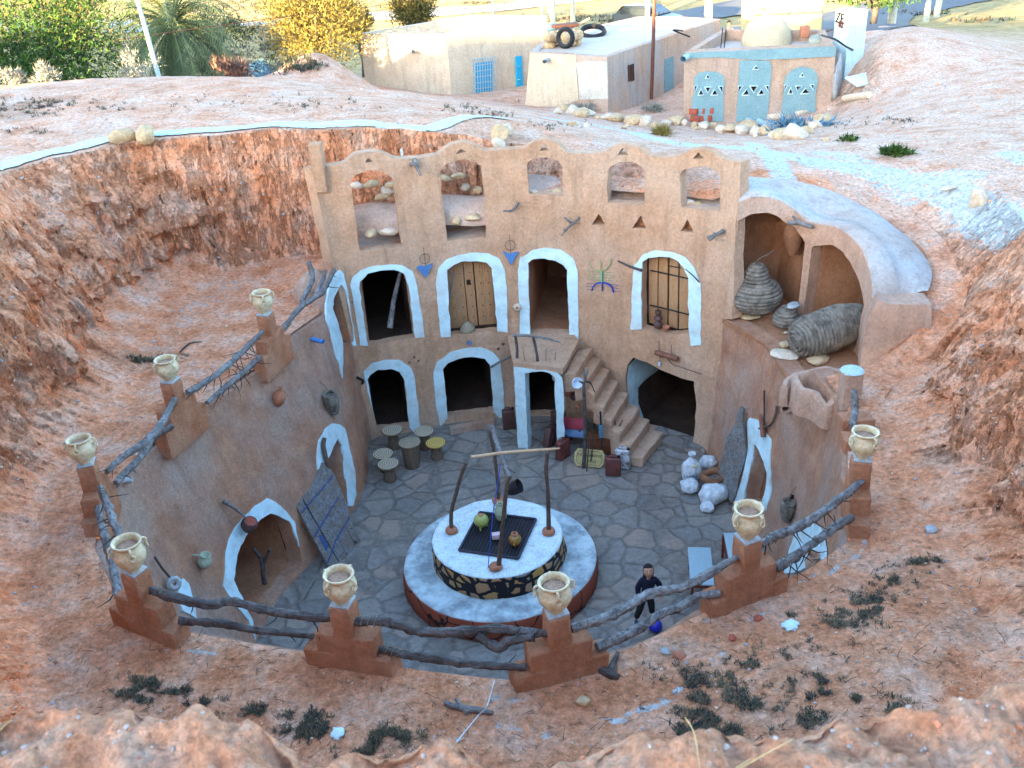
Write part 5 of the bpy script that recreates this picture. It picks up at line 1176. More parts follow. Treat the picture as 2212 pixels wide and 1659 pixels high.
slab(outl, .06, nn, 'oldplank', 'board', T_)
# old plank door leaning on the left wall
cc_ = lambda a, b: (590 + a * .2168, 885 + b * .2168)
pl0 = onz(*cc_(560, 1580), .02); pl1 = onz(*cc_(860, 1310), .02); e_ = (pl1 - pl0).normalized(); n0 = V((-e_.y, e_.x, 0)); 
if n0.x > 0: n0 = -n0
nn = (n0 * -.80 + V((0, 0, .6))).normalized(); T_ = thing('old_plank_door', pl0.lerp(pl1, .5), 'weathered grey blue plank door with blue battens leaning on the left wall between two doorways', 'door')
def od(a, b): return onpl(*cc_(a, b), pl0, nn)
rows = [((175, 880), (245, 815), (540, 1560), (660, 1550)), ((245, 815), (325, 700), (0, 0), (0, 0))]
strips = [[(175, 870), (235, 820), (665, 1560), (560, 1590), (500, 1480)], [(248, 808), (325, 705), (345, 700), (735, 1470), (675, 1560)], [(330, 690), (345, 640), (415, 598), (440, 600), (800, 1340), (790, 1410), (742, 1465)], [(418, 590), (430, 560), (475, 530), (530, 530), (560, 580), (800, 1300), (802, 1330)], [(565, 590), (600, 640), (745, 980), (770, 1130), (862, 1310), (845, 1330), (790, 1290)]]
for k, s_ in enumerate(strips): slab([od(*p) for p in s_], .045 + .006 * (k % 2), nn, 'oldplank', 'plank', T_)
M['bluebat'] = simple('blue_batten', (.05, .10, .26), (.03, .05, .14), 10, .7, .4)
for a, b_ in (((275, 1030), (590, 660)), ((400, 1270), (640, 880)), ((535, 1530), (615, 1310))):
    v, f = tube([od(*a) + nn * .035, od(*b_) + nn * .035], .014, 5, .3, sub=4); obj('batten', v, f, M['bluebat'], T_)
v, f = tube([od(615, 1310) + nn * .035, od(750, 1080) + nn * .035], .014, 5, .3, sub=4); obj('batten', v, f, M['bluebat'], T_)
slab([od(*p) + nn * .03 for p in [(440, 1260), (480, 1250), (545, 1370), (520, 1410)]], .012, nn, 'bluebat', 'plate', T_)
v, f = tube([od(485, 300) + nn * .1, od(480, 380) + nn * .08, od(520, 530) + nn * .06, od(560, 590)], [.04, .05, .045, .03], 8, .3); obj('pivot', v, f, M['post'], T_)
# ------------------------------------------------------------------ hung on the walls
def hung(px, inv, off): s_, h_ = inv(*px); return WL.pos(s_, h_) + WL.nrm(s_, h_) * off, WL.nrm(s_, h_)
q4 = lambda a, b: (442.4 + a * .2222, 534.6 + b * .2222)
p, n = hung(q4(665, 1450), iL, .13); T_ = thing('wall_jug', p, 'terracotta jug hung on the left wall below the twiggy railing', 'jug'); ax = (V((0, 0, 1)) + n * .25)
v, f = lathe([(0, -.2), (.05, -.18), (.10, -.1), (.125, 0), (.11, .09), (.06, .15), (.045, .18), (.06, .215), (.05, .218), (.032, .18)], 24, p, axis=ax, closed=False); obj('body', v, f, M['terra'], T_)
v, f = tube([p + V((.03, 0, .14)), p + V((.12, .02, .1)), p + V((.10, 0, 0))], .015, 6); obj('handle', v, f, M['terra'], T_)
def basket(px, inv, label, sc=1.0, lean=.15):
    p, n = hung(px, inv, .12); T_ = thing('hanging_basket', p, label, 'basket'); t = V((-n.y, n.x, 0)); ax = V((0, 0, 1)) - t * lean
    v, f = lathe(coil_prof([(.0, -.26 * sc), (.07 * sc, -.25 * sc), (.11 * sc, -.12 * sc), (.13 * sc, .05 * sc), (.12 * sc, .18 * sc), (.10 * sc, .2 * sc), (.09 * sc, .15 * sc), (0, .1 * sc)], 13, .018), 20, p, axis=ax, closed=False); obj('body', v, f, M['coil'], T_)
    v, f = tube([p + V(ax).normalized() * .18 * sc, p + n * -.02 + V(ax).normalized() * .34 * sc - t * .02, p - n * .12 + V(ax).normalized() * .5 * sc - t * .05], .009, 6); obj('cord', v, f, M['rope'], T_); return T_
basket(q4(1180, 1500), iL, 'dark coiled basket hung on the left wall left of the tall narrow arch', 1.1)
basket((1716, 1100), iR, 'dark coiled basket hung on the right wall behind the railing', .95, -.1)
p, n = hung(q4(1040, 890), iL, .0); T_ = thing('wall_pipe', p, 'short blue plastic pipe sticking out of the left wall', 'pipe'); v, f = tube([p, p + n * .28 + V((0, 0, -.02))], .045, 14, cap=False); M['bluepipe'] = simple('blue_plastic', (.06, .2, .48), (.05, .16, .4), 9, .45, .1); obj('tube', v, f, M['bluepipe'], T_); v, f = lathe([(.0, 0), (.038, 0)], 14, p + n * .2, axis=n); obj('bore', v, f, M['black'], T_)
v, f = tube([hung(q4(1470, 1260), iL, .02)[0], hung(q4(1490, 1290), iL, .12)[0], hung(q4(1515, 1320), iL, .04)[0]], .03, 7, .3); tag(obj('wall_peg', v, f, M['black']), 'dark wooden peg in the left wall beside the lower left doorway', 'peg')
e2 = lambda a, b: (a / 3, 1106 + b / 3)
p, n = hung(e2(1558, 75), iL, .18); T_ = thing('red_gourd', p, 'round dark gourd with red speckled face hung from a stick above the big cave doorway', 'gourd'); v, f = lathe([(0, -.14), (.09, -.12), (.15, -.02), (.15, .05), (.12, .11), (0, .12)], 24, p, axis=(n * .5 + V((0, 0, 1))), closed=False); obj('body', v, f, M['can'], T_)
M['redspeck'] = simple('red_speckle', (.42, .09, .05), (.14, .04, .03), 30, .7, .5); v, f = lathe([(0, .125), (.08, .122), (.115, .105)], 20, p, axis=(n * .5 + V((0, 0, 1))), closed=False); obj('face', v, f, M['redspeck'], T_)
v, f = tube([hung(e2(1440, -70), iL, .02)[0], hung(e2(1490, -20), iL, .15)[0], hung(e2(1530, 30), iL, .2)[0]], [.035, .03, .02], 8, .3); obj('stick', v, f, M['log'], T_)
p, n = hung(e2(1280, 320), iL, .12); T_ = thing('green_jug', p, 'pale green glazed jug hung on the left wall near the rim', 'jug'); v, f = lathe([(0, -.12), (.06, -.11), (.115, -.02), (.11, .05), (.07, .1), (.06, .12), (.085, .155), (.075, .155), (.05, .11), (0, .06)], 24, p, axis=(n * .35 + V((0, 0, 1))), closed=False); obj('body', v, f, M['paleglaze'], T_)
v, f = tube([p + V((-.05, 0, .13)), p - n * .05 + V((-.14, 0, .14)), p - n * .12 + V((-.12, 0, .04))], .014, 6); obj('handle', v, f, M['paleglaze'], T_)
W_ = [hung(e2(*q_), iL, .1)[0] for q_ in [(960, 295), (1010, 370), (1070, 440)]]; v, f = tube(W_, [.02, .02, .018], 7, .15); T_ = thing('hoe', W_[0], 'long handled hoe with clay ring behind the near left pot', 'hoe'); obj('handle', v, f, M['post'], T_); v, f = lathe([(.04, -.05), (.10, -.04), (.12, .03), (.08, .07), (.03, .04)], 16, hung(e2(1065, 470), iL, .14)[0], axis=(.6, -.6, .4), closed=False); obj('ring', v, f, M['cement'], T_)
# right wall tools
def gq(a, b): return GC_(a, b)
W_ = [hung(gq(*q_), iR, .07)[0] for q_ in [(525, 1030), (540, 1100), (545, 1170)]]; T_ = thing('wooden_plough', W_[0], 'old wooden plough pieces and iron rod hung on the right wall', 'tool'); v, f = tube(W_, [.03, .055, .05], 8, .2); M['redbrown'] = simple('red_brown_wood', (.26, .1, .06), (.16, .06, .04), 10, .7, .4); obj('share', v, f, M['redbrown'], T_)
v, f = tube([hung(gq(*q_), iR, .08)[0] for q_ in [(555, 870), (556, 980), (557, 1120)]], .016, 7, .1); obj('rod', v, f, M['metal'], T_)
v, f = tube([hung(gq(*q_), iR, .08)[0] for q_ in [(640, 970), (630, 1020), (595, 1090), (520, 1115)]], [.025, .024, .022, .018], 7, .2); obj('beam', v, f, M['post'], T_)
p, n = hung(gq(690, 960), iR, .0); T_ = thing('clay_pipe', p, 'short grey clay pipe laid in the top of the right wall', 'pipe'); t = V((-n.y, n.x, 0)); v, f = lathe([(.085, -.17), (.09, -.17), (.088, .17), (.065, .17), (.06, -.17)], 20, p + n * .06, axis=(t * .85 + n * .4), closed=False); obj('tube', v, f, M['loggia'], T_)
p, n = hung((1722, 1072), iR, .1); v, f = rock(p, .05, 3, 1); tag(obj('iron_hook', v, f, M['metal']), 'rusty iron hook above the basket on the right wall', 'hook')
# log and items over the main entrance
W_ = [iF(*Q1(*q_)) for q_ in [(1315, 270), (1430, 300), (1555, 340)]]; W_ = [WL.pos(*q_) + WL.nrm(*q_) * .14 for q_ in W_]; T_ = thing('hanging_log', W_[1], 'peeled reddish log tied with rope above the big square entrance', 'log'); v, f = tube(W_, [.055, .06, .06], 12, .08); obj('log', v, f, M['redbrown'], T_)
for q_ in (.2, .75): c_ = W_[0].lerp(W_[2], q_); v, f = tube([c_ + V((0, cos(a) * .07, sin(a) * .08)) for a in [j * .8 for j in range(9)]] + [c_ + V((0, .1, .25))], .01, 5); obj('rope_loop', v, f, M['rope'], T_)
p, n = hung(Q1(1350, 395), iF, .1); T_ = thing('light_bulb', p, 'white light bulb hanging on a wire at the entrance corner', 'bulb'); v, f = lathe([(0, -.06), (.03, -.045), (.035, -.015), (.02, .02), (.018, .05), (0, .05)], 14, p, closed=False); obj('bulb', v, f, M['enamel'], T_); v, f = tube([p + V((0, 0, .05)), p + V((.02, 0, .15)), p + V((-.06, .02, .28))], .006, 5); obj('wire', v, f, M['black'], T_)
v, f = tube([hung(Q1(*q_), iF, .03)[0] for q_ in [(1415, 335), (1440, 380), (1480, 420), (1600, 460), (1780, 520)]], .007, 5); tag(obj('cable', v, f, M['black']), 'black cable running along the top edge of the big entrance', 'cable')
# facade pegs and branches
def twigs(name, groups, inv, label, cat, m='log', r=.03):
    T_ = thing(name, hung(groups[0][0][0], inv, .05)[0], label, cat)
    for k, g_ in enumerate(groups):
        pts = [hung(q_, inv, o_)[0] for q_, o_ in g_]; v, f = tube(pts, [r * (1 - .25 * j) for j in range(len(pts))], 8, .35, k); obj('branch', v, f, M[m], T_)
    return T_
z0 = lambda a, b: (737.3 + a / 3, b / 3); z1 = lambda a, b: (1474.7 + a / 3, b / 3)
twigs('wall_branch', [[(z0(445, 1060), .05), (z0(475, 1060), .15), (z0(505, 1115), .28)], [(z0(470, 1030), .02), (z0(490, 1070), .15)]], iF, 'stubby grey branch sticking out near the top left of the facade', 'branch', 'log', .045)
twigs('wall_branch', [[(z0(1145, 1310), .02), (z0(1110, 1350), .15), (z0(1050, 1345), .22)]], iF, 'short bent grey branch in the facade above the third doorway', 'branch', 'log', .035)
twigs('wall_branch', [[(z0(1545, 1405), .02), (z0(1490, 1450), .12), (z0(1435, 1510), .2)], [(z0(1500, 1440), .1), (z0(1455, 1395), .16)], [(z0(1520, 1430), .1), (z0(1450, 1475), .2)]], iF, 'forked grey branch in the middle of the facade left of three triangular niches', 'branch', 'log', .028)
twigs('wall_branch', [[(z1(270, 1490), .02), (z1(240, 1510), .2), (z1(195, 1510), .25)], [(z1(240, 1500), .15), (z1(220, 1530), .28)]], iF, 'stubby dark branch in the right end of the facade', 'branch', 'log', .045)
twigs('wall_branch', [[((1388, 583), .02), ((1370, 572), .15), ((1343, 556), .22)]], iF, 'dark stick poking out left of the upper right doorway', 'branch', 'logdark', .035)
twigs('wall_branch', [[((1512, 608), .03), ((1505, 590), .15), ((1490, 575), .18)]], iF, 'thin stick at the right edge of the upper right doorway', 'branch', 'logdark', .018)
# blue triangles with wire rings
M['bluetri'] = simple('blue_paint', (.08, .2, .42), (.05, .13, .3), 12, .6, .2)
for pts, ring_, lab in (([SC(484, 70), SC(510, 55), SC(540, 62), SC(592, 42), SC(568, 90), SC(545, 138)], (917, 558), 'blue painted triangle plaque right of the upper left doorway'), ([(1085, 541), (1100, 547), (1121, 541), (1112, 556), (1104, 571), (1095, 556)], (1102, 529), 'blue painted triangle plaque between the second and third upper doorways')):
    P_ = px2(iF, pts); T_ = thing('triangle_plaque', WL.pos(*P_[0]), lab, 'plaque', 'blue triangle plaques'); v, f = sheet(WL, P_, d=.08, thick=.03, off=.06, amp=.05, jit=.0); obj('plate', v, f, M['bluetri'], T_)
    c_, n = hung(ring_, iF, .03); t = V((-n.y, n.x, 0)); v, f = tube([c_ + t * cos(a) * .11 + V((0, 0, sin(a) * .11)) for a in [j * pi / 8 for j in range(17)]], .005, 5, cap=False); obj('wire_ring', v, f, M['metal'], T_); v, f = tube([c_ + V((0, 0, -.2)), c_ + V((0, 0, .25))], .005, 5); obj('wire', v, f, M['metal'], T_)
# painted figure on the wall
M['pyellow'] = simple('paint_yellow', (.50, .50, .2), (.4, .4, .16), 20, .8, 0); M['pgreen'] = simple('paint_green', (.2, .48, .25), (.16, .36, .2), 20, .8, 0); M['pblue'] = simple('paint_blue', (.02, .04, .30), (.02, .03, .2), 20, .8, 0); M['pwhite'] = simple('paint_white', (.6, .6, .6), (.5, .5, .5), 20, .8, 0)
T_ = thing('painted_figure', hung(SC(1690, 120), iF, .0)[0], 'painted symbol with yellow upturned arms, green body and blue arched legs on the facade', 'mural')
def stroke(pts, r, m, nm='stroke'):
    W_ = [hung(SC(*q_), iF, .022)[0] for q_ in pts]; v, f = tube(W_, r, 6, flat=.5); obj(nm, v, f, M[m], T_)
for off, m_, r in ((0, 'pyellow', .02), (-6, 'pwhite', .008)):
    stroke([(1605 + off, 30), (1615 + off, 60), (1640 + off, 85), (1680 + off, 95), (1720 + off, 80), (1745 + off, 50), (1750 + off, 15)], r, m_)
stroke([(1680, 30), (1680, 90)], .03, 'pyellow'); stroke([(1690, 95), (1690, 165)], .05, 'pgreen', 'body')
for y_ in (100, 118, 135, 152): stroke([(1598, y_ - 4), (1640, y_), (1680, y_ + 2)], .006, 'pgreen'); stroke([(1700, y_ + 2), (1740, y_ + 5), (1772, y_ + 8)], .006, 'pgreen')
for y_ in (175, 195, 215): stroke([(1592, y_), (1640, y_ + 2)], .007, 'pblue'); stroke([(1750, y_ + 5), (1803, y_ + 15)], .007, 'pblue')
stroke([(1625, 222), (1638, 190), (1670, 172), (1710, 172), (1750, 190), (1768, 235)], .028, 'pblue'); stroke([(1692, 175), (1692, 222)], .03, 'pblue'); stroke([(1632, 220), (1642, 195), (1670, 180), (1710, 180), (1745, 195), (1760, 225)], .007, 'pwhite')
# plates on the facade
p, n = hung(SC(828, 558), iF, .02); v, f = lathe([(0, .0), (.05, .0), (.06, .03), (.03, .03), (0, .02)], 18, p, axis=n, closed=False); tag(obj('wall_plate', v, f, M['bluebox']), 'small blue grey plate set in the wall between upper and lower doorways', 'plate')
p, n = hung(SC(1140, 330), iF, .03); v, f = lathe([(.03, .0), (.10, .0), (.08, .04), (.04, .06), (.03, .05)], 18, p, axis=n, wob=.2, closed=False); tag(obj('clay_spout', v, f, M['palestone']), 'pale round clay spout left of the third upper doorway', 'spout')
v, f = tube([hung(SC(1155, 350), iF, .02)[0], hung(SC(1153, 430), iF, .02)[0], hung(SC(1152, 510), iF, .02)[0]], .006, 5); tag(obj('thin_wire', v, f, M['twig']), 'thin wire hanging down from the clay spout', 'wire')
# things in doorways
def onfloor(px, z): return onz(*px, z)
p = onpl(*SC(822, 490), WL.pos(SL[2], 0), (0, 1, 0)); p = V(iF(*SC(822, 495))); P_ = WL.pos(p.x, p.y) - WL.nrm(p.x, 2.3) * .15; P_.z = dd['u2'][0][0].y + .02
v, f = lathe(coil_prof([(.0, 0), (.15, 0), (.165, .05), (.13, .12), (.08, .17), (.05, .2), (0, .22)], 9, .012), 24, P_, closed=False); tag(obj('coiled_basket', v, f, M['weave']), 'small coiled basket in the second upper doorway in front of its door', 'basket')
P_ = V(iF(*GC_(335, 0))) if False else V(iF(1416, 712)); Q_ = WL.pos(P_.x, P_.y) - WL.nrm(P_.x, 2.5) * .12; T_ = thing('stacked_vase', Q_, 'dark glazed two part vase on the sill of the upper right doorway', 'vase'); v, f = lathe([(0, 0), (.07, 0), (.10, .05), (.09, .12), (.05, .15), (.045, .17), (.09, .2), (.085, .25), (.05, .28), (.055, .33), (.08, .36), (.07, .4), (.03, .4)], 20, Q_, closed=False); obj('body', v, f, M['can'], T_)
P_ = V(iF(1434, 718)); Q_ = WL.pos(P_.x, P_.y) - WL.nrm(P_.x, 2.5) * .1; v, f = lathe([(0, 0), (.045, 0), (.075, .07), (.085, .10), (.07, .10), (.04, .03), (0, .02)], 20, Q_, closed=False); tag(obj('terracotta_bowl', v, f, M['terra']), 'small terracotta bowl beside the dark vase on the doorway sill', 'bowl')
q0 = iF(*SC(325, 500)); q1 = iF(*SC(405, 140)); v, f = tube([WL.pos(*q0) - WL.nrm(*q0) * .3, WL.pos(*iF(*SC(350, 350))) - WL.nrm(*q0) * .42, WL.pos(*q1) - WL.nrm(*q1) * .42], [.07, .055, .04], 10, .25); tag(obj('leaning_log', v, f, M['log']), 'pale peeled log leaning inside the upper left doorway', 'log')
v, f = tube([hung(SC(700, 130), iF, -.3)[0], hung(SC(730, 150), iF, -.28)[0], hung(SC(722, 230), iF, -.3)[0], hung(SC(710, 310), iF, -.3)[0]], .01, 5); tag(obj('door_rope', v, f, M['bluebox']), 'blue grey rope tied on the left of the second upper door', 'rope')
# threshold steps of the lower doors
st = [onz(*SC(*q_), .15) for q_ in [(700, 1100), (780, 1085), (900, 1060), (980, 1035), (992, 1065), (870, 1092), (705, 1125)]]
v, f = sheet(Flat(.15), [V((p.x, p.y)) for p in st[:4]][::-1] + [V((p.x, p.y)) for p in st[4:]][::-1] if False else [V((p.x, p.y)) for p in st], d=.1, thick=.16, amp=.01); obj('threshold', v, f, M['wall'], house)
st = [onz(*Q1(*q_), .12) for q_ in [(1215, 1160), (1330, 1065), (1800, 1215), (1800, 1390), (1480, 1290)]]
v, f = sheet(Flat(.12), [V((p.x, p.y)) for p in st], d=.12, thick=.13, amp=.01); obj('threshold', v, f, M['floor'], house)
# cave interior items
p = V(iL(*e2(1595, 520))); Q_ = WL.pos(p.x, max(p.y, .1)) - WL.nrm(p.x, .2) * .5; Q_.z = .05; v, f = lathe([(0, 0), (.14, 0), (.2, .1), (.2, .22), (.15, .3), (.12, .3), (.1, .2), (0, .1)], 24, Q_, closed=False); tag(obj('dark_cauldron', v, f, M['black']), 'black clay cauldron standing inside the big cave doorway', 'pot')
Q2_ = Q_ + V((.55, .8, .1)); v, f = tube([Q2_, Q2_ + V((0, .1, .5)), Q2_ + V((-.1, .1, .75))], [.05, .04, .03], 8, .3); T_ = thing('fork_stump', Q2_, 'dark forked stump leaning on a stone slab inside the cave doorway', 'stump'); obj('trunk', v, f, M['logdark'], T_); v, f = tube([Q2_ + V((0, .08, .35)), Q2_ + V((.2, .1, .7))], [.035, .025], 8, .3); obj('branch', v, f, M['logdark'], T_)
# spouted jar by the right rim doorway
p, n = hung((1775, 1210), iR, .12); T_ = thing('clay_spout_jar', p, 'pale round mouthed clay jar showing over the right rim', 'jar'); v, f = lathe([(0, -.25), (.09, -.22), (.12, -.08), (.10, .02), (.09, .06), (.105, .09), (.085, .09), (.07, .0), (0, -.05)], 22, p, closed=False); obj('body', v, f, M['loggia'], T_)
# ------------------------------------------------------------------ loggia contents
p = onz(*K2([(285, 905)])[0], 3.34); T_ = thing('onion_basket', p, 'big onion shaped coiled straw granary basket in the left loggia bay', 'basket')
v, f = lathe(coil_prof([(0, 0), (.25, 0), (.42, .1), (.50, .24), (.50, .36), (.42, .50), (.27, .62), (.22, .70), (.19, .82), (.13, .92), (.1, .94), (0, .93)], 20, .034), 48, p, wob=.04, closed=False); obj('body', v, f, M['coil'], T_)
v, f = tube([p + V((-.03, 0, .9)), p + V((-.02, 0, 1.02)), p + V((.06, 0, 1.1)), p + V((.2, 0, 1.16)), p + V((.32, 0, 1.24))], [.022, .022, .02, .018, .014], 8, .1); obj('stem', v, f, M['post'], T_)
for k, (a, b_) in enumerate([(220, 955), (262, 965), (240, 938)]): q_ = onz(*K2([(a, b_)])[0], 3.26); v, f = rock(q_, .17, 20 + k, .3, 2, .2, 1.2, .8); tag(obj('flat_stone', v, f, M['stone']), ['flat ochre stone under the left of the onion basket', 'flat ochre stone under the right of the onion basket', 'thin flat stone between the two under the onion basket'][k], 'stone')
p = onz(*K2([(515, 1025)])[0], 3.22); T_ = thing('coil_lid_basket', p, 'small coiled basket weighted with a grey stone beside the loggia post', 'basket'); v, f = lathe(coil_prof([(0, 0), (.18, 0), (.24, .06), (.25, .16), (.18, .28), (.12, .36), (0, .38)], 10, .026), 32, p, wob=.04, closed=False); obj('body', v, f, M['coil'], T_)
v, f = rock(p + V((.12, -.03, .42)), .17, 31, .35, 2, .2, 1.1, .8); tag(obj('grey_stone', v, f, M['cement']), 'grey flat stone on top of the small coiled basket', 'stone')
a0 = onz(*K2([(640, 1130)])[0], 3.6); a1 = onz(*K2([(1050, 985)])[0], 3.72); ax = (a1 - a0).normalized(); L_ = (a1 - a0).length * 1.08
T_ = thing('lying_basket', a0, 'long barrel shaped coiled straw basket lying on its side across the right loggia bay', 'basket')
v, f = lathe(coil_prof([(0, -.18), (.2, -.16), (.30, -.05), (.37, .15), (.39, L_ * .45), (.36, L_ * .7), (.29, L_ * .9), (.25, L_), (.21, L_), (.24, L_ * .8), (0, L_ * .5)], 34, .034), 44, a0, axis=ax, wob=.05, closed=False); obj('body', v, f, M['coil'], T_)
for k, ((a, b_), r, m_, lab) in enumerate([((500, 1245), .27, 'palestone', 'large pale flat stone at the foot of the lying basket'), ((510, 1170), .16, 'stone', 'small ochre stone wedged under the end of the lying basket'), ((760, 1275), .25, 'stone', 'ochre flat stone in front of the lying basket'), ((630, 1240), .13, 'stone', 'small stone between the two flat stones below the lying basket'), ((515, 1080), .05, 'palestone', 'tiny pale stone below the small coiled basket')]):
    q_ = onz(*K2([(a, b_)])[0], 3.26); v, f = rock(q_, r, 40 + k, .35, 2, .2, 1.15, .75); tag(obj('flat_stone', v, f, M[m_]), lab, 'stone')
p = LG.pos(1.0, 5.05); q_ = onpl(*K2([(575, 360)])[0], p, (0, 1, 0)); q_ = onpl(*K2([(575, 370)])[0], LG.pos(1.0, 4.8) + V((0, .25, 0)), (0, 1, 0)); T_ = thing('hanging_amphora', q_, 'dark glazed amphora hanging under the arch of the left loggia bay', 'amphora'); v, f = lathe([(0, -.37), (.09, -.35), (.16, -.15), (.2, .1), (.19, .22), (.14, .32), (.1, .34), (0, .34)], 26, q_, closed=False); obj('body', v, f, M['claybrown'], T_); v, f = tube([q_ + V((0, 0, .33)), q_ + V((0, 0, .6))], .012, 6); obj('cord', v, f, M['rope'], T_)
W_ = [LG.pos(*iG(*K2([q_])[0])) + V((-.02, -.16, .03)) for q_ in [(520, 258), (590, 250), (640, 268), (705, 285)]]; T_ = thing('arch_branch', W_[0], 'blue grey branch stub lying on the loggia between the two arches', 'branch'); v, f = tube(W_, [.05, .05, .045, .04], 9, .4, 3); obj('branch', v, f, M['log'], T_); v, f = tube([W_[1], W_[1] + V((-.1, -.02, .14))], [.035, .02], 7, .4); obj('stub', v, f, M['log'], T_)
# ------------------------------------------------------------------ log railings between the pillars
def rail_log(px, z0, z1, r, label, m='log', tw=0, seed=0, fork=None, grp='logs railing the courtyard rim'):
    n = len(px); W_ = [onz(p[0], p[1], z0 + (z1 - z0) * i / (n - 1)) for i, p in enumerate(px)]
    T_ = thing('railing_log', W_[0], label, 'log', grp)
    rr_ = random.Random(seed); L = [r * rr_.uniform(.85, 1.12) for _ in W_]; L[-1] *= .85
    v, f = tube(W_, L, 22, .46, seed, sub=9); obj('trunk', v, f, M[m], T_)
    if fork:
        W2 = [onz(p[0], p[1], z) for p, z in fork]; v, f = tube(W2, [r * .85, r * 1.0, r * .9, r * .8], 20, .46, seed + 3, sub=8); obj('branch', v, f, M[m], T_)
    d0 = (W_[1] - W_[0]).normalized(); c0 = W_[0] + d0 * .1; a0 = d0.cross(V((0, 0, 1))).normalized(); b0 = a0.cross(d0)
    if r > .045: v, f = tube([c0 + (a0 * cos(q) + b0 * sin(q)) * r * 1.12 + d0 * .012 * q for q in [w * .7 for w in range(28)]], .006, 5, sub=1); obj('rope_lashing', v, f, M['rope'], T_)
    for k in range(tw):
        t = rr_.uniform(.08, .95) * (n - 1); i = min(int(t), n - 2); p = W_[i].lerp(W_[i + 1], t - i)
        d = V((rr_.uniform(-.7, .7), rr_.uniform(-.7, .7), rr_.uniform(-1, .15))).normalized(); l = rr_.uniform(.12, .4)
        q = p + d * l * .5 + V((rr_.uniform(-.04, .04), rr_.uniform(-.04, .04), 0)); v, f = tube([p, q, q + (d + V((rr_.uniform(-.5, .5), rr_.uniform(-.5, .5), rr_.uniform(-.2, .5)))) * l * .5], [.011, .008, .003], 5, .2, k, sub=2); obj('twig', v, f, M['darktwig'], T_)
    return T_
ZU, ZL = 4.36, 4.0
rail_log([(327, 1274), (367, 1288), (450, 1306), (500, 1299), (567, 1316), (633, 1328), (713, 1336)], ZU, ZU, .05, 'long dark upper log between the near left corner pillar and the next pillar', 'logdark', 3, 1)
rail_log([(388, 1341), (483, 1348), (567, 1363), (677, 1374)], ZL, ZL, .042, 'thinner dark lower log between the near left corner pillar and the next pillar', 'logdark', 2, 2)
rail_log([(762, 1343), (837, 1343), (904, 1364), (970, 1366), (1070, 1359), (1137, 1366), (1184, 1369)], ZU, ZU, .052, 'thick dark forked upper log at the bottom centre', 'logdark', 2, 3,
         fork=[((1030, 1372), 4.34), ((1074, 1399), 4.22), ((1100, 1385), 4.3), ((1154, 1376), 4.36)])
rail_log([(820, 1401), (870, 1413), (937, 1423), (1037, 1436), (1137, 1441)], ZL, ZL, .048, 'lower dark log at the bottom centre below the forked log', 'logdark', 3, 4)
rail_log([(1234, 1358), (1304, 1336), (1354, 1313), (1404, 1283), (1474, 1269), (1525, 1243), (1592, 1204)], ZU, ZU, .046, 'long pale grey upper log in front of the boy', 'log', 2, 5)
rail_log([(1289, 1399), (1370, 1363), (1424, 1329), (1474, 1309), (1508, 1288), (1555, 1283)], ZL, ZL, .05, 'furrowed grey lower log passing in front of the blue ball', 'log', 1, 6)
rail_log([(1642, 1178), (1675, 1156), (1715, 1143), (1775, 1108), (1808, 1083), (1862, 1040)], ZU, ZU, .055, 'shaggy barked upper log on the near right rim above the white arch', 'log', 14, 7)
rail_log([(1675, 1226), (1715, 1203), (1768, 1166), (1808, 1136), (1842, 1116)], ZL, ZL, .055, 'grey lower log with dark twigs on the near right rim', 'log', 14, 8)
rail_log([(1845, 846), (1847, 870), (1846, 895), (1840, 921)], ZU, ZL + .1, .05, 'short blue grey log standing between the disc topped pillar and the right pot', 'log', 2, 9)
rail_log([(405, 848), (467, 810), (517, 766), (567, 716)], ZU, ZU, .05, 'straight pale upper log between the two back left pots', 'log', 22, 10)
rail_log([(447, 870), (500, 826), (530, 800), (563, 770)], ZL, ZL, .042, 'twiggy thorny lower log between the two back left pots', 'log', 30, 11)
rail_log([(377, 863), (350, 913), (317, 953), (267, 986), (230, 1020)], ZU, ZU, .055, 'curved grey upper log between the middle and far left pots', 'log', 3, 12)
rail_log([(373, 920), (333, 943), (307, 983), (250, 1043)], ZL, ZL, .05, 'grey lower log crossing beneath the curved one on the left rim', 'log', 3, 13)
rail_log([(217, 1053), (233, 1093), (247, 1133), (262, 1165)], ZU, ZU, .05, 'steep dark upper log between the far left pot and the near left corner pot', 'log', 6, 14)
rail_log([(213, 1053), (217, 1126), (233, 1179), (247, 1239), (255, 1289)], ZL + .1, ZL - .05, .055, 'long outer split log left of the near left corner pot', 'log', 4, 15)
rail_log([(607, 716), (650, 663), (693, 633), (722, 583)], 4.1, 4.45, .055, 'bent grey log running up to the tall narrow white arch', 'log', 7, 16)
rail_log([(683, 640), (703, 586)], 4.3, 4.5, .045, 'short pale log parallel to the bent one beside the narrow arch', 'log', 0, 17)
rail_log([(667, 566), (675, 603), (655, 646), (650, 668)], 4.6, 3.95, .05, 'crooked blue grey branch post standing behind the railing near the facade', 'log', 0, 18)
# mud lump and vault behind the narrow arch
g5 = lambda a, b: (442.4 + a * .2222, 534.6 + b * .2222)
for k, (a, z, sx, sy, sz, yaw) in enumerate([((1040, 420), 3.75, .26, .60, .42, .35)]):
    c_ = onz(*g5(*a), z); bm = bmesh.new(); bmesh.ops.create_uvsphere(bm, u_segments=32, v_segments=20, radius=1); R = rz(-yaw)
    vs = organic([c_ + R @ V((v.co.x * sx, v.co.y * sy, v.co.z * sz)) for v in bm.verts], .05, 2); fs = [[v.index for v in f.verts] for f in bm.faces]; bm.free(); obj('vault', vs, fs, M['loggia'], house)
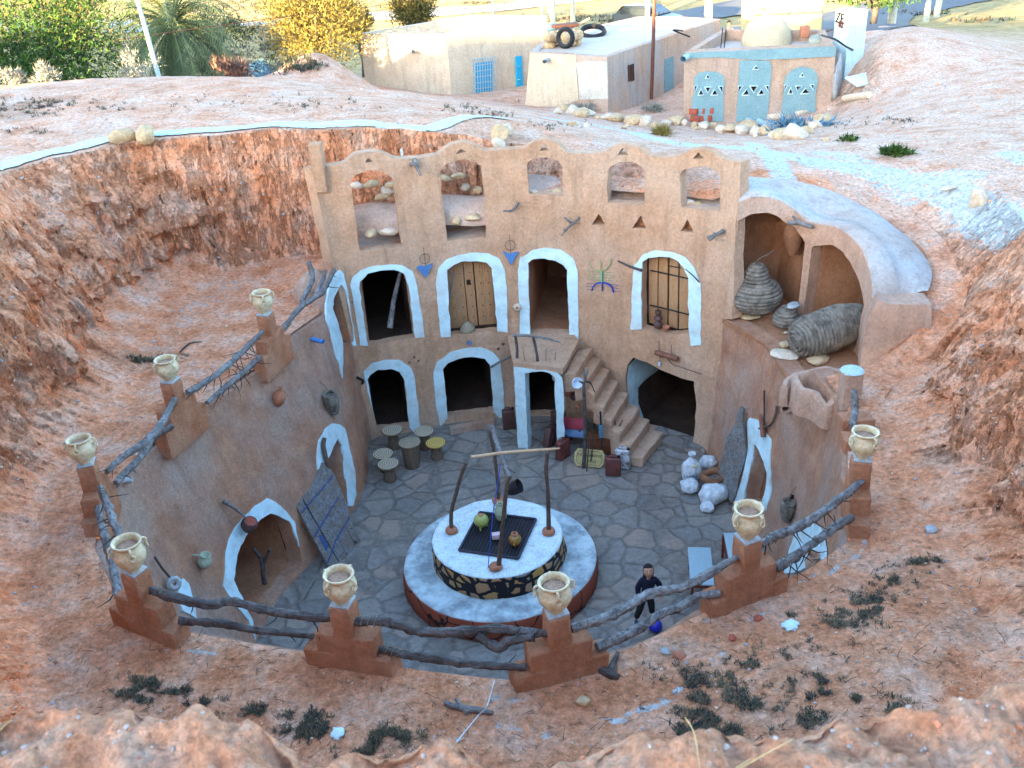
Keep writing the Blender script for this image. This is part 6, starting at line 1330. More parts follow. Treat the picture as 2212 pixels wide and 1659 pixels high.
# loose sticks and bits on the moat ground
def stick(px, r, label, m='log', name='loose_branch', lift=.03, cat='branch', side=None):
    W_ = [gnd(*p) + V((0, 0, lift)) for p in px]; T_ = thing(name, W_[0], label, cat); v, f = tube(W_, [r] * (len(W_) - 1) + [r * .6], 8, .35, int(px[0][0])); obj('stem', v, f, M[m], T_)
    if side:
        W_ = [gnd(*p) + V((0, 0, lift)) for p in side]; v, f = tube(W_, [r * .8, r * .5], 7, .3, 2); obj('fork', v, f, M[m], T_)
stick([(962, 1523), (1000, 1535), (1040, 1540), (1065, 1545)], .035, 'pale split branch lying on the soil at the bottom centre', side=[(1010, 1545), (985, 1515)])
stick([(1292, 1447), (1320, 1462), (1337, 1466)], .05, 'dark cracked branch end lying right of the bottom centre pillar', 'logdark', side=[(1315, 1458), (1335, 1415)])
stick([(390, 763), (410, 745), (437, 741)], .015, 'thin curved twig on the left moat floor', 'darktwig')
v, f = tube([gnd(985, 1625) + V((0, 0, .12)), gnd(1035, 1560) + V((0, 0, .1)), onz(1052, 1525, 4.0), onz(1068, 1469, 3.75)], .006, 5, cap=True); tag(obj('stretched_line', v, f, M['white']), 'thin white cord stretched over the soil at the bottom centre', 'cord')
for (a, b_), r, m_, lab in [((1703, 1354), .10, 'white', 'crumpled white plastic bag on the slope right of the near pillar'), ((732, 1588), .08, 'white', 'flat white scrap on the ground at the bottom left of centre')]:
    v, f = rock(gnd(a, b_) + V((0, 0, .03)), r, int(a), .5, 3, 1.6); tag(obj('plastic_scrap', v, f, M[m_]), lab, 'litter')
v, f = rock(gnd(1638, 1338) + V((0, 0, .02)), .07, 3, .4, 1); M['brick'] = simple('red_brick', (.42, .10, .06), (.3, .07, .04), 10, .9, .5); tag(obj('brick_shard', v, f, M['brick']), 'flat red brick shard on the right slope nearer the railing', 'brick')
v, f = rock(gnd(1582, 1380) + V((0, 0, .02)), .06, 5, .5, 1); tag(obj('brick_shard', v, f, M['brick']), 'small red brick shard lower on the right slope', 'brick')
for (a, b_), r, m_, lab in [((277, 1040), .11, 'cement', 'grey flat stone below the left railing'), ((1262, 1520), .09, 'stone', 'orange stone below the bottom centre pillar'), ((1438, 1412), .07, 'cement', 'grey pebble beside the near right whitewash line'), ((1468, 1418), .08, 'terra', 'round orange stone next to the grey pebble'), ((2010, 1148), .09, 'cement', 'flat grey stone on the right moat floor')]:
    v, f = rock(gnd(a, b_) + V((0, 0, .03)), r, int(a), .5, 2); tag(obj('ground_stone', v, f, M[m_]), lab, 'stone')
for (a, b_), r, m_, lab in [((264, 305), .26, 'stone', 'left ochre boulder on the lip of the pit at the end of the pale path'), ((318, 303), .30, 'stone', 'right ochre boulder on the lip of the pit beside the pale path'), ((1080, 300), .30, 'stone', 'upright ochre boulder behind the top of the facade'), ((1096, 288), .20, 'palestone', 'smaller pale rock leaning on the upright boulder behind the facade'), ((1075, 318), .22, 'palestone', 'lowest pale rock of the three behind the facade top'), ((2108, 440), .26, 'palestone', 'pointed pale rock on the lip of the right cliff'), ((2050, 412), .18, 'palestone', 'thin pale slab on the ground above the right cliff')]:
    P_ = gnd(a, b_); v, f = rock(P_ + V((0, 0, r * .35)), r, int(a) + 3, .75 if a != 2050 else .2, 3, .5, 1.3 if a < 400 or a == 2050 else .8, .8); tag(obj('boulder', v, f, M[m_]), lab, 'boulder')
# rubble in the first two parapet windows, behind the facade
k = 0
sets = [([(845, 400), (802, 397), (770, 400), (827, 425), (870, 405), (835, 412)], 21.5, .2, 'rubble stone of the low dry wall seen through the leftmost parapet window'), ([(962, 385), (990, 380), (1005, 405), (1030, 410)], 21.7, .18, 'rubble stone seen through the second parapet window'),
        ([(800, 503), (840, 500)], 20.55, .22, 'flat ochre stone on the sill of the leftmost parapet window'), ([(985, 475), (1022, 470)], 20.75, .2, 'flat ochre stone on the sill of the second parapet window'), ([(1150, 415), (1185, 418), (1205, 415)], 20.8, .16, 'small flat stone on the sill of the third parapet window'), ([(1485, 437), (1510, 440), (1535, 440)], 19.5, .16, 'flat stone on the sill of the rightmost parapet window')]
for pts, y_, r, lab in sets:
    for a, b_ in pts:
        k += 1; P_ = ony(a, b_, y_ if y_ > 21 else y_); v, f = rock(P_, r, 60 + k, .5, 2, .4, 1.1, .7); tag(obj('rubble_stone', v, f, M['stone' if k % 3 else 'palestone']), lab, 'stone', 'rubble stones in the parapet windows')
P0, P1 = ony(765, 470, 21.3), ony(1060, 440, 21.4)
vs = []; fs = []
for i in range(13):
    p = P0.lerp(P1, i / 12) + V((0, 0, .05 * sin(i)))
    for j in range(9): a = pi * j / 8; vs.append(p + V((0, -cos(a) * .7, sin(a) * .42 - .2)))
for i in range(12):
    for j in range(8): fs.append([i * 9 + j, i * 9 + j + 1, (i + 1) * 9 + j + 1, (i + 1) * 9 + j])
obj('vault', vs, [x[::-1] for x in fs], M['loggia'], house)
# ------------------------------------------------------------------ the boy and his ball
BC = lambda a, b: (1327.2 + a * .13331, 1161.3 + b * .13331)
def skin(name, chains, m, parent, sub=2, root=0):
    me = bpy.data.meshes.new(name); vs = []; es = []; rs = []; key = {}
    for ch in chains:
        prev = None
        for p, r in ch:
            k_ = tuple(round(x, 4) for x in p)
            if k_ not in key: key[k_] = len(vs); vs.append(p); rs.append(r)
            i = key[k_]
            if prev is not None and prev != i: es.append((prev, i))
            prev = i
    me.from_pydata([tuple(V(v) - wloc(parent)) for v in vs], es, []); o = bpy.data.objects.new(name, me); COL.objects.link(o)
    md = o.modifiers.new('s', 'SKIN'); md.use_smooth_shade = True
    for i, r in enumerate(rs):
        rr_ = r if isinstance(r, tuple) else (r, r); me.skin_vertices[0].data[i].radius = rr_; me.skin_vertices[0].data[i].use_root = (i == root)
    o.modifiers.new('d', 'SUBSURF').levels = sub; o.modifiers['d'].render_levels = sub
    dg = bpy.context.evaluated_depsgraph_get(); me2 = bpy.data.meshes.new_from_object(o.evaluated_get(dg)); bpy.data.objects.remove(o)
    me2.materials.clear(); me2.materials.append(m); me2.polygons.foreach_set('use_smooth', [True] * len(me2.polygons)); o = bpy.data.objects.new(name, me2); COL.objects.link(o); o.parent = parent; return o
M['skin'] = simple('skin', (.50, .27, .17), (.42, .2, .12), 9, .55, .1, .002, spec=.4)
M['hair'] = simple('black_hair', (.015, .012, .01), (.03, .025, .02), 50, .8, .8, .006)
M['navy'] = simple('navy_hoodie', (.012, .014, .04), (.008, .008, .02), 12, .9, .5, .01); M['trousers'] = simple('black_trousers', (.012, .012, .014), (.02, .02, .024), 12, .9, .4, .01)
M['shoe'] = simple('dark_blue_shoe', (.03, .06, .12), (.02, .03, .06), 12, .6, .2); M['eyew'] = simple('eye_white', (.7, .7, .7), (.65, .65, .65), 9, .4, 0); M['eyed'] = simple('eye_dark', (.015, .01, .01), (.01, .01, .01), 9, .3, 0); M['lip'] = simple('lip', (.34, .1, .08), (.28, .08, .06), 9, .5, 0)
fL = onz(*BC(350, 1375), 0); fR = onz(*BC(612, 1290), 0); yb = (fL.y + fR.y) / 2; BO = V(((fL.x + fR.x) / 2, yb, 0))
boy = thing('person', BO, 'boy in dark navy hooded jacket and black trousers looking up from the courtyard floor', 'person')
hc = ony(*BC(552, 545), yb + .02); Hh = hc.z; sc = Hh / 1.22
def B(x, y, z): return BO + V((x, y, z)) * 1.0
hx = hc.x - BO.x; print('BOY head z', Hh, 'hx', hx, 'feet', fL - BO, fR - BO)
S_ = Hh / 1.23
pel = B(hx * .55, .02, .62 * S_); wst = B(hx * .6, .02, .74 * S_); chs = B(hx * .8, .0, .92 * S_); nk = B(hx * .95, -.01, 1.06 * S_)
shL = B(hx - .135 * S_, .0, 1.03 * S_); shR = B(hx + .135 * S_, .0, 1.03 * S_)
ftL = fL + V((0, 0, .07)); ftR = fR + V((0, .0, .07))
hdL = B(hx - .20 * S_, -.07, .60 * S_); hdR = B(hx + .22 * S_, -.10, .66 * S_)
elL = B(hx - .22 * S_, .03, .82 * S_); elR = B(hx + .235 * S_, .03, .84 * S_)
hipL = pel + V((-.075, 0, -.05)) * S_; hipR = pel + V((.075, 0, -.05)) * S_
knL = hipL.lerp(ftL, .5) + V((0, -.05, .02)); knR = hipR.lerp(ftR, .5) + V((0, -.05, .02))
# body in skin colour: one continuous surface, clothing over it
skin('body', [[(pel, (.10 * S_, .075 * S_)), (wst, (.095 * S_, .07 * S_)), (chs, (.105 * S_, .075 * S_)), (nk, .045 * S_), (B(hx, -.01, 1.14 * S_), .045 * S_)],
              [(chs, (.105 * S_, .075 * S_)), (shL, .04 * S_), (elL, .03 * S_), (hdL, .022 * S_)], [(chs, (.105 * S_, .075 * S_)), (shR, .04 * S_), (elR, .03 * S_), (hdR, .022 * S_)],
              [(pel, (.10 * S_, .075 * S_)), (hipL, .06 * S_), (knL, .045 * S_), (ftL, .03 * S_)], [(pel, (.10 * S_, .075 * S_)), (hipR, .06 * S_), (knR, .045 * S_), (ftR, .03 * S_)]], M['skin'], boy)
skin('jacket', [[(pel + V((0, 0, -.01)), (.15 * S_, .115 * S_)), (wst, (.15 * S_, .11 * S_)), (chs, (.155 * S_, .115 * S_)), (nk + V((0, 0, -.02)), .07 * S_)],
                [(chs, (.155 * S_, .115 * S_)), (shL, .075 * S_), (elL, .064 * S_), (elL.lerp(hdL, .8), .05 * S_)], [(chs, (.155 * S_, .115 * S_)), (shR, .075 * S_), (elR, .064 * S_), (elR.lerp(hdR, .8), .05 * S_)]], M['navy'], boy)
v, f = tube([nk + V((cos(a) * .085 * S_, sin(a) * .075 * S_ + .015, .02 * S_ + sin(a) * .03)) for a in [j * pi / 6 for j in range(13)]], .036 * S_, 10, .1, cap=False); obj('hood', v, f, M['navy'], boy)
skin('trousers', [[(wst + V((0, 0, -.04)), (.10 * S_, .085 * S_)), (pel, (.115 * S_, .09 * S_)), (hipL, .09 * S_), (knL, .074 * S_), (ftL + V((0, 0, .02)), .058 * S_)], [(pel, (.115 * S_, .09 * S_)), (hipR, .09 * S_), (knR, .074 * S_), (ftR + V((0, 0, .02)), .058 * S_)]], M['trousers'], boy)
for ft in (ftL, ftR):
    bm = bmesh.new(); bmesh.ops.create_uvsphere(bm, u_segments=20, v_segments=12, radius=1); vs = [V((ft.x, ft.y - .055, 0)) + V((q.co.x * .042, q.co.y * .105, max(q.co.z, -.55) * .055 + .032)) * S_ for q in bm.verts]; fs = [[w.index for w in g_.verts] for g_ in bm.faces]; bm.free(); so = obj('shoe', vs, fs, M['shoe'], boy)
    bm = bmesh.new(); bmesh.ops.create_uvsphere(bm, u_segments=20, v_segments=8, radius=1); vs = [V((ft.x, ft.y - .055, .008)) + V((q.co.x * .045, q.co.y * .11, q.co.z * .010)) * S_ for q in bm.verts]; fs = [[w.index for w in g_.verts] for g_ in bm.faces]; bm.free(); obj('sole', vs, fs, M['white'], so)
# hands with five fingers each
for hd, el, sgn in ((hdL, elL, -1), (hdR, elR, 1)):
    d = (hd - el).normalized(); side = d.cross(V((0, -1, 0))).normalized() * sgn; fw = side.cross(d).normalized()
    ch = [[(hd - d * .01, .018 * S_), (hd + d * .035, (.026 * S_, .013 * S_))]]
    palm = hd + d * .04
    for j, (o_, l_) in enumerate([(-.018, .045), (-.006, .052), (.006, .049), (.018, .038)]):
        b_ = palm + side * o_ * S_; ch.append([(hd + d * .035, (.026 * S_, .013 * S_)), (b_ + d * .008, .0085 * S_), (b_ + d * l_ * .55 + fw * .006, .0075 * S_), (b_ + d * l_ + fw * .018, .006 * S_)])
    th_ = hd + d * .015 - side * .022 * S_; ch.append([(hd - d * .01, .018 * S_), (th_, .009 * S_), (th_ - side * .012 + d * .025 + fw * .008, .0075 * S_)])
    skin('hand', ch, M['skin'], boy, 1)
# head tilted up towards the camera
look = (CAMP - hc).normalized(); look = (look + V((.05, -.35, -.05))).normalized(); hr_ = V((1, .05, 0)); hr_ = (hr_ - look * hr_.dot(look)).normalized(); hu = hr_.cross(-look).normalized()
if hu.z < 0: hu = -hu
bm = bmesh.new(); bmesh.ops.create_uvsphere(bm, u_segments=40, v_segments=30, radius=1); vs = []; a_ = .132 * S_
for q in bm.verts:
    x, y, z = q.co.x, q.co.z * -1, q.co.y     # x right, z up(hu), y forward(look)
    x, z, y = q.co.x, q.co.z, -q.co.y
    w_ = 1.0 - .26 * max(0, -z) ** 1.3; X = x * .78 * w_; Z = z * 1.12; Y = y * (.95 if y > 0 else 1.0)
    if y > 0: Y *= 1 - .10 * max(0, z) - .05 * max(0, -z)
    g_ = math.exp(-((x / .16) ** 2 + ((z + .15) / .22) ** 2)); Y += .20 * g_ * (y > 0)
    Y -= .09 * (math.exp(-(((abs(x) - .36) / .17) ** 2 + ((z - .06) / .13) ** 2))) * (y > 0)
    Y += .05 * math.exp(-((x / .3) ** 2 + ((z + .55) / .14) ** 2)) * (y > 0) + .07 * math.exp(-((x / .2) ** 2 + ((z + .88) / .15) ** 2)) * (y > 0)
    vs.append(hc + (hr_ * X + hu * Z + look * Y) * a_)
fs = [[w.index for w in g_.verts] for g_ in bm.faces]; bm.free(); head = obj('head', vs, fs, M['skin'], boy)
def fp(x, z, y): return hc + (hr_ * x + hu * z + look * y) * a_
def ell(c, rx, rz_, ry, m, nm, par):
    bm = bmesh.new(); bmesh.ops.create_uvsphere(bm, u_segments=14, v_segments=10, radius=1); vs = [c + (hr_ * q.co.x * rx + hu * q.co.z * rz_ + look * q.co.y * ry) * a_ for q in bm.verts]; fs = [[w.index for w in g_.verts] for g_ in bm.faces]; bm.free(); return obj(nm, vs, fs, M[m], par)
for sg in (-1, 1):
    e_ = ell(fp(sg * .30, .05, .80), .13, .075, .07, 'eyew', 'eye', head); ell(fp(sg * .30 + .02, .05, .85), .065, .068, .04, 'eyed', 'iris', head)
    v, f = tube([fp(sg * .14, .2, .9), fp(sg * .30, .26, .87), fp(sg * .46, .2, .74)], .03 * a_ * 1.3, 6); obj('eyebrow', v, f, M['hair'], head)
    ell(fp(sg * .80, -.05, .02), .10, .2, .13, 'skin', 'ear', head)
ell(fp(0, -.52, .90), .20, .085, .05, 'lip', 'mouth', head); ell(fp(0, -.52, .935), .12, .04, .03, 'eyed', 'mouth_opening', head)
bm = bmesh.new(); bmesh.ops.create_uvsphere(bm, u_segments=40, v_segments=30, radius=1); vs = []; keep = []
for q in bm.verts:
    x, z, y = q.co.x, q.co.z, -q.co.y; vs.append(hc + (hr_ * x * .84 + hu * (z * 1.2) + look * (y * .98 - .05)) * a_ * (1 + .015 * noise.noise(q.co * 9)))
fs = []
for g_ in bm.faces:
    c_ = g_.calc_center_median(); x, z, y = c_.x, c_.z, -c_.y
    if z > (.46 + .0 * x if y > .25 else (.0 if y > -.1 else -.5)): fs.append([w.index for w in g_.verts])
bm.free(); obj('hair', vs, fs, M['hair'], head)
M['ball'] = simple('blue_ball', (.01, .02, .42), (.008, .012, .28), 3, .35, .3, .01, spec=.5)
bc_ = onz(*BC(668, 1435), .115); T_ = thing('ball', (bc_.x, bc_.y, 0), 'bright blue ball on the courtyard floor beside the boy', 'ball'); bm = bmesh.new(); bmesh.ops.create_icosphere(bm, subdivisions=4, radius=.113); vs = [V((bc_.x, bc_.y, .113)) + q.co * (1 + .02 * noise.noise(q.co * 14)) for q in bm.verts]; fs = [[w.index for w in g_.verts] for g_ in bm.faces]; bm.free(); obj('sphere', vs, fs, M['ball'], T_)
v, f = tube([V((bc_.x, bc_.y, .113)) + V((cos(a) * .113, sin(a) * .06, sin(a) * .097)) for a in [j * pi / 10 for j in range(21)]], .004, 5, cap=False); obj('seam', v, f, M['navy'], T_)
# ------------------------------------------------------------------ background buildings
M['bcream'] = plaster('cream_render', (.80, .66, .48), (.70, .54, .38), (.76, .56, .40), .5)
M['bpink'] = plaster('pink_render', (.66, .46, .34), (.56, .37, .26), (.48, .52, .53), .7)
M['bwhite'] = plaster('white_render', (.72, .68, .60), (.62, .55, .45), (.60, .50, .40), .4)
M['roofgrey'] = simple('flat_roof', (.60, .52, .46), (.48, .40, .35), 1.5, .95, .4, .02)
M['tealp'] = simple('pale_blue_paint', (.22, .34, .36), (.16, .27, .29), 2.5, .9, .5, .02); M['bluedoor'] = simple('bright_blue_paint', (.02, .38, .60), (.02, .3, .5), 5, .6, .1)
M['dome'] = simple('dome_plaster', (.52, .43, .29), (.42, .34, .22), 3, .9, .3, .02); M['yellowp'] = simple('yellow_wall', (.66, .52, .24), (.55, .42, .2), 2, .9, .3, .02); M['asphalt'] = simple('asphalt', (.15, .15, .155), (.11, .11, .115), 3, .85, .3, .01)
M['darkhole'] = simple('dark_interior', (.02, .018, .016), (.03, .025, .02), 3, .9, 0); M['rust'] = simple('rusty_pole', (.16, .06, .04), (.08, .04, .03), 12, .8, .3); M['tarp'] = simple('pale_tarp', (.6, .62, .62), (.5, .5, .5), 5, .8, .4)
def prism(name, top, z1, z0, m, parent, bev=.05, rim=None, inner=None, rimw=.25):
    """vertical walled block under a polygon of top corners"""
    P = [V((p.x, p.y)) for p in top]; n = len(P); area = sum(P[i].cross(P[(i + 1) % n]) for i in range(n))
    if area < 0: P = P[::-1]
    vs = [V((p.x, p.y, z0)) for p in P] + [V((p.x, p.y, z1)) for p in P]; fs = [list(range(n))[::-1]] + [[i, (i + 1) % n, n + (i + 1) % n, n + i] for i in range(n)]
    if rim:
        c = sum(P, V((0, 0))) / n; I = []
        for i in range(n):
            d1 = (P[i] - P[i - 1]).normalized(); d2 = (P[(i + 1) % n] - P[i]).normalized(); n1 = V((-d1.y, d1.x)); n2 = V((-d2.y, d2.x)); b = (n1 + n2); b *= rimw / max(b.dot(n1), .3); I.append(P[i] + b)
        b0 = len(vs); vs += [V((p.x, p.y, z1)) for p in I] + [V((p.x, p.y, z1 - rim)) for p in I]
        for i in range(n): j = (i + 1) % n; fs += [[n + i, n + j, b0 + j, b0 + i], [b0 + i, b0 + j, b0 + n + j, b0 + n + i]]
        o = obj(name, vs, fs, M[m], parent, smooth=False); r = obj('roof', [V((p.x, p.y, z1 - rim + .004)) for p in I], [list(range(n))], M['roofgrey'], parent, smooth=False)
    else: fs.append([n + i for i in range(n)]); o = obj(name, vs, fs, M[m], parent, smooth=False)
    return o
HA = 5.3
cA = [onz(964, 75, HA), onz(1181, 33, HA), onz(1014, 32, HA), onz(776, 72, HA)]; print('A', cA)
bA = thing('cream_house', (cA[0].x, cA[0].y, 2.5), 'cream flat roofed house with blue window grille and blue door, left of the dome', 'house'); prism('walls', cA, HA, 1.0, 'bcream', bA, rim=.55)
def onface(a, b, off=.03):
    a2, b2 = V((a.x, a.y, 0)), V((b.x, b.y, 0)); t = (b2 - a2).normalized(); n = V((t.y, -t.x, 0))
    if (V((a.x, a.y, 0)) - V((0, 0, 0))).dot(n) > 0: n = -n
    return (lambda px, py, o=off: onpl(px, py, a2 + n * o, n)), n, t
fA, nA, tA = onface(cA[0], cA[1])
def quadbox(name, pts, th, n, m, parent):
    vs = [p + n * th for p in pts] + [p - n * .05 for p in pts]; k = len(pts); fs = [list(range(k)), list(range(2 * k - 1, k - 1, -1))] + [[i, k + i, k + (i + 1) % k, (i + 1) % k] for i in range(k)]; return obj(name, vs, fs, M[m], parent, smooth=False)
w = quadbox('window', [fA(*z0(*q)) for q in [(868, 410), (975, 395), (978, 600), (872, 622)]], .02, nA, 'bluedoor', bA); g_ = MB()
for k in range(10):
    a = z0(848 + 150 * k / 9, 385 - 18 * k / 9); b_ = z0(853 + 150 * k / 9, 625 - 18 * k / 9); v, f = tube([fA(*a, .12), fA(*b_, .12)], .018, 5, sub=1); g_.add(v, f)
for k in range(7):
    a = z0(848, 390 + 38 * k); b_ = z0(1000, 370 + 38 * k); v, f = tube([fA(*a, .12), fA(*b_, .12)], .018, 5, sub=1); g_.add(v, f)
g_.obj('grille', M['bluetop'], w)
d_ = quadbox('door', [fA(*z0(*q)) for q in [(1128, 368), (1165, 360), (1182, 680), (1140, 685)]], .05, nA, 'bluedoor', bA)
for y_ in (430, 515, 600): v, f = rock(fA(*z0(1150, y_), .09), .09, 3, .3, 1); obj('ornament', v, f, M['bluetop'], d_)
fB, nB, tB = onface(cA[3], cA[0]); p = fB(*z0(492, 325)); v, f = tube([p, p + nB * .35], .09, 10, cap=False); obj('spout', v, f, M['cement'], bA)
HB = 5.0
cB = [onz(1144, 112, HB), onz(1311, 123, HB), onz(1556, 41, HB), onz(1475, 36, HB), onz(1377, 36, HB), onz(1257, 62, HB), onz(1185, 80, HB)]
bB = thing('low_house', (cB[1].x, cB[1].y, 2.5), 'low pink and cream flat roofed house with barred window in the middle of the background', 'house'); prism('walls', cB, HB, 1.0, 'bpink', bB, rim=.05, rimw=.3)
fC, nC, tC = onface(cB[0], cB[1]); fD, nD, tD = onface(cB[1], cB[2])
quadbox('cream_render_patch', [fC(*z0(*q), .015) for q in [(1225, 345), (1518, 355), (1538, 650), (1420, 690), (1190, 690)]], .012, nC, 'bcream', bB)
quadbox('white_patch', [fC(*z0(*q), .02) for q in [(1522, 410), (1600, 395), (1722, 400), (1728, 640), (1545, 645), (1535, 500)]], .016, nC, 'bwhite', bB)
quadbox('window', [fD(*z0(*q), .0) for q in [(1855, 425), (1893, 412), (1896, 520), (1858, 528)]], .03, nD, 'darkhole', bB)
for k in range(3): v, f = tube([fD(*z0(1864 + 10 * k, 420), .05), fD(*z0(1866 + 10 * k, 525), .05)], .02, 5, sub=1); obj('bar', v, f, M['rust'], bB)
quadbox('door', [fD(*z0(*q), .0) for q in [(2095, 385), (2150, 365), (2150, 640), (2092, 645)]], .03, nD, 'tealp', bB)
p = fC(*z0(1345, 385)); v, f = tube([p, p + nC * .45 + tC * .1], .07, 10, cap=False); obj('spout', v, f, M['cement'], bB)
v, f = tube([onz(*z0(1330, 320), HB), onz(*z0(1440, 290), HB + .05)], .1, 6); 
T_ = thing('rubble_heap', onz(1190, 100, HB), 'junk heap of tyre, planks and stones on the low house roof', 'junk heap')
for k in range(12): v, f = rock(onz(1186 + (k % 6) * 12, 95 - (k // 6) * 14 - k % 3 * 3, HB + .1 + .3 * (k // 6)), .28, 100 + k, .8); obj('stone', v, f, M['stone'], T_)
p = onz(*z0(1452, 245), HB + .55); v, f = lathe([(.25, -.1), (.33, -.12), (.40, 0), (.33, .12), (.25, .1), (.23, 0), (.25, -.1)], 28, p, axis=(-.6, -1, .15), closed=False); obj('tyre', v, f, M['black'], T_)
v, f = tube([onz(*z0(1395, 235), HB + .3), onz(*z0(1610, 118), HB + .9)], .04, 6); obj('beam', v, f, M['stick'], T_)
v, f = box(onz(*z0(1450, 165), HB + .75), (1.0, .5, .12), rz(.2), .03); obj('board', v, f, M['rust'], T_); v, f = box(onz(*z0(1370, 175), HB + .6), (.5, .4, .25), rz(.4), .08); obj('cushion', v, f, M['bluemet'], T_)
p = onz(*z0(1630, 205), HB + .1); v, f = lathe([(.42, -.08), (.5, -.12), (.58, 0), (.5, .12), (.42, .08), (.4, 0), (.42, -.08)], 28, p, axis=(0, -.3, 1), closed=False); tag(obj('old_tyre', v, f, M['black']), 'dark tyre lying flat at the back edge of the low house roof', 'tyre')
v, f = tube([onz(1407, 214, 2.9), onz(1411, 100, 2.9).lerp(ony(1411, 100, onz(1407, 214, 2.9).y), 1), ony(1414, -40, onz(1407, 214, 2.9).y)], .07, 8); tag(obj('rusty_pole', v, f, M['rust']), 'tall rusty brown pole standing against the low house', 'pole')
v, f = tube([onz(*z1(0, 200), HB + .1), onz(*z1(-60, 195), HB + .35), onz(*z1(45, 238), HB)], .035, 6); tag(obj('roof_pipe', v, f, M['black']), 'black hose arching over the right edge of the low house roof', 'hose')
# domed tomb-like house with blue panels
K4 = lambda a, b: (1474.7 + .1875 * a, .1875 * b)
HT_ = 5.36
cT = [onz(*K4(20, 600), HT_), onz(*K4(1762, 522), HT_), onz(*K4(1640, 338), HT_), onz(*K4(455, 335), HT_)]
bT = thing('domed_house', (cT[0].x, cT[0].y, 2.5), 'small domed house with pale blue arched panels and triangular vents in the background', 'house')
TP = Poly([(cT[0].x, cT[0].y), ((cT[0].x + cT[1].x) / 2, (cT[0].y + cT[1].y) / 2), (cT[1].x, cT[1].y)], batter=-.03); iT = Inv(TP, -.3, TP.tot + .3, 1.5, 5.6, .15, .15)
tris = []
for pts in ([(258, 900), (290, 850), (312, 900)], [(803, 797), (842, 752), (875, 795)], [(1345, 880), (1380, 832), (1398, 880)],
            [(132, 985), (172, 985), (135, 1075)], [(175, 1095), (210, 1015), (242, 1090)], [(252, 998), (325, 998), (288, 1068)], [(322, 1092), (372, 1018), (402, 1092)], [(410, 990), (462, 988), (460, 1075)],
            [(638, 985), (695, 985), (640, 1060)], [(678, 1095), (735, 1022), (768, 1090)], [(770, 985), (865, 985), (815, 1065)], [(855, 1090), (905, 1018), (942, 1085)], [(945, 982), (992, 982), (988, 1055)],
            [(1172, 975), (1205, 975), (1168, 1050)], [(1208, 1080), (1245, 998), (1268, 1075)], [(1295, 985), (1375, 985), (1318, 1045)], [(1352, 1080), (1415, 1008), (1460, 1072)], [(1462, 970), (1510, 968), (1505, 1035)]):
    tris.append(px2(iT, [K4(*q) for q in pts]))
TO = [V((0, 1.2)), V((TP.tot, 1.2)), V((TP.tot, HT_)), V((0, HT_))]
M['bsand'] = plaster('sand_render', (.60, .42, .30), (.52, .34, .24), (.58, .44, .38), .6)
v, f = sheet(TP, TO, tris, d=.22, thick=.25, amp=.02, jit=0); obj('front_wall', v, f, M['bsand'], bT)
bk_ = [cT[0] + V((.12, .26, 0)), cT[1] + V((-.05, .26, 0)), cT[2], cT[3]]; prism('walls', bk_, HT_ - .01, 1.0, 'bsand', bT, rim=.38, rimw=.25)
ps = [[(95, 1390), (110, 1120), (130, 1080), (130, 900), (180, 840), (290, 820), (400, 830), (470, 870), (485, 960), (470, 1100), (470, 1400)], [(610, 1400), (635, 1090), (640, 960), (655, 700), (720, 690), (1000, 700), (1025, 760), (1010, 960), (1000, 1100), (970, 1370)], [(1130, 1330), (1160, 1080), (1170, 960), (1185, 880), (1260, 800), (1370, 765), (1500, 790), (1550, 860), (1555, 960), (1530, 1080), (1530, 1290)]]
for k, pp in enumerate(ps):
    P_ = px2(iT, [K4(*q) for q in pp]); hs_ = [t for t in tris if inpoly(sum(t, V((0, 0))) / 3, P_) or True]
    hs_ = [t for t in tris if all(min(p.x for p in P_) + .02 < q.x < max(p.x for p in P_) - .02 for q in t)]
    v, f = sheet(TP, P_, hs_, d=.2, thick=.03, off=.035, amp=.02, jit=0); obj('blue_panel', v, f, M['tealp'], bT)
q_ = px2(iT, [K4(*q) for q in [(20, 610), (1762, 530), (1755, 650), (900, 690), (380, 660), (100, 670)]]); v, f = sheet(TP, q_, [], d=.2, thick=.03, off=.04, amp=.02, jit=.02); obj('cornice', v, f, M['tealp'], bT)
for t in tris:
    W_ = [TP.pos(p.x, p.y) + TP.nrm(p.x) * .07 for p in t]; lo_ = sorted(range(3), key=lambda i: W_[i].z); v, f = tube([W_[0], W_[1], W_[2], W_[0]], .022, 5, sub=1, cap=False); vt = obj('vent', v, f, M['white'], bT)
    W2 = [TP.pos(p.x, p.y) - TP.nrm(p.x) * .15 for p in t]; obj('vent_hole', W2, [[0, 1, 2]], M['darkhole'], vt, smooth=False)
dc = onz(*K4(975, 500), HT_ - .36); dr = 280 * .1875 / ppm(dc); v, f = lathe([(dr * 1.02, 0), (dr, dr * .25), (dr * .93, dr * .5), (dr * .78, dr * .78), (dr * .55, dr * .98), (dr * .28, dr * 1.08), (0, dr * 1.11)], 40, (dc.x, dc.y + dr * .15, HT_ - .38), closed=False, wob=.02); obj('dome', v, f, M['dome'], bT)
p = K4(60, 650); q_ = iT(*p); P_ = TP.pos(*q_); v, f = tube([P_, P_ + TP.nrm(0) * .5 + V((-.2, 0, 0))], .11, 12, cap=False); obj('spout', v, f, M['bluetop'], bT)
for k, (a, b_) in enumerate([((462, 322), (438, 570)), ((500, 328), (478, 570))]): P_ = onz(*K4(*b_), HT_ - .35); v, f = tube([P_, ony(*K4(*a), P_.y)], .02, 5, sub=1); tag(obj('steel_rod', v, f, M['black']), ['left one of two thin steel rods standing on the domed house roof', 'right one of two thin steel rods standing on the domed house roof'][k], 'rod')
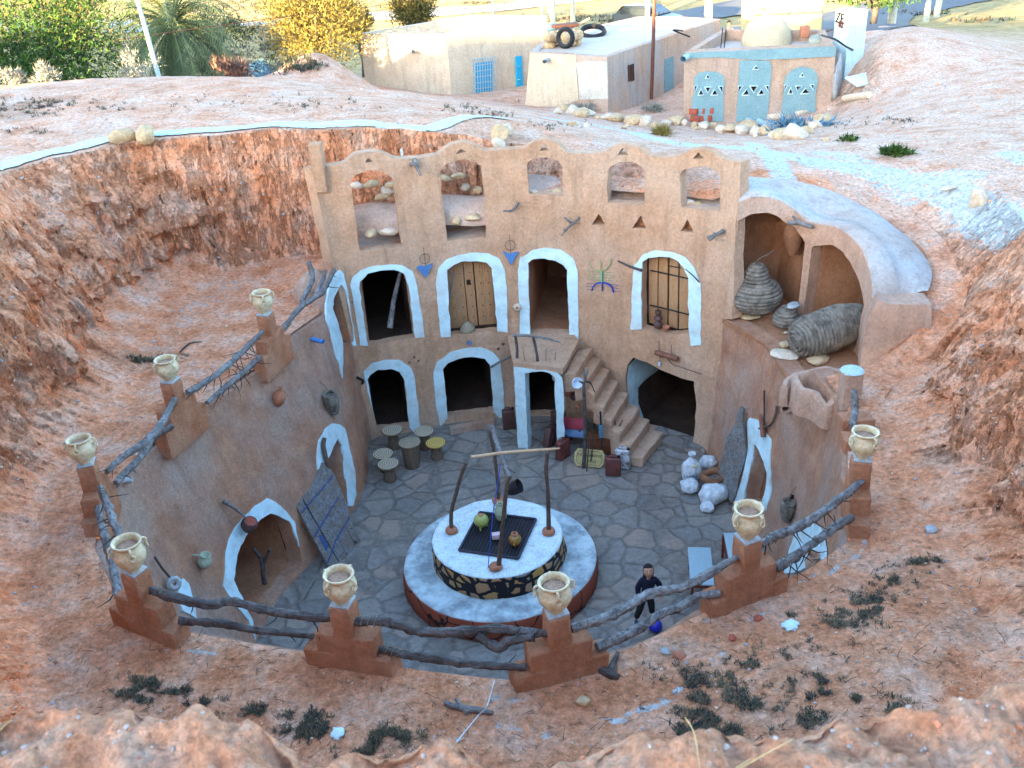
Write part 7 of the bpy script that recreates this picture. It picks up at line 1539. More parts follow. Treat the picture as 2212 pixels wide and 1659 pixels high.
P_ = onz(*K4(1555, 480), HT_ - .25); T_ = thing('rag_heap', P_, 'heap of green and orange rags on the domed house roof corner', 'rags'); M['rag'] = simple('rags', (.25, .32, .2), (.5, .45, .4), 30, .9, .8, .03)
v, f = rock(P_, .42, 5, .7, 3, 1.2); obj('rags', v, f, M['rag'], T_); v, f = box(P_ + V((-.35, .5, .3)), (.3, .3, .4), None, .03); obj('pot', v, f, M['terra'], T_)
v, f = tube([onz(*K4(1600, 405), HT_ + .3), onz(*K4(1750, 450), HT_ + .4), onz(*K4(1880, 535), HT_ + .1), gnd(*K4(2000, 612)) + V((0, 0, .05))], .035, 6); tag(obj('black_hose', v, f, M['black']), 'black hose curving from the domed house roof down to the mound', 'hose')
# white plastered box with lettering
HW = 6.3
cW = [onz(*K4(1930, 150), HW), onz(*K4(2135, 108), HW), onz(*K4(1900, 86), HW), onz(*K4(1765, 110), HW)]
bW = thing('white_hut', (cW[0].x, cW[0].y, 3), 'small white plastered hut with painted letters behind the mound', 'hut'); prism('walls', cW, HW, 2.0, 'white', bW)
fW, nW, tW = onface(cW[3], cW[0]); RW = Matrix((tW if tW.x > 0 else -tW, V((0, 0, 1)), nW)).transposed()
text('ZE', fW(*K4(1810, 215), .02), RW, .5, 'black', bW, ext=.02); text('02', fW(*K4(1823, 285), .02), RW, .32, 'redwood', bW, ext=.02)
# yellow building
cY = [onz(*K4(830, 190), 5.2), onz(*K4(1605, 150), 5.2), onz(*K4(1625, 65), 5.2), onz(*K4(860, 75), 5.2)]
bY = thing('yellow_house', (cY[0].x, cY[0].y, 2), 'yellow walled house with a flat pale roof behind the dome', 'house'); prism('walls', cY, 5.2, 1.0, 'yellowp', bY, rim=.1)
cY2 = [cY[3], cY[2], cY[2] + V((.5, 4, 0)), cY[3] + V((.3, 4, 0))]; prism('upper_wall', cY2, 7.4, 1.0, 'yellowp', bY)
for k in range(9): v, f = rock(cY[0].lerp(cY[1], (k + .5) / 9) + V((0, .1, .1)), .2, k, .5); obj('loose_stone', v, f, M['stone'], bY)
# ------------------------------------------------------------------ roads
def ribbon(name, px, w, m, lift=.02, z=None, n=10, pts=None):
    W_ = arcpts(pts or [(gnd(*p) if z is None else onz(*p, z)) for p in px], n); vs = []; fs = []; K = 5
    for i, p in enumerate(W_):
        t = W_[min(i + 1, len(W_) - 1)] - W_[max(i - 1, 0)]; t.z = 0; t.normalize(); s_ = V((t.y, -t.x, 0)); ww = w if not callable(w) else w(i / (len(W_) - 1)); ww *= 1 + .15 * noise.noise(V((i * .35, 0, 0))); je = (.10 * noise.noise(V((i * .9, 3, 0))), .10 * noise.noise(V((i * .9, 9, 0)))) if m == 'limepath' else (0, 0)
        for k in range(K + 1): q = p + s_ * (ww * (k / K - .5) + je[0] * (k == 0) + je[1] * (k == K)); q.z = gz(q.x, q.y) + lift; vs.append(q)
    for i in range(len(W_) - 1):
        for k in range(K): fs.append([i * (K + 1) + k, i * (K + 1) + k + 1, (i + 1) * (K + 1) + k + 1, (i + 1) * (K + 1) + k])
    return tag(obj(name, vs, fs, M[m]), kind='structure')
M['dustroad'] = simple('dusty_road', (.42, .42, .41), (.36, .34, .32), 2, .95, .3, .02)
ribbon('road', [(-60, 66), (250, 60), (520, 52), (650, 44), (850, 33), (1000, 24), (1130, 12), (1260, -8), (1400, -40)], 5, 'dustroad', .06, n=14)
ribbon('road', [(1500, 78), (1640, 66), (1790, 72), (1850, 44), (1950, 16), (2060, -8), (2200, -40)], 6, 'asphalt', .06, n=14)
ribbon('road', [(1440, 40), (1540, 28), (1640, 10), (1740, -20)], 4.5, 'asphalt', .08, n=14)
M['limepath'] = simple('lime_path', (.56, .68, .70), (.44, .52, .53), 5, .9, .8, .02, 30)
ribbon('path', None, lambda t: .80 - .38 * t, 'limepath', .03, n=26, pts=[p + V((p.x, p.y - 14, 0)).normalized() * (.62 - .14 * i / 11) for i, p in enumerate(_lp[:1:-1])] + [onz(1010, 262, 6.3), onz(1100, 255, 6.0)])
# ------------------------------------------------------------------ plants
def leafmat(name, c1, c2, sc=1.5):
    m, nt, b = newmat(name); g_ = nt.nodes.new('ShaderNodeNewGeometry'); co = coords(nt); f = noi(nt, co, sc, 4, .6); f = math_(nt, 'ADD', f, math_(nt, 'MULTIPLY', math_(nt, 'SUBTRACT', g_.outputs['Random Per Island'], .5), .35))
    nt.links.new(ramp(nt, f, [(.3, c2), (.65, c1)]), b.inputs['Base Color']); b.inputs['Roughness'].default_value = .7
    try: b.inputs['Transmission Weight'].default_value = 0
    except Exception: pass
    return m
M['lgreen'] = leafmat('leaf_green', (.045, .10, .012), (.010, .03, .006)); M['lolive'] = leafmat('leaf_olive', (.16, .13, .035), (.06, .06, .018)); M['lgold'] = leafmat('leaf_golden', (.25, .19, .045), (.10, .08, .02)); M['lpalm'] = leafmat('leaf_palm', (.17, .20, .08), (.07, .10, .05)); M['ldark'] = leafmat('leaf_dark', (.05, .075, .03), (.025, .04, .02)); M['lgrey'] = leafmat('leaf_grey', (.28, .28, .24), (.18, .18, .16)); M['lred'] = leafmat('leaf_red', (.2, .1, .07), (.1, .06, .05))
def leaves(c, R3, n, ls, seed=0, shell=.55, clump=.35, up=0.0, long=1.6, floor=None):
    rr_ = random.Random(seed); vs = []; fs = []; c = V(c)
    cl = [V((rr_.gauss(0, 1), rr_.gauss(0, 1), rr_.gauss(0, 1))).normalized() * rr_.uniform(.35, 1) for _ in range(max(10, n // 140))]
    for k in range(n):
        q = rr_.choice(cl) + V((rr_.gauss(0, 1), rr_.gauss(0, 1), rr_.gauss(0, 1))) * clump * .55
        if q.length > 1.25: continue
        p = c + V((q.x * R3[0], q.y * R3[1], q.z * R3[2]))
        if floor is not None and p.z < floor: continue
        d = (V((rr_.gauss(0, 1), rr_.gauss(0, 1), rr_.gauss(0, 1))) + V((q.x, q.y, q.z + up)) * 1.2).normalized(); s_ = d.cross(V((rr_.gauss(0, 1), rr_.gauss(0, 1), rr_.gauss(0, 1)))).normalized(); l = ls * rr_.uniform(.6, 1.3)
        b = len(vs); vs += [p - s_ * l * .35, p + d * l * long * .5 + s_ * l * .1, p + d * l * long, p + s_ * l * .4 + d * l * .4]; fs.append([b, b + 3, b + 2, b + 1])
    return vs, fs
def tree(name, base, h, R3, n, ls, m, label, cat='tree', tr=.18, seed=0, up=0.0, trunk='logdark', group=None, long=1.6, clump=.35, limbs=6):
    T_ = thing(name, base, label, cat, group); b = V(base); c = b + V((0, 0, h)); v, f = tube([b - V((0, 0, .3)), b.lerp(c, .4) + V((.1, 0, 0)), b.lerp(c, .8)], [tr, tr * .8, tr * .5], 8, .3, seed); obj('trunk', v, f, M[trunk], T_)
    rr_ = random.Random(seed)
    for k in range(limbs):
        a = 2 * pi * k / limbs + rr_.random(); d = V((cos(a) * R3[0], sin(a) * R3[1], R3[2] * rr_.uniform(-.1, .7))) * .75; s0 = b.lerp(c, rr_.uniform(.35, .7)); v, f = tube([s0, s0.lerp(c + d, .5) + V((0, 0, .1 * R3[2])), c + d], [tr * .5, tr * .3, tr * .1], 6, .2, k); obj('limb', v, f, M[trunk], T_)
    v, f = leaves(c, R3, n, ls, seed, up=up, long=long, clump=clump); obj('crown', v, f, M[m], T_, smooth=False); return T_
def atd(px, py, y): p = ony(px, py, y); return p
def grow(px, py_base, y, **k):
    p = ony(px, py_base, y); p.z = gz(p.x, p.y); return p
p = grow(110, 180, 38); c_ = ony(105, 120, 38); tree('leafy_tree', p, c_.z - p.z, (3.1, 2.3, 2.3), 14000, .14, 'lgreen', 'dense bright green leafy tree at the far left', seed=3, clump=.45)
p = grow(30, 60, 48); c_ = ony(20, 30, 48); tree('bare_tree', p, c_.z - p.z + .5, (2.6, 2, 2.2), 2500, .16, 'lgold', 'straggly yellowish tree behind the green tree at the top left corner', seed=13, clump=.3)
p = grow(165, 90, 46); c_ = ony(170, 50, 46); tree('olive_tree', p, c_.z - p.z, (2.0, 1.6, 1.6), 4200, .14, 'lolive', 'dusky olive brown tree between the green tree and the palm', seed=4)
p = grow(470, 100, 52); c_ = ony(480, 62, 52); tree('dark_bush', p, c_.z - p.z, (1.8, 1.2, .9), 2500, .14, 'ldark', 'dark bush right of the palm by the road', 'bush', seed=5, limbs=3)
p = grow(690, 130, 44); c_ = ony(690, 45, 44); tree('tamarisk', p, c_.z - p.z, (1.95, 1.5, 2.0), 15000, .09, 'lgold', 'large golden feathery shrub left of the cream house', 'shrub', seed=6, up=.9, long=2.6, clump=.4)
p = grow(775, 70, 50); c_ = ony(775, 62, 48); tree('tamarisk', p, max(c_.z - p.z, 1), (.6, .6, 1.0), 2500, .12, 'lgold', 'smaller golden shrub squeezed against the cream house corner', 'shrub', seed=7, up=.9, long=2.6, limbs=3)
p = grow(890, 55, 56); c_ = ony(892, 15, 56); tree('tamarisk', p, c_.z - p.z, (1.3, 1, 1.3), 4500, .13, 'lolive', 'orange tinted shrub behind the cream house roof', 'shrub', seed=8, up=.9, long=2.4)
# date palm
p = grow(375, 165, 44); T_ = thing('date_palm', p, 'big date palm with drooping blue green fronds at the upper left', 'palm'); cr_ = ony(372, 58, 44); v, f = tube([p - V((0, 0, .3)), p.lerp(cr_, .5), cr_ - V((0, 0, .2))], [.45, .36, .32], 10, .35, 2); obj('trunk', v, f, M['palmtrunk'], T_)
rr_ = random.Random(11); vs = []; fs = []
for k in range(110):
    a = rr_.uniform(0, 2 * pi); e0 = rr_.uniform(-.9, 1.25); L = rr_.uniform(3.4, 5.2); N_ = 16; pt = cr_.copy(); d = V((cos(a) * cos(e0), sin(a) * cos(e0), sin(e0))); P_ = []
    for i in range(N_):
        P_.append(pt.copy()); pt += d * L / N_; d = (d + V((0, 0, -.13 - .05 * i / N_))).normalized()
    fv, ff = tube(P_, [.028] * 8 + [.012] * 8, 4, sub=1); b = len(vs); vs += fv; fs += [[i + b for i in g_] for g_ in ff]
    for i in range(2, N_ - 1):
        for s_ in (-1, 1):
            for q_ in (0, .5):
                o_ = P_[i].lerp(P_[i + 1], q_); dd_ = (P_[i + 1] - P_[i]).normalized(); sd = dd_.cross(V((0, 0, 1))).normalized() * s_; l = .55 * sin(pi * (i + 1.5) / (N_ + 2)) + .12; tip = o_ + sd * l * .75 + dd_ * l * .55 - V((0, 0, l * .35)); b = len(vs); vs += [o_, o_ + dd_ * .05, tip]; fs.append([b, b + 1, b + 2])
obj('fronds', vs, fs, M['lpalm'], T_, smooth=False)
# low shrubs beyond the ridge
for k, (a, b_, y_, r, m_, lab, up) in enumerate([(300, 158, 36, .75, 'lgrey', 'pale grey bare bush in front of the leaning pole', .8), (500, 145, 40, .7, 'lred', 'reddish dry bush beyond the ridge', 1.2), (12, 172, 33, .5, 'lgrey', 'grey spiky tuft at the far left edge of the ridge', 1.2), (100, 178, 33, .45, 'lgrey', 'small grey tuft in front of the green tree', 1.2), (560, 75, 52, .9, 'ldark', 'green bush by the near side of the road', .3), (630, 75, 50, .8, 'ldark', 'dark bush just left of the golden shrub', .3), (600, 105, 46, .7, 'lgrey', 'grey scrub below the golden shrub', .4), (430, 120, 46, .8, 'ldark', 'low dark scrub right of the palm trunk', .2), (1000, 195, 40, .01, 'ldark', '', 0)]):
    if not lab: continue
    p = grow(a, b_, y_); v, f = leaves(p + V((0, 0, r * .5)), (r, r, r * .7), 900, .11 if m_ != 'lgrey' else .05, 50 + k, up=up, long=3.5 if m_ in ('lgrey', 'lred') else 1.6); T_ = thing('bush', p, lab, 'bush'); obj('foliage', v, f, M[m_], T_, smooth=False); v, f = tube([p - V((0, 0, .1)), p + V((0, 0, r * .6))], [.05, .02], 6, .3); obj('stem', v, f, M['darktwig'], T_)
p = grow(540, 125, 42); mb = MB(); rr_ = random.Random(4)
for k in range(26): a = rr_.uniform(0, 6.28); q0 = p + V((cos(a) * .9, sin(a) * .7, .1)); q1 = p + V((cos(a + 2) * .9, sin(a + 2) * .7, .25)); v, f = tube([q0, (q0 + q1) / 2 + V((0, 0, rr_.uniform(.3, .8))), q1], .02, 4, sub=4); mb.add(v, f)
tag(mb.obj('wire_heap', M['bluemet']), 'tangled heap of blue grey wire beyond the ridge', 'wire heap')
# leaning light pole and wire
y_ = 36; a_, b_ = ony(346, 172, y_), ony(288, -30, y_); v, f = tube([a_ - V((0, 0, .5)), a_.lerp(b_, .5), b_], [.09, .075, .06], 10); T_ = thing('leaning_pole', a_, 'tall pale leaning metal pole in front of the palm', 'pole'); obj('shaft', v, f, M['bluetop'], T_)
v, f = tube([ony(245, 88, y_), ony(400, 65, 38), ony(640, 33, 42), ony(800, 15, 46), ony(960, -10, 50)], .012, 4, sub=4); tag(obj('overhead_wire', v, f, M['rust']), 'thin overhead wire crossing in front of the palm and golden shrub', 'wire')
# whitewashed tree trunks at the top, with crowns above the frame
trn = [(1170, 32, 62, 'first whitewashed trunk from the left behind the cream house'), (1191, 46, 60, 'second whitewashed trunk from the left, leaning in front of the first'), (1234, 38, 62, 'third whitewashed trunk, right of the close pair'), (1396, 33, 60, 'slim whitewashed trunk left of the parked car'), (1526, 15, 63, 'whitewashed trunk just left of the car front'), (1925, 33, 48, 'whitewashed trunk at the top right near the white hut'), (2002, 14, 56, 'thicker whitewashed trunk at the top right'), (2025, 12, 58, 'rightmost whitewashed trunk at the top')]
M['limetrunk'] = simple('lime_washed_bark', (.68, .64, .5), (.5, .44, .32), 6, .9, .6, .02)
for k, (a, b_, y_, lab) in enumerate(trn):
    p = ony(a, b_, y_); p.z = gz(p.x, p.y) - .1; hgt = 4.2 if a < 1800 else 3.6; tree('whitewashed_tree', p, hgt + .6, (1.6, 1.6, 1.1), 1200, .2, 'lolive', lab, tr=.2 if k % 3 else .17, seed=70 + k, trunk='limetrunk', group='whitewashed street trees', limbs=4)
c_ = ony(1850, -4, 46); p = V((c_.x + .8, c_.y, 0)); p.z = gz(p.x, p.y); tree('leafy_tree', p, c_.z - p.z + .7, (2.6, 1.6, 1.0), 5000, .17, 'lgreen', 'green tree overhanging the white hut at the top right', seed=31)
# concrete lamp pole stubs
for (a, b_, y_, lab) in [(1538, 36, 52, 'thin pale metal pole right of the parked car'), (1062, 12, 66, 'short blue pole beyond the road at the top')]:
    p = ony(a, b_, y_); v, f = tube([V((p.x, p.y, gz(p.x, p.y) - .2)), ony(a, -60, y_)], .06, 8, sub=1); tag(obj('metal_pole', v, f, M['tarp' if a > 1100 else 'bluemet']), lab, 'pole')
# ------------------------------------------------------------------ parked car
M['carpaint'] = simple('black_car_paint', (.02, .022, .03), (.018, .02, .026), 3, .2, 0, spec=.6); M['glass'] = simple('car_glass', (.03, .04, .05), (.03, .04, .05), 3, .08, 0, spec=.8); M['chrome'] = simple('chrome', (.6, .6, .6), (.5, .5, .5), 5, .2, 0, metal=.9); M['lamp'] = simple('lamp_glass', (.7, .7, .65), (.6, .6, .55), 5, .2, 0)
p = ony(1452, 27, 60); p.z = gz(p.x, p.y) + .02; fwd = V((.72, -.69, 0)).normalized(); sd = V((-fwd.y, fwd.x, 0)); car = thing('parked_car', p, 'black hatchback parked at the roadside at the top', 'car')
def C3(x, y, z): return p + fwd * (x - 1.6) + sd * y + V((0, 0, z))
prof = [(-2.05, .45), (-2.0, .95), (-1.8, 1.0), (-1.45, 1.42), (-.2, 1.48), (.35, 1.4), (1.05, 1.0), (1.9, .85), (2.08, .62), (2.08, .3), (1.7, .22), (-1.8, .22)]
vs = []; fs = []; n_ = len(prof)
for s_, w_ in ((-1, .62), (-1, .84), (1, .84), (1, .62)):
    for x, z in prof: vs.append(C3(x, s_ * (w_ if z > 1.1 or w_ > .7 else .80) * (1 if z < 1.1 else .86), z))
for j in range(3):
    for i in range(n_): fs.append([j * n_ + i, j * n_ + (i + 1) % n_, (j + 1) * n_ + (i + 1) % n_, (j + 1) * n_ + i])
fs += [list(range(n_)), [3 * n_ + i for i in range(n_)][::-1]]
o = obj('body', vs, fs, M['carpaint'], car, sharp=35); md = o.modifiers.new('b', 'BEVEL'); md.width = .05; md.segments = 2
for s_ in (-1, 1):
    q_ = [C3(x, s_ * .775, z) for x, z in [(-1.55, 1.0), (-1.35, 1.36), (.3, 1.34), (.85, 1.02)]]; obj('side_window', q_ + [a + sd * .03 * s_ for a in q_], [[0, 1, 2, 3], [7, 6, 5, 4], [0, 4, 5, 1], [1, 5, 6, 2], [2, 6, 7, 3], [3, 7, 4, 0]], M['glass'], car, smooth=False)
    for x in (-1.3, 1.3):
        c_ = C3(x, s_ * .78, .32); v, f = lathe([(.2, -.1), (.3, -.1), (.33, -.05), (.33, .05), (.3, .1), (.2, .1)], 24, c_, axis=sd); wv = obj('wheel', v, f, M['black'], car); v, f = lathe([(0, 0), (.2, 0), (.2, .02), (0, .03)], 16, c_ + sd * s_ * .1, axis=sd * s_); obj('rim', v, f, M['chrome'], wv)
    v, f = rock(C3(2.0, s_ * .6, .68), .15, 3, .6, 2, 0, .6, 1); obj('headlight', v, f, M['lamp'], car)
q_ = [C3(1.06, -.66, 1.02), C3(1.06, .66, 1.02), C3(.42, .56, 1.40), C3(.42, -.56, 1.40)]; nn = V((0, 0, 1)) * .03 + fwd * .03; obj('windscreen', [a + nn for a in q_] + [a - nn for a in q_], [[0, 1, 2, 3], [7, 6, 5, 4], [0, 4, 5, 1], [1, 5, 6, 2], [2, 6, 7, 3], [3, 7, 4, 0]], M['glass'], car, smooth=False)
v, f = box(C3(2.1, 0, .42), (.52, .03, .12), frame(sd, z=(0, 0, 1))); obj('number_plate', v, f, M['lamp'], car); v, f = box(C3(2.09, 0, .58), (.7, .03, .12), frame(sd, z=(0, 0, 1)), .01); obj('grille', v, f, M['metal'], car)
# far pedestrian behind the domed house
p = ony(*K4(530, 345), 44); gz_ = gz(p.x, p.y); hz = ony(*K4(520, 275), 44).z; per = thing('person', (p.x, p.y, gz_), 'distant person with dark hair and white backpack straps behind the domed house', 'person'); s_ = (hz - gz_) / 1.62; o_ = V((p.x, p.y, gz_)); E_ = lambda x, y, z: o_ + V((x, y, z)) * s_
M['shirt'] = simple('white_shirt', (.6, .6, .62), (.1, .1, .14), 14, .9, .2)
skin('body', [[(E_(0, 0, .9), .12 * s_), (E_(0, 0, 1.15), .12 * s_), (E_(0, 0, 1.35), (.16 * s_, .1 * s_)), (E_(0, 0, 1.5), .05 * s_), (E_(0, 0, 1.62), (.08 * s_, .095 * s_)), (E_(0, 0, 1.7), .07 * s_)], [(E_(0, 0, 1.35), (.16 * s_, .1 * s_)), (E_(-.2, 0, 1.36), .05 * s_), (E_(-.25, 0, 1.1), .04 * s_), (E_(-.24, -.1, .85), .03 * s_)], [(E_(0, 0, 1.35), (.16 * s_, .1 * s_)), (E_(.2, 0, 1.36), .05 * s_), (E_(.25, 0, 1.1), .04 * s_), (E_(.24, -.1, .85), .03 * s_)],
     [(E_(0, 0, .9), .12 * s_), (E_(-.1, 0, .8), .08 * s_), (E_(-.1, 0, .45), .06 * s_), (E_(-.12, 0, .06), .045 * s_)], [(E_(0, 0, .9), .12 * s_), (E_(.1, 0, .8), .08 * s_), (E_(.1, 0, .45), .06 * s_), (E_(.12, 0, .06), .045 * s_)]], M['skin'], per)
skin('shirt', [[(E_(0, 0, .95), .14 * s_), (E_(0, 0, 1.15), .14 * s_), (E_(0, 0, 1.36), (.18 * s_, .12 * s_)), (E_(0, 0, 1.46), .07 * s_)], [(E_(0, 0, 1.36), (.18 * s_, .12 * s_)), (E_(-.2, 0, 1.36), .065 * s_), (E_(-.24, 0, 1.2), .06 * s_)], [(E_(0, 0, 1.36), (.18 * s_, .12 * s_)), (E_(.2, 0, 1.36), .065 * s_), (E_(.24, 0, 1.2), .06 * s_)]], M['shirt'], per, 1)
v, f = rock(E_(0, .02, 1.7), .1 * s_, 2, 1, 3, .2); obj('hair', v, f, M['hair'], per)
# ------------------------------------------------------------------ rubble row, bricks and pipes in front of the low buildings
rr_ = random.Random(21); row = [(1205, 246), (1218, 240), (1235, 245), (1255, 252), (1272, 250), (1290, 256), (1310, 258), (1330, 262), (1350, 262), (1372, 268), (1395, 272), (1415, 276), (1438, 272), (1460, 268), (1478, 270), (1500, 276), (1520, 278), (1536, 276), (1560, 282), (1580, 285), (1600, 288), (1615, 283), (1635, 290), (1655, 292), (1672, 296), (1690, 300), (1715, 300), (1740, 290), (1760, 278), (1775, 270), (1788, 262)]
for k, (a, b_) in enumerate(row):
    r = rr_.uniform(.16, .38) * (1.4 if a in (1235, 1560, 1415) else 1); P_ = gnd(a, b_); v, f = rock(P_ + V((0, 0, r * .3)), r, 200 + k, rr_.uniform(.5, .9), 2, .5); tag(obj('rubble_rock', v, f, M['stone' if k % 2 else 'palestone']), 'ochre rubble rock in the row along the foot of the low buildings', 'rock', 'rubble rocks before the low buildings')
for k in range(26):
    a = rr_.uniform(1230, 1790); b_ = 262 + (a - 1230) * .05 + rr_.uniform(-8, 14); r = rr_.uniform(.06, .14); v, f = rock(gnd(a, b_) + V((0, 0, r * .3)), r, 300 + k, .7, 1); tag(obj('rubble_rock', v, f, M['stone' if k % 2 else 'palestone']), 'small rubble stone strewn before the low buildings', 'rock', 'small rubble before the low buildings')
P_ = gnd(*K4(290, 1400)); T_ = thing('brick_stack', P_, 'stack of red hollow bricks at the foot of the domed house', 'bricks')
for k in range(7): v, f = box(P_ + V((-.5 + .28 * (k % 4), .05 * (k % 2), .15 + .25 * (k // 4))), (.26, .3, .2), rz(.2 * k), .01); obj('brick', v, f, M['brick'], T_)
for k, (a, b_, lab) in enumerate([((1290, 1355), (1505, 1275), 'pale concrete pipe lying slanted at the right foot of the domed house'), ((970, 1390), (1135, 1375), 'short pale pipe lying at the foot of the domed house'), ((1860, 1175), (2145, 1135), 'long pale pipe with two holes lying on the right bank'), ((750, 1430), (810, 1470), 'small blue grey pipe piece near the rubble row'), ((870, 1440), (940, 1475), 'second blue grey pipe piece near the rubble row')]):
    A_, B_ = gnd(*K4(*a)) + V((0, 0, .12)), gnd(*K4(*b_)) + V((0, 0, .12)); v, f = tube([A_, B_], .12, 12, sub=1); tag(obj('pipe', v, f, M['palestone' if k < 3 else 'bluetop']), lab, 'pipe')
P_ = gnd(*K4(2080, 950)); v, f = box(P_ + V((0, 0, .1)), (1.0, .7, .06), frame((.9, .3, .05), z=(-.1, -.3, .95)), .01); tag(obj('white_slab', v, f, M['white']), 'flat white slab lying on the bank right of the domed house', 'slab')
P_ = gnd(*K4(1740, 1120)); v, f = rock(P_ + V((0, 0, .7)), .55, 9, 1.6, 3, .6, .5, .5); tag(obj('grey_boulder', v, f, M['cement']), 'tall grey boulder standing at the right corner of the domed house', 'boulder')
P_ = gnd(*z1(710, 855)); v, f = leaves(P_ + V((0, 0, .12)), (1.1, .3, .14), 500, .14, 3, long=3); tag(obj('net_tangle', v, f, M['bluemet'], smooth=False), 'tangle of teal plastic netting before the domed house', 'netting')
for k, (a, b_, r, n__, m_, lab) in enumerate([(1262, 222, 1.1, 2600, 'lgreen', 'low green leafy weed patch in front of the low house'), (1335, 213, 1.0, 2400, 'lgreen', 'green creeping plant under the white stained wall'), (1260, 240, .45, 500, 'lgrey', 'dry pale grass tuft before the green weeds'), (1410, 240, .5, 500, 'lgrey', 'dry tuft of grass left of the domed house'), (1428, 292, .35, 400, 'lgold', 'small golden dry tuft on the pale ground behind the facade'), (1932, 335, .35, 500, 'lgreen', 'small dark green weed on the pale ground at the right'), (1832, 305, .2, 150, 'lgreen', 'tiny weed beside the domed house bank')]):
    P_ = gnd(a, b_); v, f = leaves(P_ + V((0, 0, r * .18)), (r, r * .7, r * .3), n__, .10 if m_ == 'lgreen' else .05, 90 + k, up=.6, long=1.6 if m_ == 'lgreen' else 6, floor=P_.z - .1); T_ = thing('weed', P_, lab, 'plant'); obj('foliage', v, f, M[m_], T_, smooth=False)
# sandy mound peak on the left of the cream house is part of the ground
# ------------------------------------------------------------------ foreground ledge of lumpy earth
edge = [(-200, 1545), (0, 1539), (67, 1526), (180, 1549), (267, 1533), (317, 1543), (417, 1556), (633, 1589), (650, 1640), (700, 1660), (747, 1640), (837, 1615), (950, 1600), (990, 1606), (1020, 1636), (1080, 1690), (1150, 1665), (1194, 1636), (1237, 1620), (1290, 1596), (1370, 1576), (1470, 1585), (1662, 1593), (1715, 1590), (1808, 1556), (1882, 1536), (2042, 1543), (2158, 1511), (2212, 1510), (2420, 1500)]
EP = [onz(*p, 10.2) for p in edge]; ex_ = np.array([p.x for p in EP]); ey_ = np.array([p.y for p in EP]); o_ = np.argsort(ex_); ex_, ey_ = ex_[o_], ey_[o_]
NX, NY = 420, 190; vs = []; fs = []
for i in range(NX):
    x = -1.7 + 3.4 * i / (NX - 1); ye = float(np.interp(x, ex_, ey_)) + .02 * noise.noise(V((x * 9, 0, 0)))
    for j in range(NY):
        u = j / (NY - 1)
        if u < .62: t = u / .62; y = ye - 1.25 * (1 - t); z = 10.245 + .02 * (1 - t); lip = t
        else:
            t = (u - .62) / .38; y = ye + .035 * sin(min(1, t * 3) * pi / 2) + .12 * t * t; z = 10.245 - .9 * t ** 1.15; lip = 1 - t * .3
        q = V((x, y, z)); k = 1.0
        d = .05 * noise.noise(q * 3.1) - .075 * abs(noise.noise(q * 6.3 + V((3, 1, 0)))) + .028 * noise.noise(q * 15) - .02 * abs(noise.noise(q * 24)) + .008 * noise.noise(q * 48)
        v_ = noise.cell(V((x * 9, y * 9, z * 9))); rd = -.035 if u < .62 else -.03
        if u < .62: q.z += d - .03 * (lip ** 6)
        else: q.y += d * .8; q.z += d * .5 - .03
        q.x += .01 * noise.noise(q * 11); vs.append(q)
for i in range(NX - 1):
    for j in range(NY - 1): fs.append([i * NY + j, (i + 1) * NY + j, (i + 1) * NY + j + 1, i * NY + j + 1])
m, nt, b = newmat('near_earth'); co = coords(nt); n1 = noi(nt, co, 5, 6, .65); n2 = noi(nt, co, 28, 6, .7); n3 = noi(nt, co, 120, 3, .6)
col = ramp(nt, n1, [(.3, (.62, .23, .11)), (.5, (.80, .39, .23)), (.7, (.86, .55, .40))]); col = mix(nt, ramp(nt, n2, [(.56, (0, 0, 0)), (.7, (.7, .7, .7))]), col, (.80, .60, .48)); col = mix(nt, ramp(nt, n2, [(.30, (.7, .7, .7)), (.40, (0, 0, 0))]), col, (.34, .13, .06))
col, _g = grain(nt, co, col, 45, .55, 1.25); nt.links.new(col, b.inputs['Base Color']); b.inputs['Roughness'].default_value = .95; p_ = bump(nt, b, n1, .8, .06); p_ = bump(nt, b, n2, 1, .035, p_); p_ = bump(nt, b, _g, 1, .02, p_); bump(nt, b, n3, .5, .003, p_); M['near'] = m
o = obj('ledge', vs, fs, M['near']); tag(o, kind='structure'); BL = BVHTree.FromPolygons([tuple(v) for v in vs], fs)
def lz(x, y): h = BL.ray_cast(V((x, y, 14)), V((0, 0, -1))); return h[0]
rr_ = random.Random(2); M['pebble'] = simple('pale_pebble', (.48, .38, .32), (.26, .22, .2), 30, .8, .3, .002); mb = MB()
for k in range(520):
    x = rr_.uniform(-1.5, 1.5); y = float(np.interp(x, ex_, ey_)) - abs(rr_.gauss(0, .35)); h = lz(x, y)
    if h is None: continue
    r = rr_.uniform(.002, .009) if k % 14 else rr_.uniform(.008, .012); v, f = rock(h + V((0, 0, r * .3)), r, k, .7, 1 if r < .012 else 2); mb.add(v, f, 0 if k % 3 else 1)
tag(mb.obj('gravel', [M['pebble'], M['terra']]), kind='stuff')
mb = MB()
for a, b_, c_ in [((1480, 1550), (1500, 1585), (1512, 1660)), ((1600, 1659), (1660, 1625), (1715, 1595)), ((1590, 1659), (1605, 1650), (1622, 1638)), ((0, 1578), (12, 1565), (26, 1555))]:
    P_ = [onz(*q, 10.26) for q in (a, b_, c_)]; v, f = tube(P_, [.0009, .0009, .0005], 5); mb.add(v, f)
M['straw'] = simple('straw', (.62, .46, .2), (.5, .35, .14), 20, .8, 0); tag(mb.obj('dry_grass', M['straw']), kind='stuff')
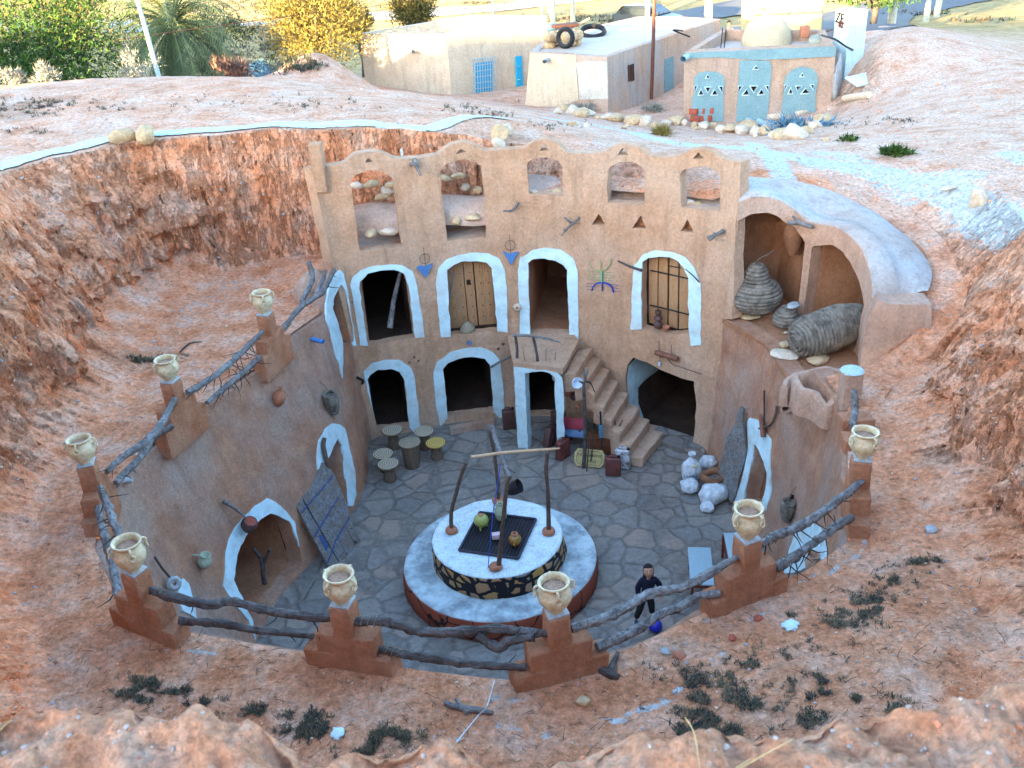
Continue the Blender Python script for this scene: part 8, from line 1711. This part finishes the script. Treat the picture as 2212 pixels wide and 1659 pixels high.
# ------------------------------------------------------------------ scrub on the moat floor and slopes
patch = [((1480, 1480), 55, 30, 260), ((1530, 1530), 70, 40, 420), ((1620, 1520), 60, 30, 240), ((1560, 1580), 70, 25, 300), ((1510, 1590), 60, 15, 240), ((1600, 1440), 50, 30, 160), ((1690, 1425), 40, 15, 110), ((1770, 1390), 45, 14, 120), ((1810, 1350), 40, 12, 110), ((1850, 1320), 55, 22, 240), ((1900, 1310), 50, 20, 240), ((1780, 1480), 60, 30, 330), ((1830, 1520), 60, 28, 360), ((1890, 1530), 55, 18, 200), ((1740, 1560), 50, 15, 130),
         ((1930, 1250), 40, 16, 190), ((1975, 1225), 35, 12, 150), ((2010, 1215), 30, 8, 60), ((300, 1480), 28, 14, 90), ((335, 1480), 32, 14, 150), ((380, 1490), 25, 12, 110), ((270, 1500), 22, 9, 60), ((400, 1530), 30, 12, 100), ((450, 1525), 30, 12, 110), ((560, 1540), 30, 12, 130), ((600, 1530), 25, 8, 60), ((660, 1550), 36, 12, 160), ((690, 1580), 45, 16, 260), ((640, 1580), 30, 10, 90), ((800, 1600), 55, 16, 330), ((860, 1590), 50, 16, 250), ((770, 1625), 40, 10, 170), ((310, 1510), 20, 8, 50),
         ((1700, 1330), 15, 5, 25), ((2040, 1000), 14, 7, 20), ((40, 235), 90, 12, 260), ((120, 222), 70, 8, 160), ((60, 285), 50, 6, 50), ((200, 236), 50, 4, 50), ((300, 780), 30, 8, 60), ((350, 778), 40, 8, 90), ((1000, 232), 50, 8, 70), ((1080, 246), 50, 7, 70), ((1200, 272), 70, 7, 60), ((1830, 268), 50, 8, 50), ((1950, 262), 60, 8, 60), ((700, 230), 120, 12, 60), ((450, 220), 140, 14, 60), ((1850, 205), 40, 10, 40),
         ((560, 60), 60, 14, 500), ((470, 120), 60, 14, 400), ((600, 100), 60, 18, 500), ((430, 150), 50, 8, 200), ((560, 150), 50, 8, 250), ((650, 140), 30, 14, 120), ((260, 110), 40, 30, 200), ((900, 22), 120, 5, 260), ((1050, 8), 80, 3, 120), ((150, 10), 150, 10, 400), ((560, 15), 120, 12, 500), ((750, 8), 60, 6, 200), ((1240, 40), 60, 8, 160), ((1330, 45), 60, 6, 120), ((2000, 30), 60, 4, 100), ((2120, 45), 60, 4, 60)]
rr_ = random.Random(9); mb = MB(); mt = MB()
def tuft(P_, s_, mbx, dark):
    for _ in range(rr_.randint(5, 10)):
        a = rr_.uniform(0, 6.28); e_ = rr_.uniform(.25, 1.3); d = V((cos(a) * cos(e_), sin(a) * cos(e_), sin(e_))); w_ = V((-sin(a), cos(a), 0)) * s_ * rr_.uniform(.05, .14); l = s_ * rr_.uniform(.5, 1.4); q = P_ + V((rr_.gauss(0, s_ * .3), rr_.gauss(0, s_ * .3), 0))
        mid = q + d * l * .55; mbx.add([q - w_ * .5, q + w_ * .5, mid + w_, q + d * l, mid - w_], [[0, 1, 2, 3, 4]], dark)
for (c_, w_, h_, n) in patch:
    for k in range(int(n * 1.5)):
        a, b_ = rr_.gauss(c_[0], w_ * .62), rr_.gauss(c_[1], h_ * .68); P_ = gnd(a, b_); near = P_.y < 16
        nv = .6 * noise.noise(P_ * 2.1) + .9 * noise.noise(P_ * 6.5)
        if nv < .04: continue
        tuft(P_, (.042 if near else .07 if P_.y < 36 else .2) * rr_.uniform(.6, 1.3), mb, rr_.choice([0, 1, 1, 1, 2]) if near else rr_.choice([0, 1, 1, 2]))
M['scrub'] = leafmat('scrub_green', (.07, .10, .055), (.03, .05, .035), 3); M['scrub2'] = leafmat('scrub_dry', (.20, .15, .09), (.09, .07, .05), 3); M['scrub3'] = leafmat('scrub_darkest', (.035, .045, .045), (.02, .025, .028), 3)
tag(mb.obj('scrub', [M['scrub'], M['scrub2'], M['scrub3']], smooth=False), kind='stuff')
# loose clods and stones over the moat and slopes
mb = MB(); rr_ = random.Random(77)
for k in range(5200):
    a, b_ = rr_.uniform(-20, 2230), rr_.uniform(180, 1655); P_ = BVT.ray_cast(CAMP, ray(a, b_).normalized())[0]
    if P_ is None or P_.y > 40 or P_.y < 3: continue
    if P_.z < 3.3: continue
    px_ = ppm(P_); r = min(.09, rr_.choice([2.0, 2.6, 3.4, 4.5]) / px_ * rr_.uniform(.5, 1.1)); v, f = rock(P_ + V((0, 0, r * .25)), r, k, .7, 1); mb.add(v, f, rr_.choice([0, 0, 0, 1, 2]))
M['clod'] = simple('earth_clod', (.78, .38, .22), (.6, .25, .13), 9, .95, .5); tag(mb.obj('loose_stones', [M['clod'], M['palestone'], M['cement']], smooth=False), kind='stuff')
mb = MB()
for k in range(900):
    a, b_ = rr_.uniform(150, 2230), rr_.uniform(1180, 1655) if k % 3 else rr_.uniform(185, 330); P_ = BVT.ray_cast(CAMP, ray(a, b_).normalized())[0]
    if P_ is None or P_.z < 3.4: continue
    a2 = rr_.uniform(0, 6.28); l = rr_.uniform(.04, .16); d = V((cos(a2), sin(a2), rr_.uniform(.0, .5))); v, f = tube([P_, P_ + d * l * .5 + V((0, 0, .01)), P_ + d * l + V((rr_.uniform(-.03, .03), 0, 0))], [.004, .003, .002], 3, sub=1, cap=False); mb.add(v, f)
tag(mb.obj('dry_twigs', M['darktwig'], smooth=False), kind='stuff')
# ------------------------------------------------------------------ camera, sun, sky
cam = bpy.data.cameras.new('camera'); co_ = bpy.data.objects.new('camera', cam); COL.objects.link(co_)
cam.sensor_width = 36; cam.lens = FPX / PW * 36; cam.clip_end = 3000; cam.clip_start = .05
co_.matrix_world = Matrix.Translation(CAMP) @ Matrix((RGT, UPV, -FWD)).transposed().to_4x4()
cam.dof.use_dof = True; cam.dof.focus_distance = 18; cam.dof.aperture_fstop = 7.5
scene.camera = co_
w = bpy.data.worlds.new('World'); scene.world = w; w.use_nodes = True; nt = w.node_tree; nt.nodes.clear()
sky = nt.nodes.new('ShaderNodeTexSky'); sky.sky_type = 'NISHITA'; sky.sun_disc = False
SUN_EL = radians(9); TRAVEL = V((.62, .78, 0)).normalized()      # direction the light travels over the ground
sky.sun_elevation = SUN_EL; sky.sun_rotation = atan2(-TRAVEL.x, -TRAVEL.y)
sky.air_density = 1.0; sky.dust_density = 1.0; sky.ozone_density = 2.0
bg = nt.nodes.new('ShaderNodeBackground'); bg.inputs[1].default_value = .15
out = nt.nodes.new('ShaderNodeOutputWorld'); nt.links.new(sky.outputs[0], bg.inputs[0]); nt.links.new(bg.outputs[0], out.inputs[0])
sl = bpy.data.lights.new('sun', 'SUN'); sl.energy = 5; sl.angle = radians(.6); sl.color = (1, .74, .38)
so = bpy.data.objects.new('sun', sl); COL.objects.link(so)
d = V((TRAVEL.x * cos(SUN_EL), TRAVEL.y * cos(SUN_EL), -sin(SUN_EL))); so.rotation_mode = 'QUATERNION'; so.rotation_quaternion = d.to_track_quat('-Z', 'Y')
scene.view_settings.view_transform = 'Standard'; scene.view_settings.look = 'None'; scene.view_settings.gamma = 1
scene.view_settings.exposure = EXPO
